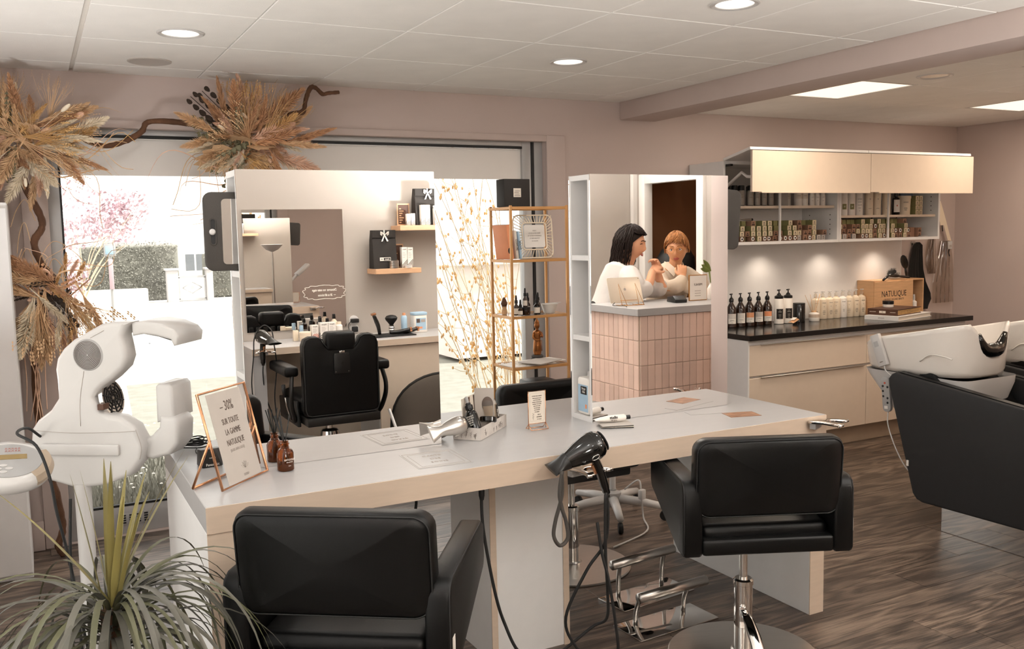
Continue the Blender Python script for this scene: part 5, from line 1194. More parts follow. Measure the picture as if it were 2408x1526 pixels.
g = G(); g.lathe([(0, .036), (.021, .036), (.027, .06), (.023, .11), (.02, .13), (.027, .165), (.024, .178), (.009, .188), (.009, .194), (.0155, .203), (.017, .215), (.0135, .228), (.0155, .232), (.010, .242), (.004, .252), (.002, .268), (0, .27)], 18); g.tube(spline([(-.025, -.004, .172), (-.031, -.01, .14), (-.012, -.024, .128), (.0, -.026, .13)], 4), .0065, 8); g.tube(spline([(.025, -.004, .172), (.031, -.01, .145), (.014, -.024, .15), (.004, -.027, .155)], 4), .0065, 8)
for k in range(6): g.tube([(-.02 + k * .008, -.0235 + abs(k - 2.5) * .002, .125), (-.022 + k * .009, -.027 + abs(k - 2.5) * .003, .06)], .0018, 5)
g.obj('figure', 'bronze', t)
for k, (x, y, a, m_, lb) in enumerate(((2.52, 4.69, 4, 'white_paper', 'magazine at the bottom left of the gold shelf board'), (2.60, 4.70, -14, 'ivory_paper', 'magazine fanned second on the gold shelf board'), (2.66, 4.70, 10, 'white_paper', 'magazine fanned third on the gold shelf board'), (2.62, 4.66, 28, 'grey_paper', 'grey magazine on top of the fan on the gold shelf board'))):
    o = tag(G().box(-.115, .115, -.08, .08, 0, .0045, bev=.0006, seg=1).obj('magazine', m_, smooth=0), lb, 'magazine', 'magazines on the gold shelf'); o.location = (x, y, .8005 + .005 * k); o.rotation_euler = (0, 0, radians(a))
t = thing('slatted_basket', 'black slatted basket low on the gold shelf above the chair back', 'basket', (2.64, 4.72, .5005)); G().box(-.09, .09, -.08, .08, 0, .2, bev=.01).obj('basket_body', 'black_plastic', t)
for k in range(5): G().box(-.07, .07, -.0835, -.0802, .06 + k * .026, .07 + k * .026, bev=.001).obj('slat', 'white_plastic', t, smooth=0)
t = thing('black_pouch', 'small black pouch left of the slatted basket on the gold shelf', 'pouch', (2.475, 4.69, .5005)); G().prism([(-.045, 0), (.045, 0), (.04, .12), (.005, .19), (-.012, .19), (-.035, .13)], -.04, .04, 'y', bev=.006).obj('pouch_body', 'black_gloss', t)

# ================================================================== WHITE PIER AT THE LEFT
t = thing('white_cupboard', 'plain white cupboard at the far left in front of the window pillar', 'cupboard', (-.26, 4.96, 0)); G().box(-.185, .183, -.19, .2, .0, 1.755, bev=.003, seg=1).obj('cupboard_body', 'white_board', t); G().box(-.18, .179, -.21, -.191, .03, 1.73, bev=.002, seg=1).obj('door_front', 'white_board', t)

# ================================================================== HAIR PROCESSOR (white, left)
PH = radians(-35)
t = thing('hair_processor', 'big white hair processor with curved arms standing left of the island', 'hair processor', (.16, 3.3, 0), PH)
body = [(.078, 1.306), (.142, 1.306), (.127, 1.290), (.111, 1.262), (.118, 1.222), (.122, 1.191), (.108, 1.156), (.065, 1.118), (.031, 1.095), (.011, 1.078), (-.006, 1.056), (.006, 1.025), (.014, 1.008), (.042, .996), (.082, .99), (.131, .96), (.161, .896), (.152, .847), (.103, .791), (.015, .758), (-.085, .745), (-.191, .773), (-.236, .838), (-.243, .898), (-.236, .947), (-.211, .979), (-.162, 1.013), (-.133, 1.052), (-.133, 1.112), (-.136, 1.149), (-.127, 1.186), (-.101, 1.22), (-.064, 1.249), (-.001, 1.281), (.039, 1.301)]
G().prism(body, 0, .075, 'y', bev=.016, seg=4).obj('body_shell', 'white_plastic', t, smooth=50)
G().prism([(.134, 1.303), (.179, 1.307), (.237, 1.297), (.28, 1.279), (.297, 1.258), (.291, 1.227), (.277, 1.224), (.268, 1.245), (.22, 1.258), (.172, 1.264), (.135, 1.258)], .02, .2, 'y', bev=.008, seg=3).obj('top_hood', 'white_plastic', t, smooth=50)
g = G(); g.prism([(.14, 1.256), (.176, 1.262), (.219, 1.255), (.266, 1.240), (.272, 1.226), (.139, 1.236)], .035, .185, 'y'); r = g.obj('heat_reflector', 'chrome', t, smooth=0)
rnd = random.Random(4); g = G()
for k in range(60): a = rnd.uniform(.145, .262); w_ = rnd.uniform(.04, .18); zz = 1.236 - (a - .14) * .07; g.box(a - .003, a + .003, w_ - .0015, w_ + .0015, zz - .003, zz + .006)
g.obj('reflector_slots', 'ink_dark', r, smooth=0)
G().prism([(.188, 1.085), (.198, 1.094), (.236, 1.094), (.247, 1.081), (.25, .975), (.186, .962)], .05, .19, 'y', bev=.010, seg=3).obj('side_pad', 'white_plastic', t, smooth=50)
G().prism([(.205, .985), (.251, .985), (.262, .98), (.272, .962), (.266, .894), (.232, .856), (.171, .840), (.12, .85), (.12, .90), (.17, .92), (.20, .95)], .035, .15, 'y', bev=.014, seg=3).obj('side_arm', 'white_plastic', t, smooth=50)
f = G().lathe([(0, 0), (.055, 0), (.062, .004), (.062, .018), (0, .018)], 32, M=T(.008, .07, 1.04) @ RY(radians(78)) ).obj('fan_grille', 'chrome', t)
g = G()
for k in range(4): g.tube([(.045 + .0, 0, 0)] * 0 or [((.014 + .012 * k) * cos(a), (.014 + .012 * k) * sin(a), .0195) for a in [2 * pi * i / 24 for i in range(24)]], .002, 5, closed=True)
for k in range(10): a = 2 * pi * k / 10; g.tube([(.008 * cos(a), .008 * sin(a), .0195), (.058 * cos(a), .058 * sin(a), .0195)], .0022, 5)
q = g.obj('grille_bars', 'ink_dark', f); q.matrix_local = T(.008, .07, 1.04) @ RY(radians(78))
gr = G().lathe([(0, -.004), (.048, -.003), (.053, 0), (.053, .004), (0, .004)], 40, M=T(-.012, -.0005, 1.199) @ RX(pi / 2) @ Matrix.Scale(-1, 4, (0, 0, 1))).obj('round_vent', 'grey_plastic', t)
g = G()
for k in range(10): g.tube([(-.012 + (.005 + .0046 * k) * cos(a), -.0048, 1.199 + (.005 + .0046 * k) * sin(a)) for a in [2 * pi * i / 36 for i in range(36)]], .0009, 4, closed=True)
g.obj('vent_rings', 'ink', gr)
g = G(); g.tube(spline([(.05, -.0008, 1.28), (.0, -.0008, 1.255)], 3), .0008, 4); g.tube(spline([(-.03, -.0008, 1.145), (-.05, -.0008, 1.05), (-.055, -.0008, .96)], 4), .0008, 4); g.tube(spline([(-.232, -.0008, .945), (-.1, -.0008, .937), (.06, -.0008, .94), (.14, -.0008, .945)], 4), .0008, 4); g.tube(spline([(.14, -.0015, .95), (.156, -.0015, .89), (.148, -.0015, .85)], 4), .0012, 4); g.obj('seam', 'ink_pale', t)
G().box(.012, .034, -.006, .03, 1.015, 1.035, bev=.002, M=T(0, 0, 0)).obj('sensor_window', 'brown_frame', t, smooth=0)
G().box(-.2, .08, -.012, .002, .862, .90, bev=.006).obj('side_handle', 'white_plastic', t)
G().lathe([(.027, .07), (.027, .76), (0, .76)], 20, at=(-.075, .02, 0)).obj('pole', 'white_plastic', t)
bs = G().lathe([(0, .045), (.05, .045), (.055, .055), (.05, .085), (.03, .095), (0, .095)], 20, at=(-.075, .02, 0)).obj('base_hub', 'white_plastic', t)
for k in range(5):
    a = radians(72 * k + 20); l = G().tube([(-.075 + .04 * cos(a), .02 + .04 * sin(a), .068), (-.075 + .26 * cos(a), .02 + .26 * sin(a), .055)], [.02, .014], 10).obj('base_leg', 'white_plastic', t)
    G().ball((-.075 + .255 * cos(a), .02 + .255 * sin(a), .024), .022).obj('castor', 'black_rubber', l)
# control dish
D = T(.005, -.30, .888) @ RZ(-PH * .0) @ RX(radians(24))
D = Matrix.Translation(V((-.15, -.235, .888))) @ RZ(-PH) @ RX(radians(22)) @ RY(radians(5))
def ell(prof, sx, sy): return [(r, z) for r, z in prof], Matrix.Diagonal((sx, sy, 1, 1))
S = Matrix.Diagonal((1.0, .98, 1, 1))
dish = G().lathe([(0, -.048), (.09, -.046), (.116, -.032), (.124, -.014), (.124, .0), (.116, .012), (.098, .018), (.094, .015), (0, .015)], 44, M=D @ S).obj('control_dish', 'white_plastic', t, smooth=50)
G().lathe([(0, .0152), (.092, .0152), (.092, .0165), (0, .0165)], 44, M=D @ S).obj('control_panel', 'grey_alu', dish)
G().box(-.052, .05, .005, .03, .0166, .018, M=D).obj('display', 'screen_amber', dish, smooth=0)
g = G(); R0 = []
for a in [radians(-52 + 8 * i) for i in range(11)]: R0.append([(.095 * cos(a), .093 * sin(a), .019), (.118 * cos(a), .116 * sin(a), .015), (.1265 * cos(a), .1245 * sin(a), -.004), (.124 * cos(a), .122 * sin(a), -.016)])
fl = G(); fl.grid(R0, thick=.002); o = fl.obj('side_flap', 'taupe_plastic', dish); o.matrix_local = D
for k, (x, y) in enumerate(((-.03, -.045), (.0, -.045), (-.015, -.028), (-.016, -.062))): G().lathe([(0, .0166), (.009, .0166), (.009, .0185), (0, .0185)], 16, M=D @ T(x, y, 0) @ Matrix.Diagonal((1.2, .7, 1, 1))).obj('button', 'white_plastic', dish)
G().lathe([(0, .0166), (.011, .0166), (.011, .0185), (0, .0185)], 16, M=D @ T(-.072, -.03, 0) @ Matrix.Diagonal((1, .8, 1, 1))).obj('button', 'tan_label', dish)
g = G()
for q in range(2):
    for k in range(5): g.tube([D @ V((-.01 + k * .009 + dx * .006, .046 + q * .013 + dy * .008, .017)) for dx, dy in ((0, 0), (.1, 1), (.9, 1), (.5, .5), (.9, 0))], .0005, 4)
g.obj('panel_lettering', 'red_ink', dish)
G().tube(spline([V((-.20, -.004, .925)), V((-.19, -.08, .97)), V((-.14, -.2, .978)), V((-.05, -.24, .95)), V((.0, -.26, .86)), V((.01, -.25, .74)), V((.02, -.22, .58)), V((.03, -.2, .40)), V((.0, -.1, .12))], 6), .0045, 8).obj('dish_cable', 'black_rubber', t)
pc = G().tube(spline([V((-.235, -.25, .84)), V((-.24, -.26, .72)), V((-.232, -.26, .62)), V((-.226, -.26, .56))], 5), .005, 8).obj('power_cord', 'black_rubber', t)
G().lathe([(.006, .05), (.008, .03), (.012, .01), (.019, .0), (.019, -.02), (0, -.02)], 16, at=(-.226, -.26, .515)).obj('plug', 'black_rubber', pc)
for dx in (-.009, .009): G().lathe([(0, 0), (.0024, 0), (.0024, .02), (0, .02)], 8, at=(-.226 + dx, -.26, .475)).obj('pin', 'steel', pc)
G().tube(spline([V((-.09, -.03, .72)), V((-.085, -.06, .5)), V((-.07, -.06, .3)), V((-.06, -.06, .1))], 5), .005, 8).obj('pole_cable', 'black_rubber', t)

# ================================================================== PLANT
t = thing('potted_plant', 'potted plant with long arching strap leaves in the left foreground', 'plant', (.118, 2.3, 0))
G().lathe([(0, 0), (.10, 0), (.115, .01), (.145, .26), (.15, .27), (.14, .27), (.13, .24), (0, .24)], 32).obj('pot', 'white_plastic', t); G().lathe([(0, .241), (.13, .241), (0, .25)], 24).obj('soil', 'dark_brown', t)
G().tube(spline([(0, 0, .24), (.01, 0, .45), (-.005, 0, .62), (.0, 0, .70)], 4), [.022] * 12 + [.026], 12).obj('stem', 'bark', t)
rnd = random.Random(21)
def strap(root, d0, L, droop, wd, m_):
    n = 13; p = V(root); d = V(d0).normalized(); rows = []
    for i in range(n + 1):
        f = i / n
        side = d.cross(V((0, 0, 1))); side = side.normalized() if side.length > .05 else V((1, 0, 0))
        w_ = wd * min(1, .55 + 2.2 * f) * (1 - f ** 3) + .0006
        nn = side.cross(d).normalized()
        rows.append([p - side * w_, p - nn * w_ * .25, p + side * w_])
        p = p + d * L / n; d = (d + V((0, 0, -droop / n * (1 + f * 1.3)))).normalized()
    return G().grid(rows).obj('leaf', m_, t, smooth=80)
for k in range(9):
    a = rnd.uniform(0, 6.28); tilt = rnd.uniform(.08, .42)
    strap((.012 * cos(a), .012 * sin(a), .715 + rnd.uniform(-.02, .02)), (tilt * cos(a), tilt * sin(a), 1), rnd.uniform(.26, .36), rnd.uniform(.1, .5), .0085, 'leaf_yellow')
for x, y, z, L in ((.42, -.1, 1, .40), (.5, .05, 1, .38), (-.12, 0, 1, .33), (.06, 0, 1, .33), (-.62, .1, 1, .38)): strap((0, 0, .72), (x, y, z), L, .25, .0085, 'leaf_yellow')
for k in range(140):
    a = rnd.uniform(0, 6.28); up_ = rnd.uniform(.05, 1.3)
    strap((.02 * cos(a), .02 * sin(a), .70 + rnd.uniform(-.10, .03)), (cos(a), sin(a), up_), rnd.uniform(.34, .56), rnd.uniform(1.6, 3.2), rnd.uniform(.0045, .0085), rnd.choice(['leaf_grey', 'leaf_grey', 'leaf_green', 'leaf_green']))

# ================================================================== WASH UNITS
def wash_unit():
    t = thing('wash_unit', '', 'wash unit', (4.3, 3.0, 0))
    pan = [(.30, .798), (.325, .786), (.345, .76), (.34, .72), (.18, .175), (.155, .148), (.12, .138), (-.70, .145), (-.74, .17), (-.76, .22), (-.78, .58), (-.75, .635), (-.70, .66), (-.41, .716)]
    pan = [(p[0], p[1]) for p in pan]
    for s, x0, x1 in ((0, -.30, -.235), (1, .235, .30)):
        G().prism(pan, x0, x1, 'x', bev=.012, seg=3).obj('side_panel', 'black_leather_matte' , t, smooth=50)
        cx = (x0 + x1) / 2
        g = G(); top_ = [(.29, .802), (.20, .792), (-.41, .7195), (-.70, .664)]; g.grid([[(x0 + .012, y, z) for y, z in top_], [(x1 - .012, y, z) for y, z in top_]], thick=.002); g.obj('arm_pad', 'black_leather', t)
    G().box(-.245, .245, -.78, .044, .0, .137, bev=.002, seg=1).obj('plinth', 'chrome', t)
    bk = [(.225, .80), (.19, .83), (.13, .825), (-.02, .66), (-.20, .50), (-.26, .47), (-.62, .47), (-.66, .44), (-.66, .32), (-.1, .30), (.1, .45)]
    G().prism(bk, -.232, .232, 'x', bev=.02, seg=3).obj('seat_cushion', 'black_leather', t, smooth=55)
    # pedestal
    rows = []
    for z, y0, y1, hw in ((.785, -.05, .585, .225), (.75, -.05, .565, .22), (.60, .0, .44, .2), (.46, .05, .325, .17), (.34, .08, .22, .13), (.3, .09, .19, .11)):
        rows.append([(p[0], p[1], z) for p in rrect(-hw, hw, y0, y1, min(.06, (y1 - y0) * .4), 4)])
    g = G(); g.grid(rows, closed_u=True); g.obj('pedestal', 'white_plastic', t, smooth=60)
    # ceramic basin, loops of a lofted shell
    def plan(a, b, n=56):
        out = []
        for i in range(n):
            th = 2 * pi * i / n; c_, s_ = cos(th), sin(th); e = 2 / 3.2
            out.append((a * (abs(c_) ** e) * (1 if c_ >= 0 else -1), b * (abs(s_) ** e) * (1 if s_ >= 0 else -1)))
        return out
    yc = .29
    def rim(x, y):
        yl = y
        h = 1.0 - .20 * max(0, yl) ** 1.15 * 1.3 + .21 * max(0, -yl)
        if yl > .24: h -= (yl - .24) * .35
        if yl < -.12: h -= .155 * math.exp(-(x / .105) ** 4) * min(1, (-yl - .12) / .16)
        return h
    def loop(a, b, f, dz=0.):
        return [(x, yc + y, (.79 + (rim(x * .95, y) + dz - .79) * f)) for x, y in plan(a, b)]
    loops = [loop(.20, .28, 0.), loop(.232, .315, 0.), loop(.243, .325, .12), loop(.25, .335, .5), loop(.255, .34, .9), loop(.256, .341, .98), loop(.25, .335, 1.01), loop(.242, .327, 1.01), loop(.235, .32, .97), loop(.225, .305, .7), loop(.20, .275, .4), loop(.15, .2, .2), loop(.05, .06, .16), loop(.005, .005, .16)]
    g = G(); g.grid(loops, closed_u=True); g.obj('basin', 'ceramic', t, smooth=80)
    nk = []
    for i in range(15):
        x = -.105 + .21 * i / 14; e = abs(x) / .105; nk.append((x, yc - .326 - .004 * (1 - e), rim(x * .95, -.33) + .012 + .0 * e))
    G().tube(nk, [.012 + .026 * (1 - (abs(-1 + 2 * i / 14)) ** 2.2) for i in range(15)], 14, flat=1.0).obj('neck_rest', 'black_gloss', t, smooth=70)
    g = G(); g.tube(spline([(-.2505, .19, .865), (-.2535, .13, .905), (-.2535, .05, .905), (-.2535, .0, .895)], 5), .004, 6); g.obj('basin_groove', 'ceramic', t)
    # handset and remote on the left flank
    M = T(-.262, .435, .898) @ RX(radians(-22))
    hsx = G().box(-.012, .012, -.030, .030, -.088, .088, bev=.005, M=M).obj('handset', 'white_plastic', t)
    g = G(); g.box(-.0126, -.0118, -.014, .014, .02, .05, M=M); g.obj('handset_window', 'grey_alu', hsx, smooth=0); text('MENU', .008, 'ink', hsx, M @ face((-.0126, 0, -.065), (0, -1, 0), (0, 0, 1)))
    G().tube(spline([M @ V((0, 0, -.088)), (-.262, .39, .79), (-.255, .35, .76), (-.24, .30, .72), (-.22, .25, .7)], 5), .0035, 6).obj('handset_cord', 'white_plastic', hsx)
    M = T(-.250, .392, .662) @ RX(radians(-6))
    rm = G().prism(rrect(-.026, .026, -.095, .095, .022, 4), -.010, .010, 'x', bev=.004, M=M).obj('remote', 'grey_plastic', t)
    for k, (y, z) in enumerate(((0, .062), (.014, .045), (-.016, .04), (.015, .018), (.015, -.01), (-.012, -.02), (-.01, -.045))): G().lathe([(0, 0), (.0062, 0), (.0062, .0012), (0, .0012)], 12, M=M @ T(-.0102, y, z) @ RY(-pi / 2)).obj('button', 'red_ink' if k == 0 else 'black_plastic', rm)
    G().box(-.0112, -.0100, -.009, .013, -.078, -.062, M=M).obj('remote_label', 'white_paper', rm, smooth=0)
    G().tube(spline([M @ V((0, 0, -.095)), (-.262, .37, .50), (-.27, .32, .40), (-.27, .25, .30), (-.25, .16, .22)], 5), .0032, 6).obj('remote_cord', 'white_plastic', rm)
    G().box(-.304, -.2985, .203, .215, .315, .345).obj('fabric_tag', 'white_paper', t, smooth=0)
    return t
wu = wash_unit(); wu['label'] = 'black and white hair wash unit nearest the camera, with a grey remote on its flank'; wu['group'] = 'hair wash units'
dup(wu, (5.05, 3.0, 0), 0, 'black and white hair wash unit at the right edge, behind the nearer one')

# ================================================================== DRIED FLOWER GARLAND
YF = 5.08
def plume_mesh(seed, n=560, w=.13, hang=.0):
    rnd = random.Random(seed); g = G()
    g.tube([(0, 0, 0), (.01, 0, .5), (0, 0, .96)], [.012, .008, .002], 5)
    for k in range(n):
        f = rnd.random() ** .8; z = .22 + .76 * f; a = rnd.uniform(0, 6.28)
        rad = w * sin(pi * min(1, (f * .92 + .06))) ** .8 * rnd.uniform(.5, 1.0)
        p0 = V((.01, 0, z - .05)); p1 = V((rad * cos(a), rad * sin(a), z + .10 * (1 - f * .4)))
        s = (p1 - p0).cross(V((rnd.uniform(-1, 1), rnd.uniform(-1, 1), .3))).normalized() * .0055
        m_ = (p0 * .4 + p1 * .6); g.poly([p0, m_ + s, p1, m_ - s])
    return g
def pm_mesh(*a, **k):
    o = plume_mesh(*a, **k).obj('tmp', 'straw', smooth=0); me = o.data; bpy.data.objects.remove(o); return me
PM = {}
for mt_ in ('cream_plume', 'brown_plume', 'ochre_plume', 'pink_plume', 'straw'):
    PM[mt_] = []
    for s in range(2):
        me = pm_mesh(hash(mt_) % 97 * 0 + len(PM) * 7 + s, 560, (.15, .09)[s]); me.materials.clear(); me.materials.append(MATS[mt_]); PM[mt_].append(me)
def place(me, name, parent, p, d, L, wscale=1.0, roll=0.):
    o = bpy.data.objects.new(name, me); COL.objects.link(o); o.parent = parent
    q = V(d).to_track_quat('Z', 'Y').to_matrix().to_4x4()
    o.matrix_local = Matrix.Translation(V(p)) @ q @ RZ(roll) @ Matrix.Diagonal((L * wscale, L * wscale, L, 1)); return o
def leaf_mesh():
    g = G(); g.tube([(0, 0, 0), (.01, 0, .5), (0, 0, 1)], .008, 5)
    for k in range(7):
        z = .2 + .12 * k
        for s in (-1, 1):
            c = V((s * .10, 0, z + .05)); r_ = .085 - .006 * k; u = [c + V((r_ * cos(a) * 1.0, .03 * sin(a * 2), r_ * sin(a))) for a in [2 * pi * i / 9 for i in range(9)]]; g.poly(u)
    o = g.obj('tmp', 'eucalyptus', smooth=0); me = o.data; bpy.data.objects.remove(o); return me
def wisp_mesh():
    rnd = random.Random(77); g = G()
    for k in range(34):
        a = rnd.uniform(0, 6.28); q = rnd.uniform(.05, .3); b = rnd.uniform(-.15, .15)
        pts = spline([(0, 0, 0), (q * .25 * cos(a), q * .25 * sin(a), .4), (q * cos(a) + b * .4, q * sin(a), .75), (q * 1.5 * cos(a) + b, q * 1.5 * sin(a), rnd.uniform(.85, 1.1))], 3); g.tube(pts, [.004] * 6 + [.003] * 3 + [.0015], 3)
        e = pts[-1]
        for z in range(3): g.poly([e + V((0, 0, -.05 * z)), e + V((.012, .004, .02 - .05 * z)), e + V((.0, 0, .05 - .05 * z)), e + V((-.012, -.004, .02 - .05 * z))])
    o = g.obj('tmp', 'straw', smooth=0); me = o.data; bpy.data.objects.remove(o); return me
WM = wisp_mesh(); WMO = WM.copy(); WMO.materials.clear(); WMO.materials.append(MATS['ochre_plume'])
LM = leaf_mesh(); LMD = LM.copy(); LMD.materials.clear(); LMD.materials.append(MATS['dark_leaf']); LMR = LM.copy(); LMR.materials.clear(); LMR.materials.append(MATS['brown_plume'])
def fan_mesh():
    g = G(); n = 13; pts = []
    for i in range(n + 1):
        a = radians(-52 + 104 * i / n); r_ = 1.0 - .12 * (i % 2) - .25 * abs(a) ** 2; pts.append((a, r_))
    for (a0, r0_), (a1, r1_) in zip(pts, pts[1:]): g.poly([(0, 0, .0), (r0_ * sin(a0), .03 if int(a0 * 100) % 2 else -.03, r0_ * cos(a0)), (r1_ * sin(a1), -.03, r1_ * cos(a1))])
    o = g.obj('tmp', 'straw', smooth=0); me = o.data; bpy.data.objects.remove(o); return me
FM = fan_mesh()
def pod_mesh():
    g = G(); g.tube([(0, 0, 0), (.01, 0, .8)], .012, 5); g.ball((0, 0, .88), .12, .12, .12, 10, 7); o = g.obj('tmp', 'cream_plume', smooth=60); me = o.data; bpy.data.objects.remove(o); return me
OM = pod_mesh(); OMB = OM.copy(); OMB.materials.clear(); OMB.materials.append(MATS['pink_plume'])
def bunch(label, c, spec, seed, tw):
    rnd = random.Random(seed); t = thing('dried_flowers', label, 'dried flowers', c)
    for (n, a0, a1, L0, L1, kinds) in spec:
        for k in range(n):
            a = radians(rnd.uniform(a0, a1)); L = rnd.uniform(L0, L1); d = V((cos(a), rnd.uniform(-.55, .0), sin(a))).normalized()
            p = V((rnd.uniform(-.11, .11), rnd.uniform(-.06, .0), rnd.uniform(-.06, .06))); L *= .9
            kd = rnd.choice(kinds)
            if kd in PM: place(rnd.choice(PM[kd]), 'plume', t, p, d, L, rnd.uniform(.75, 1.15), rnd.random() * 6)
            elif kd == 'euc': place(LM, 'eucalyptus_sprig', t, p, d, L, .9, rnd.random() * 6)
            elif kd == 'dark': place(LMD, 'dark_sprig', t, p, d, L, .7, rnd.random() * 6)
            elif kd == 'copper': place(LMR, 'copper_sprig', t, p, d, L, .8, rnd.random() * 6)
            elif kd == 'wisp': place(rnd.choice([WM, WMO]), 'grass_wisp', t, p, d, L, .9, rnd.random() * 6)
            elif kd == 'fan': place(FM, 'palm_fan', t, p, d, L, .75, rnd.uniform(-.6, .6))
            elif kd == 'pod': place(OM, 'seed_pod', t, p, d, L, .35, 0)
            elif kd == 'bud': place(OMB, 'dried_bud', t, p, d, L, .6, 0)
    for k in range(tw[0]):
        a = radians(rnd.uniform(tw[1], tw[2])); L = rnd.uniform(tw[3], tw[4]); d = V((cos(a), 0, sin(a))); s = d.cross(V((0, 1, 0)))
        w_ = rnd.uniform(5, 9); pts = [V((0, -.03, 0)) + d * L * f + s * .05 * L / .3 * sin(f * w_ + k) + V((0, -.03 * sin(f * 3), -.08 * f * f * L)) for f in [i / 9 for i in range(10)]]
        if k % 2: G().tube(spline(pts, 2), .0016, 4).obj('curly_twig', rnd.choice(['straw', 'ochre_plume', 'pink_plume']), t)
        else:
            S_ = spline(pts, 2); n = len(S_); G().grid([[q + V((0, .0, .006)) * (1 - i / n) + V((0, .003, 0)), q - V((0, .003, .006)) * (1 - i / n)] for i, q in enumerate(S_)], thick=.0008).obj('dried_ribbon', rnd.choice(['pink_plume', 'straw']), t)
    return t
bunch('large dried flower arrangement over the top of the window, middle of the garland', (1.062, 5.03, 2.075), [
    (22, 30, 150, .22, .38, ['brown_plume', 'wisp', 'straw', 'wisp', 'pink_plume', 'ochre_plume']), (8, 150, 200, .28, .42, ['cream_plume', 'straw', 'pink_plume', 'cream_plume']), (8, -30, 30, .26, .46, ['cream_plume', 'pink_plume', 'straw']), (4, 15, 45, .36, .48, ['cream_plume', 'brown_plume', 'straw']), (26, 190, 350, .16, .28, ['pink_plume', 'brown_plume', 'straw', 'cream_plume', 'cream_plume', 'wisp']),
    (5, 200, 245, .22, .34, ['euc']), (4, 30, 330, .16, .22, ['euc']), (2, 130, 145, .38, .44, ['dark']), (2, 155, 170, .34, .40, ['euc']), (7, 20, 160, .16, .26, ['pod', 'bud']), (5, 60, 320, .12, .16, ['bud']), (3, 170, 215, .28, .33, ['fan']), (2, 0, 60, .22, .28, ['fan'])], 11, (16, 195, 260, .3, .55))
bunch('dried flower arrangement at the top left corner of the window, cut by the photo edge', (.015, 5.0, 2.06), [
    (20, 20, 160, .20, .33, ['brown_plume', 'wisp', 'straw', 'ochre_plume']), (18, -50, 30, .22, .34, ['wisp', 'brown_plume', 'straw', 'cream_plume', 'wisp']), (26, 200, 330, .2, .34, ['cream_plume', 'pink_plume', 'straw', 'brown_plume']), (4, 80, 200, .14, .22, ['euc']), (4, 20, 100, .2, .3, ['pod', 'bud']), (3, 100, 170, .16, .2, ['fan']), (3, 240, 320, .16, .2, ['euc']), (4, 250, 300, .2, .3, ['pod'])], 12, (12, -45, 30, .3, .5))
bunch('dried flower arrangement lower left on the garland branch, beside the white cupboard', (.09, 4.98, 1.33), [
    (9, 130, 165, .26, .42, ['brown_plume', 'straw']), (20, 230, 315, .22, .42, ['cream_plume', 'straw', 'pink_plume', 'wisp', 'cream_plume']), (5, 10, 80, .12, .22, ['copper', 'ochre_plume']), (4, 140, 200, .1, .16, ['bud']), (5, 160, 230, .1, .18, ['dark']), (4, 290, 350, .2, .3, ['dark', 'copper']), (4, 60, 110, .12, .2, ['ochre_plume', 'pink_plume'])], 13, (10, 20, 160, .25, .42))
br = thing('garland_branch', 'long gnarled brown branch winding around the window top and left side', 'branch', (0, YF, 0))
def rope(pts, r0, r1, name='branch'):
    S_ = spline([(x, y, z) for x, y, z in pts], 6); n = len(S_); rnd = random.Random(n)
    G().tube(S_, [(r0 + (r1 - r0) * i / n) * rnd.uniform(.85, 1.15) for i in range(n)], 9).obj(name, 'bark', br, smooth=60)
rope([(1.594, .0, 2.374), (1.53, -.01, 2.365), (1.50, 0, 2.36), (1.45, -.04, 2.385), (1.409, -.08, 2.375), (1.372, -.12, 2.31), (1.345, -.15, 2.24), (1.29, -.16, 2.225), (1.235, -.15, 2.19), (1.21, -.12, 2.12), (1.12, -.05, 2.09)], .010, .016)
rope([(1.0, .0, 2.09), (.84, -.02, 2.155), (.70, -.03, 2.175), (.58, -.02, 2.17), (.545, -.02, 2.12), (.46, -.03, 2.068), (.36, -.03, 2.045), (.24, -.02, 2.085), (.10, 0, 2.09)], .015, .013)
rope([(.0, -.02, 1.95), (.006, -.03, 1.841), (.06, -.04, 1.70), (.062, -.05, 1.64), (.025, -.05, 1.572), (.05, -.05, 1.468), (.10, -.06, 1.385), (.08, -.05, 1.30), (.02, -.05, 1.2), (-.01, -.03, 1.0), (-.005, -.03, .6), (.05, -.05, .28), (.06, -.06, .142), (.036, -.06, .06), (.058, -.06, .005)], .017, .017)
for k in range(9):
    rnd = random.Random(40 + k); x0 = .04 + .03 * rnd.uniform(-1, 1); z0 = rnd.uniform(1.15, 1.75); a = rnd.uniform(-.4, .9)
    pts = [(x0, -.05, z0), (x0 + .10 * a, -.08, z0 + .10), (x0 + .22 * a, -.06, z0 + .05), (x0 + .30 * a, -.05, z0 - .10 * rnd.random())]
    G().tube(spline(pts, 5), .0018, 4).obj('curly_twig', 'straw', br)
for k in range(7):
    rnd = random.Random(60 + k); x0 = .0 + .015 * k - .05; pts = [(x0 + .02, -.06, 1.25), (x0, -.07, 1.05), (x0 + .03 * sin(k), -.06, .9), (x0 - .01, -.05, .75 - .05 * (k % 3))]
    G().tube(spline(pts, 5), .0022, 4).obj('curly_twig', 'pink_plume', br)

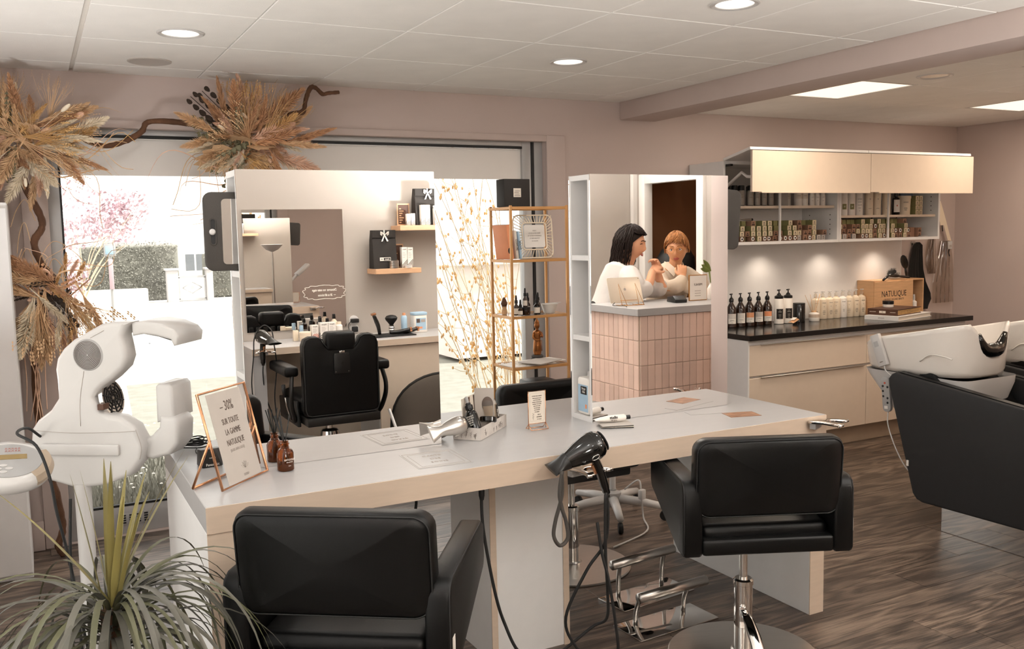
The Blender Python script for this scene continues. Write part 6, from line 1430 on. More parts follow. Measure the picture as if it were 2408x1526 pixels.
# ================================================================== BARBER WALL (seen in the mirrors)
YW = -.65
t = thing('wall_mirror', 'big frameless wall mirror over the barber desk, white writing low on its left', 'mirror', (1.705, YW + .004, .90)); G().box(-.365, .365, 0, .008, 0, .872).obj('mirror_pane', 'mirror_silver', t, smooth=0)
MW = lambda x, z, d=.0092: face((x - 1.705, d, z - .90), (-1, 0, 0), (0, 0, 1))
text('Découvrez  nos soins visage', .026, 'white_ink', t, MW(1.912, 1.180), sx=.62, shear=.25, off=.0006); text('—  30 ou 60 minutes', .025, 'white_ink', t, MW(1.93, 1.142), sx=.62, shear=.25, off=.0006)
g = G(); cl = []
for i in range(64):
    a = 2 * pi * i / 64; wv = 1 + .06 * sin(13 * a); cl.append((1.912 - 1.705 + .155 * wv * (abs(cos(a)) ** .6) * (1 if cos(a) > 0 else -1), .0095, 1.163 - .90 + .05 * wv * (abs(sin(a)) ** .6) * (1 if sin(a) > 0 else -1)))
g.tube(cl, .0022, 5, closed=True); g.obj('drawn_cloud', 'white_ink', t)

def wall_shelf(x0, x1, z, label):
    t = thing('wall_shelf', label, 'shelf', ((x0 + x1) / 2, YW, z)); G().box(-(x1 - x0) / 2, (x1 - x0) / 2, .001, .20, -.038, 0, bev=.002, seg=1).obj('board', 'oak', t)
wall_shelf(2.45, 3.0, 1.643, 'upper oak wall shelf with a black bag, at the edge of the mirror view'); wall_shelf(2.25, 2.61, 1.325, 'lower oak wall shelf with a black bag and tins')
def bag(x, z, w_, h, label, txt):
    t = thing('paper_bag', label, 'bag', (x, YW + .10, z + .001))
    G().prism([(-.055, 0), (.055, 0), (.035, h * .72), (.012, h), (-.012, h), (-.035, h * .72)], -w_ / 2, w_ / 2, 'x', bev=.002, seg=1).obj('bag_body', 'black_paper', t)
    G().box(-w_ / 2 + .002, w_ / 2 - .002, -.0, .006, h * .80, h - .001, M=T(0, .031, 0) @ RX(radians(0))).obj('folded_top', 'black_paper', t, smooth=0)
    g = G()
    for s in (-1, 1):
        g.grid([[(0, .045, h * .86), (0, .05, h * .86 + .006)], [(s * .018, .052, h * .86 + .012), (s * .018, .056, h * .86 + .026)], [(s * .034, .048, h * .86 + .006), (s * .034, .052, h * .86 + .030)], [(s * .018, .044, h * .86 - .004), (s * .018, .048, h * .86 + .008)]], thick=.0012)
        g.grid([[(s * .002 - .005, .046, h * .86), (s * .002 + .005, .046, h * .86)], [(s * .022 - .006, .052, h * .86 - .045), (s * .022 + .006, .052, h * .86 - .042)]], thick=.0012)
    g.ball((0, .047, h * .86), .007, .006, .007, 8, 6); g.box(-.004, .004, .03, .042, h * .86, h, bev=0); g.obj('bow', 'white_ink', t)
    if txt:
        l = G().box(-.045, .04, .0545, .0555, h * .2, h * .2 + .026).obj('label', 'white_paper', t, smooth=0); G().box(-.015, .037, .0555, .056, h * .2 + .004, h * .2 + .022).obj('label_block', 'ink_dark', l, smooth=0)
        text('depot', .017, 'white_ink', l, face((.011, .0562, h * .2 + .013), (-1, 0, 0), (0, 0, 1)), sx=.9); text('&', .018, 'ink_dark', l, face((-.03, .0562, h * .2 + .013), (-1, 0, 0), (0, 0, 1)))
bag(2.345, 1.325, .185, .285, 'black paper bag with a white bow and label on the lower oak shelf', True); bag(2.70, 1.643, .20, .275, 'black paper bag with a white bow on the upper oak shelf', False)
def dark_card(x, z, label, h=.165):
    t = thing('framed_card', label, 'card', (x, YW + .06, z + .001)); G().box(-.05, .05, 0, .008, 0, h, bev=.001, seg=1).obj('frame', 'oak', t); G().box(-.042, .042, .008, .0095, .01, h - .01).obj('dark_sheet', 'brown_frame', t, smooth=0); g = G(); [g.box(-.034, -.018 + .01 * (i % 3), .0095, .010, .02 + .017 * i, .027 + .017 * i) for i in range(7)]; g.obj('sheet_print', 'oak', t, smooth=0)
dark_card(2.53, 1.643, 'dark brown framed card on the upper oak shelf'); dark_card(2.47, 1.325, 'dark brown framed card behind the striped boxes on the lower oak shelf', .18)
def striped(x, z, y, w_, h, label, grp='striped boxes on the barber shelves', m2='ink_dark'):
    t = thing('striped_box', label, 'box', (x, y, z + .001), 0, grp); G().box(-w_ / 2, w_ / 2, -w_ / 2, w_ / 2, 0, h, bev=.001, seg=1).obj('carton', 'white_bottle', t)
    g = G(); hw = w_ / 2
    for sgn, ax in ((1, 'y'), (-1, 'x')):
        for k in range(6):
            u0 = -hw + k * w_ / 4.0 - w_ * .5; pts = []
            for du, zz in ((0, 0.002), (w_ / 8, .002), (w_ / 8 + h * .42, h * .42), (h * .42, h * .42)): pts.append((max(-hw, min(hw, u0 + du)), zz if True else 0))
            # clip the slanted stripe to the face
            a0, a1 = u0, u0 + w_ / 8; z1 = h * .42
            def zc(u, a): return max(.002, min(z1, u - a))
            ua, ub = max(-hw, a0), min(hw, a1 + z1)
            if ub - ua < .003: continue
            us = [ua + (ub - ua) * i / 6 for i in range(7)]
            lo = [zc(u, a1) for u in us]; hi = [zc(u, a0) for u in us]
            for i in range(6):
                if hi[i] - lo[i] < 1e-4 and hi[i + 1] - lo[i + 1] < 1e-4: continue
                q = [(us[i], lo[i]), (us[i + 1], lo[i + 1]), (us[i + 1], hi[i + 1]), (us[i], hi[i])]
                g.poly([(u, hw + .0004, z_) if ax == 'y' else (-hw - .0004, u, z_) for u, z_ in q])
    g.obj('diagonal_stripes', m2, t, smooth=0)
    text('depot', w_ * .28, 'ink', t, face((0, hw + .0006, h * .9), (-1, 0, 0), (0, 0, 1))); g = G(); [g.box(-hw * .7, hw * (.2 + .15 * (i % 3)), hw + .0002, hw + .0005, h * .5 + i * h * .075, h * .5 + i * h * .075 + .0025) for i in range(4)]; g.obj('label_print', 'ink_pale', t, smooth=0)
    return t
striped(2.495, 1.325, YW + .135, .042, .155, 'left striped white box on the lower oak shelf'); striped(2.545, 1.325, YW + .125, .045, .152, 'right striped white box on the lower oak shelf'); striped(2.645, 1.643, YW + .165, .034, .15, 'left striped white box before the bag on the upper oak shelf'); striped(2.684, 1.643, YW + .16, .038, .15, 'right striped white box before the bag on the upper oak shelf')
striped(2.535, 1.643, YW + .15, .030, .085, 'small striped white box left, upper oak shelf'); striped(2.570, 1.643, YW + .15, .032, .088, 'small striped white box right, upper oak shelf')
for k, x in enumerate((2.745, 2.785)): bottle('spray_can', ('left silver spray can on the upper oak shelf', 'right silver spray can on the upper oak shelf')[k], 'bottle', (x, YW + .165, 1.644), [('can_body', 'steel', [(0, 0), (.017, 0), (.018, .003), (.018, .12), (.012, .13)]), ('cap', 'white_plastic', [(.0135, .13), (.0135, .145), (0, .147)])], 'silver cans on the upper oak shelf')
for k in range(3): bottle('tin', ('bottom', 'middle', 'top')[k] + ' silver tin of the stack before the black bag', 'tin', (2.405, YW + .165, 1.326 + .0195 * k), [('tin_body', 'steel', [(0, 0), (.036, 0), (.037, .002), (.037, .012)]), ('lid', 'steel', [(.0375, .0122), (.038, .013), (.038, .018), (.036, .019), (0, .019)])], 'silver tins')
bottle('tin', 'single low white tin in front of the striped boxes', 'tin', (2.515, YW + .175, 1.326), [('tin_body', 'white_bottle', [(0, 0), (.028, 0), (.029, .002), (.029, .012)]), ('lid', 'white_plastic', [(.0295, .0122), (.03, .013), (.03, .02), (.028, .021), (0, .021)])])

# barber desk
dk = thing('barber_desk', 'long pale wall desk of the barber station, seen in the left mirror', 'desk', (2.2, -.39, 0))
def B(x0, x1, y0, y1, z0, z1): return (x0 - 2.2, x1 - 2.2, y0 + .39, y1 + .39, z0, z1)
ZD = .838
tp = G().box(*B(1.262, 3.1, -.645, -.132, ZD - .045, ZD), bev=.002, seg=1).obj('worktop', 'white_laminate', dk); G().box(*B(1.262, 3.1, -.132, -.128, ZD - .0445, ZD - .001)).obj('edge_band', 'beige_edge', tp, smooth=0)
G().box(*B(1.266, 1.35, -.64, -.135, 0, ZD - .0455)).obj('end_panel', 'white_laminate', dk, smooth=0)
G().box(*B(1.35, 2.14, -.645, -.60, 0, ZD - .0455)).obj('back_panel', 'cream_gloss', dk, smooth=0)
cb = G().box(*B(2.14, 3.09, -.64, -.17, .06, ZD - .0455)).obj('cabinet_body', 'white_board', dk, smooth=0); G().box(*B(2.145, 2.61, -.17, -.15, .065, ZD - .05), bev=.001, seg=1).obj('cabinet_door', 'cream_gloss', cb); G().box(*B(2.615, 3.085, -.17, -.15, .065, ZD - .05), bev=.001, seg=1).obj('cabinet_door', 'cream_gloss', cb)
zd = ZD + .0008
# items on the desk
bottle('pot', 'round pale pot at the left end of the product group on the barber desk', 'jar', (1.70, -.43, zd), [('pot_body', 'cream_bottle', [(0, 0), (.04, 0), (.042, .003), (.042, .045)]), ('lid', 'cream_bottle', [(.043, .046), (.043, .062), (.04, .064), (0, .064)])])
o = tag(G().box(1.62, 1.655, -.47, -.44, zd, zd + .075, bev=.002).obj('carton', 'cream_bottle'), 'small cream carton behind the round pot on the barber desk', 'box')
bottle('tube_pot', 'pale blue tube standing behind the round pot on the barber desk', 'bottle', (1.70, -.53, zd), [('tube_body', 'blue_label', [(0, 0), (.014, 0), (.014, .10), (0, .101)])])
striped(1.775, zd - .001, -.46, .05, .105, 'peach striped carton on the barber desk', 'striped boxes on the barber desk', 'red_ink'); striped(1.835, zd - .001, -.44, .055, .12, 'left white striped carton in the barber desk group', 'striped boxes on the barber desk'); striped(1.893, zd - .001, -.44, .055, .12, 'right white striped carton in the barber desk group', 'striped boxes on the barber desk', 'red_ink')
for k, (x, y, h) in enumerate(((1.775, -.54, .13), (1.838, -.53, .15), (1.895, -.54, .14), (1.94, -.52, .17))):
    q = bottle('tonic_bottle', ('dark capped bottle behind the peach carton', 'dark capped bottle behind the left striped carton', 'dark capped bottle behind the right striped carton', 'tall spray bottle at the back right of the product group')[k], 'bottle', (x, y, zd), [('bottle_body', 'cream_bottle' if k == 3 else 'dark_amber', [(0, 0), (.021, 0), (.022, .003), (.022, h * .68), (.01, h * .78), (.01, h * .8)]), ('cap', 'black_plastic', [(.012, h * .8), (.013, h * .82), (.011, h), (0, h + .002)])], 'bottles of the barber desk group')
bottle('powder_bottle', 'white bottle at the right end of the barber product group', 'bottle', (1.955, -.45, zd), [('bottle_body', 'white_bottle', [(0, 0), (.024, 0), (.025, .003), (.025, .09), (.016, .1)]), ('cap', 'cream_bottle', [(.017, .1), (.017, .118), (0, .12)])])
t = thing('wall_socket', 'white double wall socket with a black charger above the barber desk', 'socket', (2.13, YW, .91)); G().lathe([(0, 0), (.038, 0), (.038, .008), (.03, .012), (0, .012)], 24, M=T(0, 0, .03) @ RX(-pi / 2)).obj('socket_plate', 'white_plastic', t); G().lathe([(0, 0), (.038, 0), (.038, .008), (.03, .012), (0, .012)], 24, M=T(0, 0, -.035) @ RX(-pi / 2)).obj('socket_plate', 'white_plastic', t); G().box(-.03, .028, .012, .05, .015, .045, bev=.005).obj('charger', 'black_plastic', t); G().box(-.022, .022, .012, .04, -.055, -.015, bev=.006).obj('charger', 'black_rubber', t); G().tube(spline([(-.03, .035, .03), (-.055, .04, .0), (-.05, .05, -.05), (-.06, .06, -.068)], 5), .0025, 6).obj('charger_cord', 'black_rubber', t)
tr = thing('clipper_tray', 'black clipper mat with charging stand on the barber desk', 'tray', (2.32, -.36, zd)); G().box(-.19, .16, -.10, .10, 0, .008, bev=.003).obj('mat', 'black_rubber', tr)
def clipper(x, y, rot, label, z=zd + .009):
    t = thing('hair_clipper', label, 'clipper', (x, y, z)); t.rotation_euler = rot; G().tube(spline([(0, 0, 0), (.005, 0, .06), (.0, 0, .11), (-.006, 0, .15)], 4), [.016, .017, .018, .019, .02, .021, .021, .021, .02, .019, .019, .018, .017], 12, flat=.75).obj('clipper_body', 'black_gloss', t); G().box(-.022, .010, -.018, .018, .15, .165, bev=.002).obj('blade', 'copper_metal', t)
clipper(2.245, -.40, (0, radians(-14), 0), 'black clipper standing upright in its charger on the barber mat'); clipper(2.30, -.34, (0, radians(86), radians(15)), 'black clipper lying at the front of the barber mat', zd + .026); clipper(2.37, -.33, (0, radians(88), radians(-10)), 'second black clipper lying at the right of the barber mat', zd + .026)
t = thing('neck_brush', 'black fan shaped neck brush standing on the barber mat', 'brush', (2.345, -.42, zd + .009)); G().lathe([(0, 0), (.02, 0), (.022, .01), (.018, .016), (.022, .026), (.018, .034), (.022, .044), (.018, .052), (.02, .06), (0, .062)], 20).obj('handle', 'steel', t); G().lathe([(.012, .06), (.022, .075), (.042, .10), (.047, .115), (.035, .13), (.015, .136), (0, .137)], 20).obj('bristle_fan', 'black_rubber', t)
bottle('spray_can', 'white and blue spray can behind the barber mat', 'bottle', (2.465, -.47, zd), [('can_body', 'blue_label', [(0, 0), (.022, 0), (.023, .003), (.023, .12), (.015, .132)]), ('cap', 'tan_label', [(.012, .132), (.012, .15), (0, .152)])])
t = thing('wipes_tub', 'white tub of wipes with a pale blue lid and label on the barber desk', 'tub', (2.575, -.45, zd)); G().prism(rrect(-.055, .055, -.045, .045, .018, 4), 0, .13, 'z', bev=.003).obj('tub_body', 'white_bottle', t); G().prism(rrect(-.057, .057, -.047, .047, .018, 4), .131, .152, 'z', bev=.004).obj('lid', 'blue_label', t); l = G().box(-.04, .04, .0452, .0462, .02, .11).obj('label', 'blue_label', t, smooth=0); G().box(-.036, -.008, .0462, .0468, .075, .105).obj('label_block', 'ink', l, smooth=0); G().box(-.02, .01, .0462, .0468, .03, .045).obj('label_mark', 'orange_paper', l, smooth=0); G().box(.0, .034, .0462, .0468, .078, .1).obj('label_block', 'ink_pale', l, smooth=0)
# dryer in holder at the desk corner
holder((1.335, -.1235, .825), pi, 'chrome dryer holder on the corner of the barber desk')
dr = dryer('black hair dryer standing in the holder of the barber desk', (1.335, -.065, .915), (0, radians(-8), radians(-100)))
G().tube(spline([(.024, 0, -.19), (.024, 0, -.26), (.03, .02, -.40), (.02, .06, -.52), (-.03, .08, -.60), (-.03, .06, -.4), (-.01, .08, -.2), (-.05, .04, -.02), (-.03, .03, .06), (.03, .0, .08), (.05, -.05, .0), (.04, -.06, -.12), (.02, -.08, -.30), (.0, -.07, -.45), (.02, -.04, -.56), (-.01, -.03, -.66)], 6), .004, 7).obj('dryer_cord', 'black_rubber', dr)

# barber chair, back to the island
bc = thing('barber_chair', 'black padded barber chair facing the barber desk, seen in the left mirror', 'chair', (1.725, .0, 0), pi)
# local: +y is forward (towards the desk), so the back is at -y; x mirrored by the turn
O_ = rrect(-.25, .25, .43, .945, .055, 6)
def notch(pts):
    out = []
    for x, z in pts: out.append((x, z))
    return out
prof = [(-.25, .47), (-.24, .44), (-.21, .43), (.21, .43), (.24, .44), (.25, .47), (.25, .89), (.235, .93), (.20, .945), (.155, .945), (.125, .93), (.11, .895), (.085, .865), (-.085, .865), (-.11, .895), (-.125, .93), (-.155, .945), (-.20, .945), (-.235, .93), (-.25, .89)]
b_ = G().prism(prof, -.335, -.255, 'y', bev=.02, seg=4).obj('backrest', 'black_leather', bc, smooth=55)
g = G(); g.tube([(p[0] * .97, -.336, (p[1] - .69) * .97 + .69) for p in prof], .004, 6, closed=True); g.obj('seam', 'black_rubber', b_)
g = G(); g.prism(rrect(-.052, .052, .70, .83, .008, 3), -.342, -.334, 'y', bev=.002); g.obj('hinge_plate', 'black_plastic', b_)
g = G(); [g.lathe([(0, 0), (.004, 0), (.003, .002), (0, .002)], 8, M=T(x, -.342, z) @ RX(pi / 2)) for x in (-.042, .042) for z in (.712, .818)]; g.lathe([(0, 0), (.007, 0), (.006, .004), (0, .004)], 10, M=T(0, -.342, .77) @ RX(pi / 2)); g.obj('screw', 'chrome', b_)
g = G(); [g.box(-.2 + .058 * k, -.148 + .058 * k, -.258, -.235, .48, .86, bev=.018, seg=3) for k in range(7)]; g.obj('back_channels', 'black_leather', b_)
hr = G().box(-.098, .098, -.345, -.235, .845, .968, bev=.026, seg=4).obj('headrest', 'black_leather', bc); G().box(-.018, .018, -.35, -.335, .832, .846, bev=.002).obj('headrest_bar', 'chrome', hr)
G().box(-.245, .245, -.25, .25, .43, .55, bev=.035, seg=4).obj('seat', 'black_leather', bc)
for s in (-1, 1):
    a = G().box(s * .305 - .045, s * .305 + .045, -.27, .17, .69, .755, bev=.02, seg=3).obj('armrest', 'black_leather', bc)
    G().tube(spline([(s * .30, -.24, .70), (s * .315, -.27, .60), (s * .31, -.25, .50), (s * .28, -.18, .40), (s * .27, .1, .38)], 5), .022, 10, flat=.6).obj('arm_frame', 'black_plastic', a)
    G().prism([(-.24, .36), (.22, .36), (.24, .50), (-.2, .52)], s * .262 - .012, s * .262 + .012, 'x', bev=.006).obj('side_plate', 'black_plastic', bc)
G().box(-.24, .24, -.36, .2, .375, .43, bev=.006).obj('seat_frame', 'black_plastic', bc)
lv = G().tube([(.30, -.18, .40), (.33, -.2, .50), (.345, -.21, .60)], [.006, .006, .005], 8).obj('recline_lever', 'chrome', bc); G().tube([(.343, -.208, .56), (.35, -.212, .64)], [.012, .013], 10).obj('lever_grip', 'black_rubber', lv)
G().lathe([(.26, 0), (.265, .006), (.25, .02), (.07, .045), (.05, .06), (.085, .08), (.09, .09), (.06, .27), (.05, .28), (.026, .285), (.026, .376)], 36).obj('pedestal', 'chrome', bc)

# black canvas folding chair
t = thing('folding_chair', 'black canvas folding chair with thin white legs beside the barber desk', 'chair', (2.46, .16, 0))
rows = []
for i in range(9):
    f = i / 8; w_ = .40 * (1 - .12 * f); z = .12 + (.50) * sin(f * pi / 2) ** 1.0
    rows.append([(w_ * cos(pi - pi * k / 18) * (1 - .0 * f), .16 - .16 * f + .15 * sin(pi * k / 18) * (1 - .6 * f), .10 + (z - .10) * (.25 + .75 * sin(pi * k / 18) ** .7)) for k in range(19)])
G().grid(rows, thick=.006).obj('canvas', 'grey_fabric', t, smooth=80)
G().tube([p for p in rows[-1]], .012, 8).obj('rim_binding', 'black_fabric', t); G().tube([V(p) + V((0, .008, -.05)) for p in rows[-1][3:16]], .003, 5).obj('seam', 'black_rubber', t)
for x0, x1 in ((-.40, -.30), (.40, .30), (-.2, -.38), (.2, .38)): G().tube([(x0, .1, .42 if abs(x0) > .3 else .40), (x1, .22, .008)], .010, 10).obj('leg', 'white_plastic', t)
tag(G().grid([[(x, y + .42, .0) for x in (0, 0)] for y in (0, 0)]).obj('tmpx', 'ink') if False else bc, bc['label'], 'chair')

# ================================================================== RECEPTION (seen in the right mirror)
rc = thing('reception_desk', 'reception counter clad in pink vertical tiles with a pale top', 'counter', (3.9, 1.2, 0))
def R_(x0, x1, y0, y1, z0, z1): return (x0 - 3.9, x1 - 3.9, y0 - 1.2, y1 - 1.2, z0, z1)
ry0, ry1, rx0, rx1 = .97, 1.47, 3.235, 4.60
G().box(*R_(rx0, rx1, ry0, ry1, 0, 1.055)).obj('counter_core', 'grout', rc, smooth=0)
G().box(*R_(3.205, 4.62, .935, 1.495, 1.0555, 1.10), bev=.002, seg=1).obj('counter_top', 'white_laminate', rc)
tw, th = .0535, .152
def tile(m0, loc, rz):
    if 'k' not in tile.__dict__: tile.k = G().box(-tw / 2 + .0012, tw / 2 - .0012, 0, .008, .0012, th - .0012, bev=.002, seg=1).obj('tile', 'tile_pink', rc, smooth=0)
    else:
        o = tile.k.copy(); COL.objects.link(o); tile.k = o
    tile.k.location = loc; tile.k.rotation_euler = (random.uniform(-.008, .008), 0, rz + random.uniform(-.012, .012))
for r in range(6):
    z = 1.0545 - (r + 1) * th
    for c in range(11): tile(None, (rx0 + .028 + tw * c - 3.9, ry1 - 1.2 + .0005, z), 0)
    for c in range(11): tile(None, (rx0 - .0005 - 3.9, ry1 - .028 - tw * c - 1.2, z), pi / 2)
zc = 1.1008
t = thing('tablet', 'tablet seen from behind leaning on a thin gold stand on the reception counter', 'tablet', (3.355, 1.17, zc + .012)); t.rotation_euler = (radians(20), 0, radians(6)); G().prism(rrect(-.118, .118, 0, .168, .008, 4), -.0035, .0035, 'y', bev=.001).obj('tablet_body', 'tablet_back', t); g = G(); g.lathe([(0, 0), (.009, 0), (.009, .0006), (0, .0006)], 20, M=T(-.0015, .0035, .088) @ RX(-pi / 2) @ Matrix.Diagonal((.95, 1, 1, 1))); g.prism([(0, .1), (.004, .1045), (.0005, .104)], .0035, .0042, 'y'); g.obj('emblem', 'ink_pale', t); G().lathe([(0, 0), (.003, 0), (0, .0006)], 10, M=T(.108, .0035, .158) @ RX(-pi / 2)).obj('camera_lens', 'ink_dark', t)
G().box(-.1, .1, -.0042, -.0034, .012, .156).obj('screen', 'black_gloss', t, smooth=0)
t = thing('tablet_stand', 'thin gold wire stand holding the tablet on the reception counter', 'stand', (3.355, 1.205, zc), radians(6)); g = G()
for x in (-.07, .05): g.tube([(x - .018, .055, .002), (x, -.03, .135), (x + .018, .055, .002)], .0018, 6); g.tube([(x - .018, .055, .002), (x - .018, -.03, .002)], .0018, 6); g.tube([(x + .018, .055, .002), (x + .018, -.03, .002)], .0018, 6)
g.tube([(-.09, .055, .002), (.07, .055, .002)], .0018, 6); g.tube([(-.07, .0, .03), (.05, .0, .03)], .0018, 6); g.obj('wire_frame', 'gold_metal', t)
t = thing('card_terminal', 'black card terminal on the reception counter', 'terminal', (3.71, 1.22, zc), radians(14)); G().prism([(-.07, 0), (.07, 0), (.075, .02), (.03, .045), (-.06, .035)], -.042, .042, 'x', bev=.006).obj('terminal_body', 'black_plastic', t); G().box(-.03, .03, -.04, .02, .040, .0425, M=RX(.1)).obj('terminal_screen', 'red_ink', t, smooth=0)
t = thing('menu_frame', 'gold edged white menu sign standing on the reception counter', 'sign', (3.90, 1.20, zc)); G().box(-.075, .075, -.004, .004, .0, .17, bev=.001, seg=1).obj('frame', 'gold_metal', t); G().box(-.07, .07, .0042, .0052, .005, .165).obj('sheet', 'white_paper', t, smooth=0); text('MENU', .022, 'ink', t, face((.0, .0056, .105), (-1, 0, 0), (0, 0, 1)), sx=1.1); g = G(); [g.box(-.03, .02, .0052, .0056, .03 + .016 * i, .034 + .016 * i) for i in range(3)]; g.obj('menu_lines', 'ink_pale', t, smooth=0)
t = thing('leaf_sprig', 'small vase with green leaves at the pillar end of the reception counter', 'plant', (4.03, 1.18, zc)); G().lathe([(0, 0), (.025, 0), (.035, .03), (.03, .07), (.012, .1), (.014, .11)], 18).obj('vase', 'ceramic', t)
for a, e, L in ((3.0, .5, .10), (2.7, .9, .11), (3.4, .2, .09), (.5, .8, .1)):
    d = V((cos(a), sin(a) * .3, e)).normalized(); G().tube([(0, 0, .08), V((0, 0, .18)) + d * .02], .002, 5).obj('stem', 'plant_leaf', t); s = d.cross(V((0, 1, 0))).normalized(); G().grid([[V((0, 0, .19)) + d * L * f - s * .018 * sin(pi * f), V((0, 0, .19)) + d * L * f + V((0, .004, 0)), V((0, 0, .19)) + d * L * f + s * .018 * sin(pi * f)] for f in (0, .2, .4, .6, .8, 1)]).obj('leaf', 'plant_leaf', t)
tag(G().tube(spline([(3.24, 1.2, zc + .02), (3.215, 1.22, zc + .004), (3.26, 1.28, zc + .004), (3.22, 1.36, zc + .004)], 5), .0022, 6).obj('tablet_cable', 'black_rubber'), 'thin black charging cable lying by the tablet on the counter', 'cable')
t = thing('round_hood', 'black rounded hood shape standing in the dark doorway behind the counter', 'hood dryer', (4.93, -.36, .012)); G().lathe([(.2, 0), (.2, .02), (.03, .03), (.02, 1.12)], 20).obj('hood_stand', 'black_plastic', t); G().lathe([(.02, 1.12), (.13, 1.14), (.165, 1.22), (.16, 1.32), (.12, 1.39), (.06, 1.42), (0, 1.43)], 26).obj('hood_shell', 'black_rubber', t)

# ---- people
def fuse(o, vox, smooth_it=4, dec=None):
    m1 = o.modifiers.new('r', 'REMESH'); m1.mode = 'VOXEL'; m1.voxel_size = vox; m1.use_smooth_shade = True
    m2 = o.modifiers.new('s', 'SMOOTH'); m2.factor = .5; m2.iterations = smooth_it
    dg = bpy.context.evaluated_depsgraph_get(); me = bpy.data.meshes.new_from_object(o.evaluated_get(dg))
    o.modifiers.clear(); old = o.data; mats = list(old.materials); o.data = me; me.materials.clear(); [me.materials.append(x) for x in mats]
    for p in me.polygons: p.use_smooth = True
    return o
def limb(g, pts, r, n=5):
    S_ = spline(pts, n); m_ = len(S_); k = len(r) - 1
    g.tube(S_, [r[min(k, int(i / (m_ - 1) * k))] + (r[min(k, int(i / (m_ - 1) * k) + 1)] - r[min(k, int(i / (m_ - 1) * k))]) * (i / (m_ - 1) * k - min(k, int(i / (m_ - 1) * k))) for i in range(m_)], 14)
    g.ball(S_[0], r[0] * .98, u=12, v=8); g.ball(S_[-1], r[-1] * .98, u=12, v=8)
def torso(g, secs):
    """secs: (cx, cy, z, half width, half depth)"""
    rows = [[(cx + a * cos(u), cy + b * sin(u), z + tz * cos(u) + tzy * sin(u)) for u in [2 * pi * i / 28 for i in range(28)]] for cx, cy, z, a, b, tz, tzy in secs]
    g.grid(rows, closed_u=True); g.poly(rows[0]); g.poly(rows[-1])
def headmesh(g, M, s=1.0):
    """head looking along local +y, centre of skull at origin, z up"""
    n, m_ = 40, 30; rows = []
    for j in range(m_ + 1):
        ph = pi * j / m_; row = []
        for i in range(n):
            th = 2 * pi * i / n; x, y, z = sin(ph) * cos(th), sin(ph) * sin(th), cos(ph)
            X, Y, Z = .073 * x, .092 * y, .112 * z
            if Z < 0:
                k = (-Z / .112); X *= 1 - .38 * k ** 1.6; Y *= 1 - (.10 if y > 0 else .42) * k ** 1.5
            fy = max(0, y)
            nose = math.exp(-((X / .011) ** 2)) * math.exp(-(((Z + .030) / .018) ** 2)) * fy ** 6 * .024 + math.exp(-((X / .008) ** 2)) * math.exp(-(((Z - .0) / .022) ** 2)) * fy ** 6 * .010
            sock = -.012 * fy ** 3 * (math.exp(-(((abs(X) - .031) / .014) ** 2)) * math.exp(-(((Z - .006) / .012) ** 2)))
            brow = .004 * fy ** 3 * math.exp(-(((Z - .026) / .010) ** 2)) * (1 if abs(X) < .05 else .3)
            mouth = .007 * fy ** 4 * math.exp(-((X / .022) ** 2)) * math.exp(-(((Z + .062) / .014) ** 2))
            chin = .007 * fy ** 4 * math.exp(-((X / .02) ** 2)) * math.exp(-(((Z + .098) / .014) ** 2))
            row.append(M @ (V((X, Y + nose + sock + brow + mouth + chin, Z)) * s))
        rows.append(row)
    g.grid(rows, closed_u=True)
    for sx_ in (-1, 1): g.ball(M @ V((sx_ * .073 * s, -.008, -.008)), .008, .014, .026, 10, 8, M=M.to_3x3().to_4x4())
def hand(g, P, fdir, pn, curl, s=1.0, thumb=1, spread=.14):
    """hand from wrist P along fdir, pn palm normal; fingers curl towards pn"""
    f = V(fdir).normalized(); n = V(pn); n = (n - f * n.dot(f)).normalized(); w_ = f.cross(n)
    P = V(P)
    rows = []
    for t_, a, b in ((-.01, .022, .017), (.02, .030, .015), (.05, .036, .014), (.078, .037, .012)):
        rows.append([P + f * t_ * s + (w_ * cos(u) * a + n * sin(u) * b) * s for u in [2 * pi * i / 16 for i in range(16)]])
    g.grid(rows, closed_u=True); g.poly(rows[0]); g.poly(rows[-1])
    for k, (o_, L) in enumerate(((-.027, .064), (-.009, .074), (.009, .070), (.026, .056))):
        d = (f + w_ * o_ * spread * 8).normalized(); p = P + (f * .07 + w_ * o_) * s; pts = [p]; c = curl * (.9 + .06 * k)
        for q, fr_ in enumerate((.45, .32, .26)):
            a = c * (.55, 1.35, 1.9)[q]; dd = d * cos(a) + n * sin(a); p = p + dd * L * fr_ * s; pts.append(p)
        g.tube(pts, [.0092 * s, .0086 * s, .0078 * s, .0068 * s], 9); [g.ball(q, r_ * s, u=8, v=6) for q, r_ in zip(pts, (.0092, .0086, .0078, .0068))]
    b0 = P + (f * .018 - w_ * .024 * thumb) * s; b1 = b0 + (f * .028 - w_ * .022 * thumb + n * .012) * s; b2 = b1 + (f * .026 + n * .014 - w_ * .004 * thumb) * s; b3 = b2 + (f * .020 + n * .010 + w_ * .004 * thumb) * s
    g.tube([b0, b1, b2, b3], [.012 * s, .011 * s, .0095 * s, .008 * s], 9); g.ball(b3, .008 * s, u=8, v=6)
def legs(g, cx, cy, fx, hipz=.90):
    for s in (-1, 1):
        o_ = V((-fx[1], fx[0], 0)) * s * .085; f = V((fx[0], fx[1], 0)); c = V((cx, cy, 0)) + o_
        limb(g, [c + V((0, 0, hipz)), c + f * .02 + V((0, 0, .48)), c + V((0, 0, .09))], [.085, .062, .052, .055, .042], 5)
        g.ball(c + f * .06 + V((0, 0, .035)), .045, .045, .034); limb(g, [c + V((0, 0, .05)) - f * .02, c + f * .13 + V((0, 0, .03))], [.036, .03], 2)
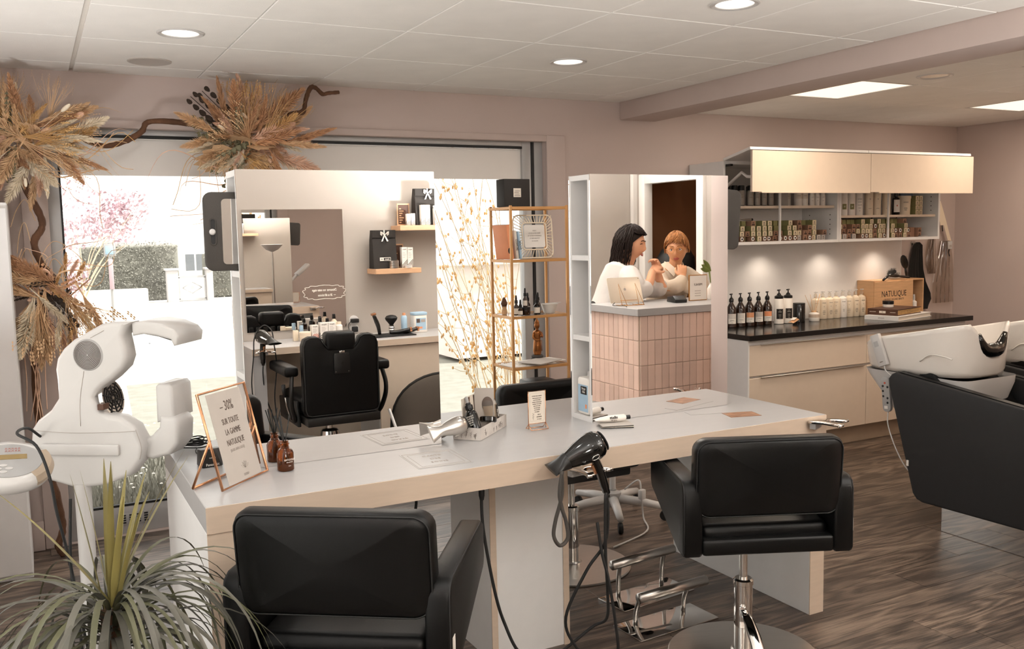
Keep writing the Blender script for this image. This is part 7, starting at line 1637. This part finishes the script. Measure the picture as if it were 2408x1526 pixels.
def face_parts(t, M, s, lipm, eyes_open=True, browm='hair_dark'):
    for sx_ in (-1, 1):
        p = M @ (V((sx_ * .031, .0700, .004)) * s)
        e = G().ball(p, .0118 * s).obj('eye', 'eye_white' if eyes_open else 'skin', t)
        if eyes_open: G().ball(M @ (V((sx_ * .031, .0775, .004)) * s), .0055 * s, u=10, v=8).obj('iris', 'dark_brown', e)
        g = G(); g.tube([M @ (V((sx_ * x, y, z)) * s) for x, y, z in ((.046, .0715, .005), (.039, .0795, .0105), (.031, .0825, .0115), (.022, .081, .009), (.017, .078, .003))], .0016 * s, 6); g.obj('eyelash', browm, e)
        G().tube([M @ (V((sx_ * x, y, z)) * s) for x, y, z in ((.048, .076, .026), (.038, .086, .033), (.024, .091, .032), (.014, .092, .027))], .0026 * s, 6).obj('eyebrow', browm, t)
    g = G()
    g.tube([M @ (V((x, y, z)) * s) for x, y, z in ((-.022, .078, -.062), (-.01, .088, -.0575), (0, .089, -.059), (.01, .088, -.0575), (.022, .078, -.062))], [.0015, .004, .0038, .004, .0015], 8); g.tube([M @ (V((x, y, z)) * s) for x, y, z in ((-.020, .078, -.064), (-.008, .087, -.068), (.008, .087, -.068), (.020, .078, -.064))], [.0015, .005, .005, .0015], 8); g.obj('lips', lipm, t)

def put(t, g, name, m_, vox=None, it=4, parent=None):
    o = g.obj(name, m_, parent or t, smooth=80)
    if vox: fuse(o, vox, it)
    return o
# woman with the dark bob: faces +x, leans over the counter
w1 = thing('person', 'woman with a dark wavy bob in a white shirt leaning on the reception counter', 'person', (3.60, .70, 0))
o0 = V((3.60, .70, 0))
def L_(x, y, z): return V((x, y, z)) - o0
g = G()
legs(g, -.14, -.06, (1, .05))
HM = T(*(L_(3.65, .80, 1.478))) @ RZ(radians(-42)) @ RX(radians(-8)) @ RY(radians(3))
torso(g, [(-.13, -.02, .86, .10, .14, 0, 0), (-.10, -.02, 1.0, .085, .125, 0, 0), (-.045, .02, 1.15, .09, .145, 0, 0), (-.02, .06, 1.27, .085, .15, 0, 0), (.0, .08, 1.315, .055, .08, 0, 0)])
limb(g, [L_(3.60, .78, 1.29), L_(3.62, .79, 1.35), L_(3.645, .80, 1.42)], [.056, .05, .048, .05])
headmesh(g, HM, 1.0)
# left arm (towards the mirror) and right arm
limb(g, [L_(3.575, .93, 1.25), L_(3.55, .99, 1.175), L_(3.60, 1.00, 1.18), L_(3.66, .99, 1.22), L_(3.705, .96, 1.285)], [.045, .042, .040, .038, .030, .026])
hand(g, L_(3.71, .955, 1.29), V((.75, -.2, .45)), V((.3, -.5, -.6)), .75, .95, -1)
limb(g, [L_(3.62, .66, 1.25), L_(3.74, .72, 1.17), L_(3.815, .905, 1.165), L_(3.805, .91, 1.22), L_(3.79, .905, 1.285)], [.045, .043, .042, .036, .030, .027])
hand(g, L_(3.79, .90, 1.285), V((-.25, .12, .95)), V((-.8, .3, -.2)), .95, .95, 1)
put(w1, g, 'body', 'skin', .0034, 2)
face_parts(w1, HM, 1.0, 'lips', False, 'hair_dark')
g = G()
torso(g, [(-.13, -.02, .84, .125, .17, 0, 0), (-.10, -.02, 1.0, .105, .15, 0, 0), (-.045, .02, 1.14, .11, .17, 0, 0), (-.03, .06, 1.25, .098, .175, -.01, 0), (-.03, .075, 1.305, .075, .13, -.045, 0), (-.01, .08, 1.325, .05, .06, -.05, 0)])
limb(g, [L_(3.565, .90, 1.265), L_(3.55, .975, 1.21), L_(3.555, 1.0, 1.175), L_(3.615, 1.0, 1.18)], [.075, .075, .072, .066, .060])
limb(g, [L_(3.60, .66, 1.26), L_(3.72, .72, 1.18), L_(3.80, .88, 1.168), L_(3.813, .90, 1.185)], [.072, .07, .064, .062, .056])
put(w1, g, 'shirt', 'shirt_white', .007, 3)
g = G()
for s in (-1, 1): g.grid([[L_(3.56, .80 + s * .05, 1.345), L_(3.55, .80 + s * .055, 1.315)], [L_(3.63, .81 + s * .062, 1.335), L_(3.62, .81 + s * .075, 1.295)], [L_(3.69, .81 + s * .035, 1.27), L_(3.685, .81 + s * .065, 1.235)]], thick=.004)
put(w1, g, 'collar', 'shirt_white')
g = G(); limb(g, [L_(3.47, .65, .95), L_(3.46, .64, .5), L_(3.46, .64, .08)], [.15, .12, .10], 4); put(w1, g, 'trousers', 'black_fabric', .012, 3)
g = G(); g.tube([L_(3.806, .908, 1.215) + V((.031 * cos(a), .031 * sin(a), .004 * sin(a))) for a in [2 * pi * i / 20 for i in range(20)]], .003, 6, closed=True); g.tube([L_(3.806, .908, 1.224) + V((.030 * cos(a), .030 * sin(a), .004 * sin(a))) for a in [2 * pi * i / 20 for i in range(20)]], .002, 6, closed=True); put(w1, g, 'bracelet', 'gold_metal')
# hair
def hairdo(t, M, s, m_, bob):
    rnd = random.Random(3 if bob else 8); g = G(); cap = []
    for j in range(13):
        row = []
        for i in range(40):
            th = 2 * pi * i / 40; fr_ = max(0, sin(th)) ** .7
            pm = (1.95 - 1.0 * fr_) if bob else (1.75 - .72 * fr_)
            ph = pm * j / 12; x, y, z = sin(ph) * cos(th), sin(ph) * sin(th), cos(ph)
            row.append(M @ (V((.084 * x, .101 * y - .005, .122 * z)) * s))
        cap.append(row)
    g.grid(cap, closed_u=True)
    for k in range(520 if bob else 520):
        th = rnd.uniform(0, 2 * pi); fr_ = max(0, sin(th)) ** .7; L = []; w0 = rnd.uniform(0, 6.28); lift = rnd.uniform(.98, 1.09)
        ph0 = rnd.uniform(.02, .9 if bob else 1.0)
        if bob:
            side = fr_ < .42; n = 11 if side else 6
            for q in range(n):
                f = q / (n - 1); pend = 1.75 if side else .98; ph = ph0 + (pend - ph0) * min(1, f * 1.55); drop = max(0, f - .62) * (.27 + .06 * sin(w0)) if side else 0
                r_ = lift + .10 * f + .035 * sin(f * 13 + w0); tt = th + .05 * sin(f * 10 + w0) + (0 if side else .5 * f * (1 if cos(th) > 0 else -1))
                L.append(M @ (V((.088 * sin(ph) * cos(tt) * r_, .105 * sin(ph) * sin(tt) * r_ - .008, .126 * cos(ph) * lift - drop)) * s))
        else:
            n = 6; pend = 1.72 - .70 * fr_ + rnd.uniform(-.28, .12); ph0 = min(ph0, pend - .35)
            for q in range(n):
                f = q / (n - 1); ph = ph0 + (pend - ph0) * f; tt = th + .35 * f * fr_ + .04 * sin(w0 + f * 6)
                L.append(M @ (V((.086 * sin(ph) * cos(tt) * lift, .103 * sin(ph) * sin(tt) * lift - .004, .124 * cos(ph) * lift)) * s))
        g.tube(L, [rnd.uniform(.0032, .0052) * s * (1 - .6 * i / len(L)) for i in range(len(L))], 4)
    return g.obj('hair', m_, t, smooth=80)
hairdo(w1, HM, 1.0, 'hair_dark', True)

w2 = thing('person', 'woman with short blond hair and glasses in a cream shirt, hand at her throat', 'person', (4.09, .60, 0))
o0 = V((4.09, .60, 0))
g = G(); legs(g, 0, -.02, (-.05, 1))
HM2 = T(*(L_(4.092, .73, 1.432))) @ RZ(radians(43)) @ RX(radians(-5)) @ RY(radians(-3))
torso(g, [(0, -.02, .86, .15, .10, 0, 0), (0, -.01, 1.0, .13, .09, 0, 0), (0, .03, 1.14, .15, .10, 0, 0), (0, .06, 1.25, .145, .08, 0, 0), (0, .08, 1.30, .075, .05, 0, 0)])
limb(g, [L_(4.09, .70, 1.26), L_(4.09, .715, 1.32), L_(4.09, .73, 1.38)], [.054, .048, .046, .048])
headmesh(g, HM2, .97)
limb(g, [L_(3.955, .70, 1.21), L_(3.94, .80, 1.16), L_(3.98, .90, 1.185), L_(4.02, .885, 1.235)], [.045, .042, .038, .032, .028])
hand(g, L_(4.022, .883, 1.24), V((.25, -.35, .8)), V((.5, -.7, -.2)), .7, .92, 1)
limb(g, [L_(4.225, .70, 1.21), L_(4.25, .80, 1.165), L_(4.15, .89, 1.17), L_(4.03, .90, 1.165)], [.045, .042, .038, .032, .028])
hand(g, L_(4.02, .90, 1.165), V((-.9, .0, .1)), V((0, -1, 0)), .6, .92, -1)
put(w2, g, 'body', 'skin_tan', .0034, 2)
face_parts(w2, HM2, .97, 'lips', True, 'hair_blonde')
g = G()
torso(g, [(0, -.02, .84, .175, .125, 0, 0), (0, -.01, 1.0, .15, .11, 0, 0), (0, .03, 1.14, .17, .125, 0, 0), (0, .06, 1.24, .172, .105, 0, -.01), (0, .07, 1.295, .12, .07, 0, -.03), (0, .08, 1.312, .06, .045, 0, -.03)])
limb(g, [L_(3.965, .68, 1.245), L_(3.94, .79, 1.165), L_(3.97, .885, 1.18), L_(4.012, .885, 1.215)], [.062, .062, .058, .052, .045])
limb(g, [L_(4.215, .68, 1.245), L_(4.255, .80, 1.17), L_(4.16, .89, 1.17), L_(4.05, .90, 1.165)], [.062, .062, .058, .052, .045])
put(w2, g, 'shirt', 'shirt_cream', .007, 3)
g = G()
for s in (-1, 1): g.grid([[L_(4.09 + s * .05, .655, 1.345), L_(4.09 + s * .058, .645, 1.315)], [L_(4.09 + s * .062, .725, 1.335), L_(4.09 + s * .08, .725, 1.288)], [L_(4.09 + s * .03, .78, 1.285), L_(4.09 + s * .065, .785, 1.24)]], thick=.004)
put(w2, g, 'collar', 'shirt_cream')
g = G(); limb(g, [L_(4.09, .59, .95), L_(4.09, .58, .5), L_(4.09, .58, .08)], [.16, .13, .11], 4); put(w2, g, 'trousers', 'black_fabric', .012, 3)
gl = empty('glasses', w2); 
for sx_ in (-1, 1): G().tube([HM2 @ (V((sx_ * .033 + .024 * cos(a), .098, .002 + .021 * sin(a))) * .97) for a in [2 * pi * i / 24 for i in range(24)]], .0014, 6, closed=True).obj('rim', 'gold_metal', gl); G().tube([HM2 @ (V((sx_ * .057, .096, .006)) * .97), HM2 @ (V((sx_ * .076, .06, .008)) * .97), HM2 @ (V((sx_ * .08, -.005, .004)) * .97)], .0014, 5).obj('temple', 'gold_metal', gl)
G().tube([HM2 @ (V((-.009, .099, .006)) * .97), HM2 @ (V((0, .104, .009)) * .97), HM2 @ (V((.009, .099, .006)) * .97)], .0014, 5).obj('bridge', 'gold_metal', gl)
hairdo(w2, HM2, .97, 'hair_blonde', False)
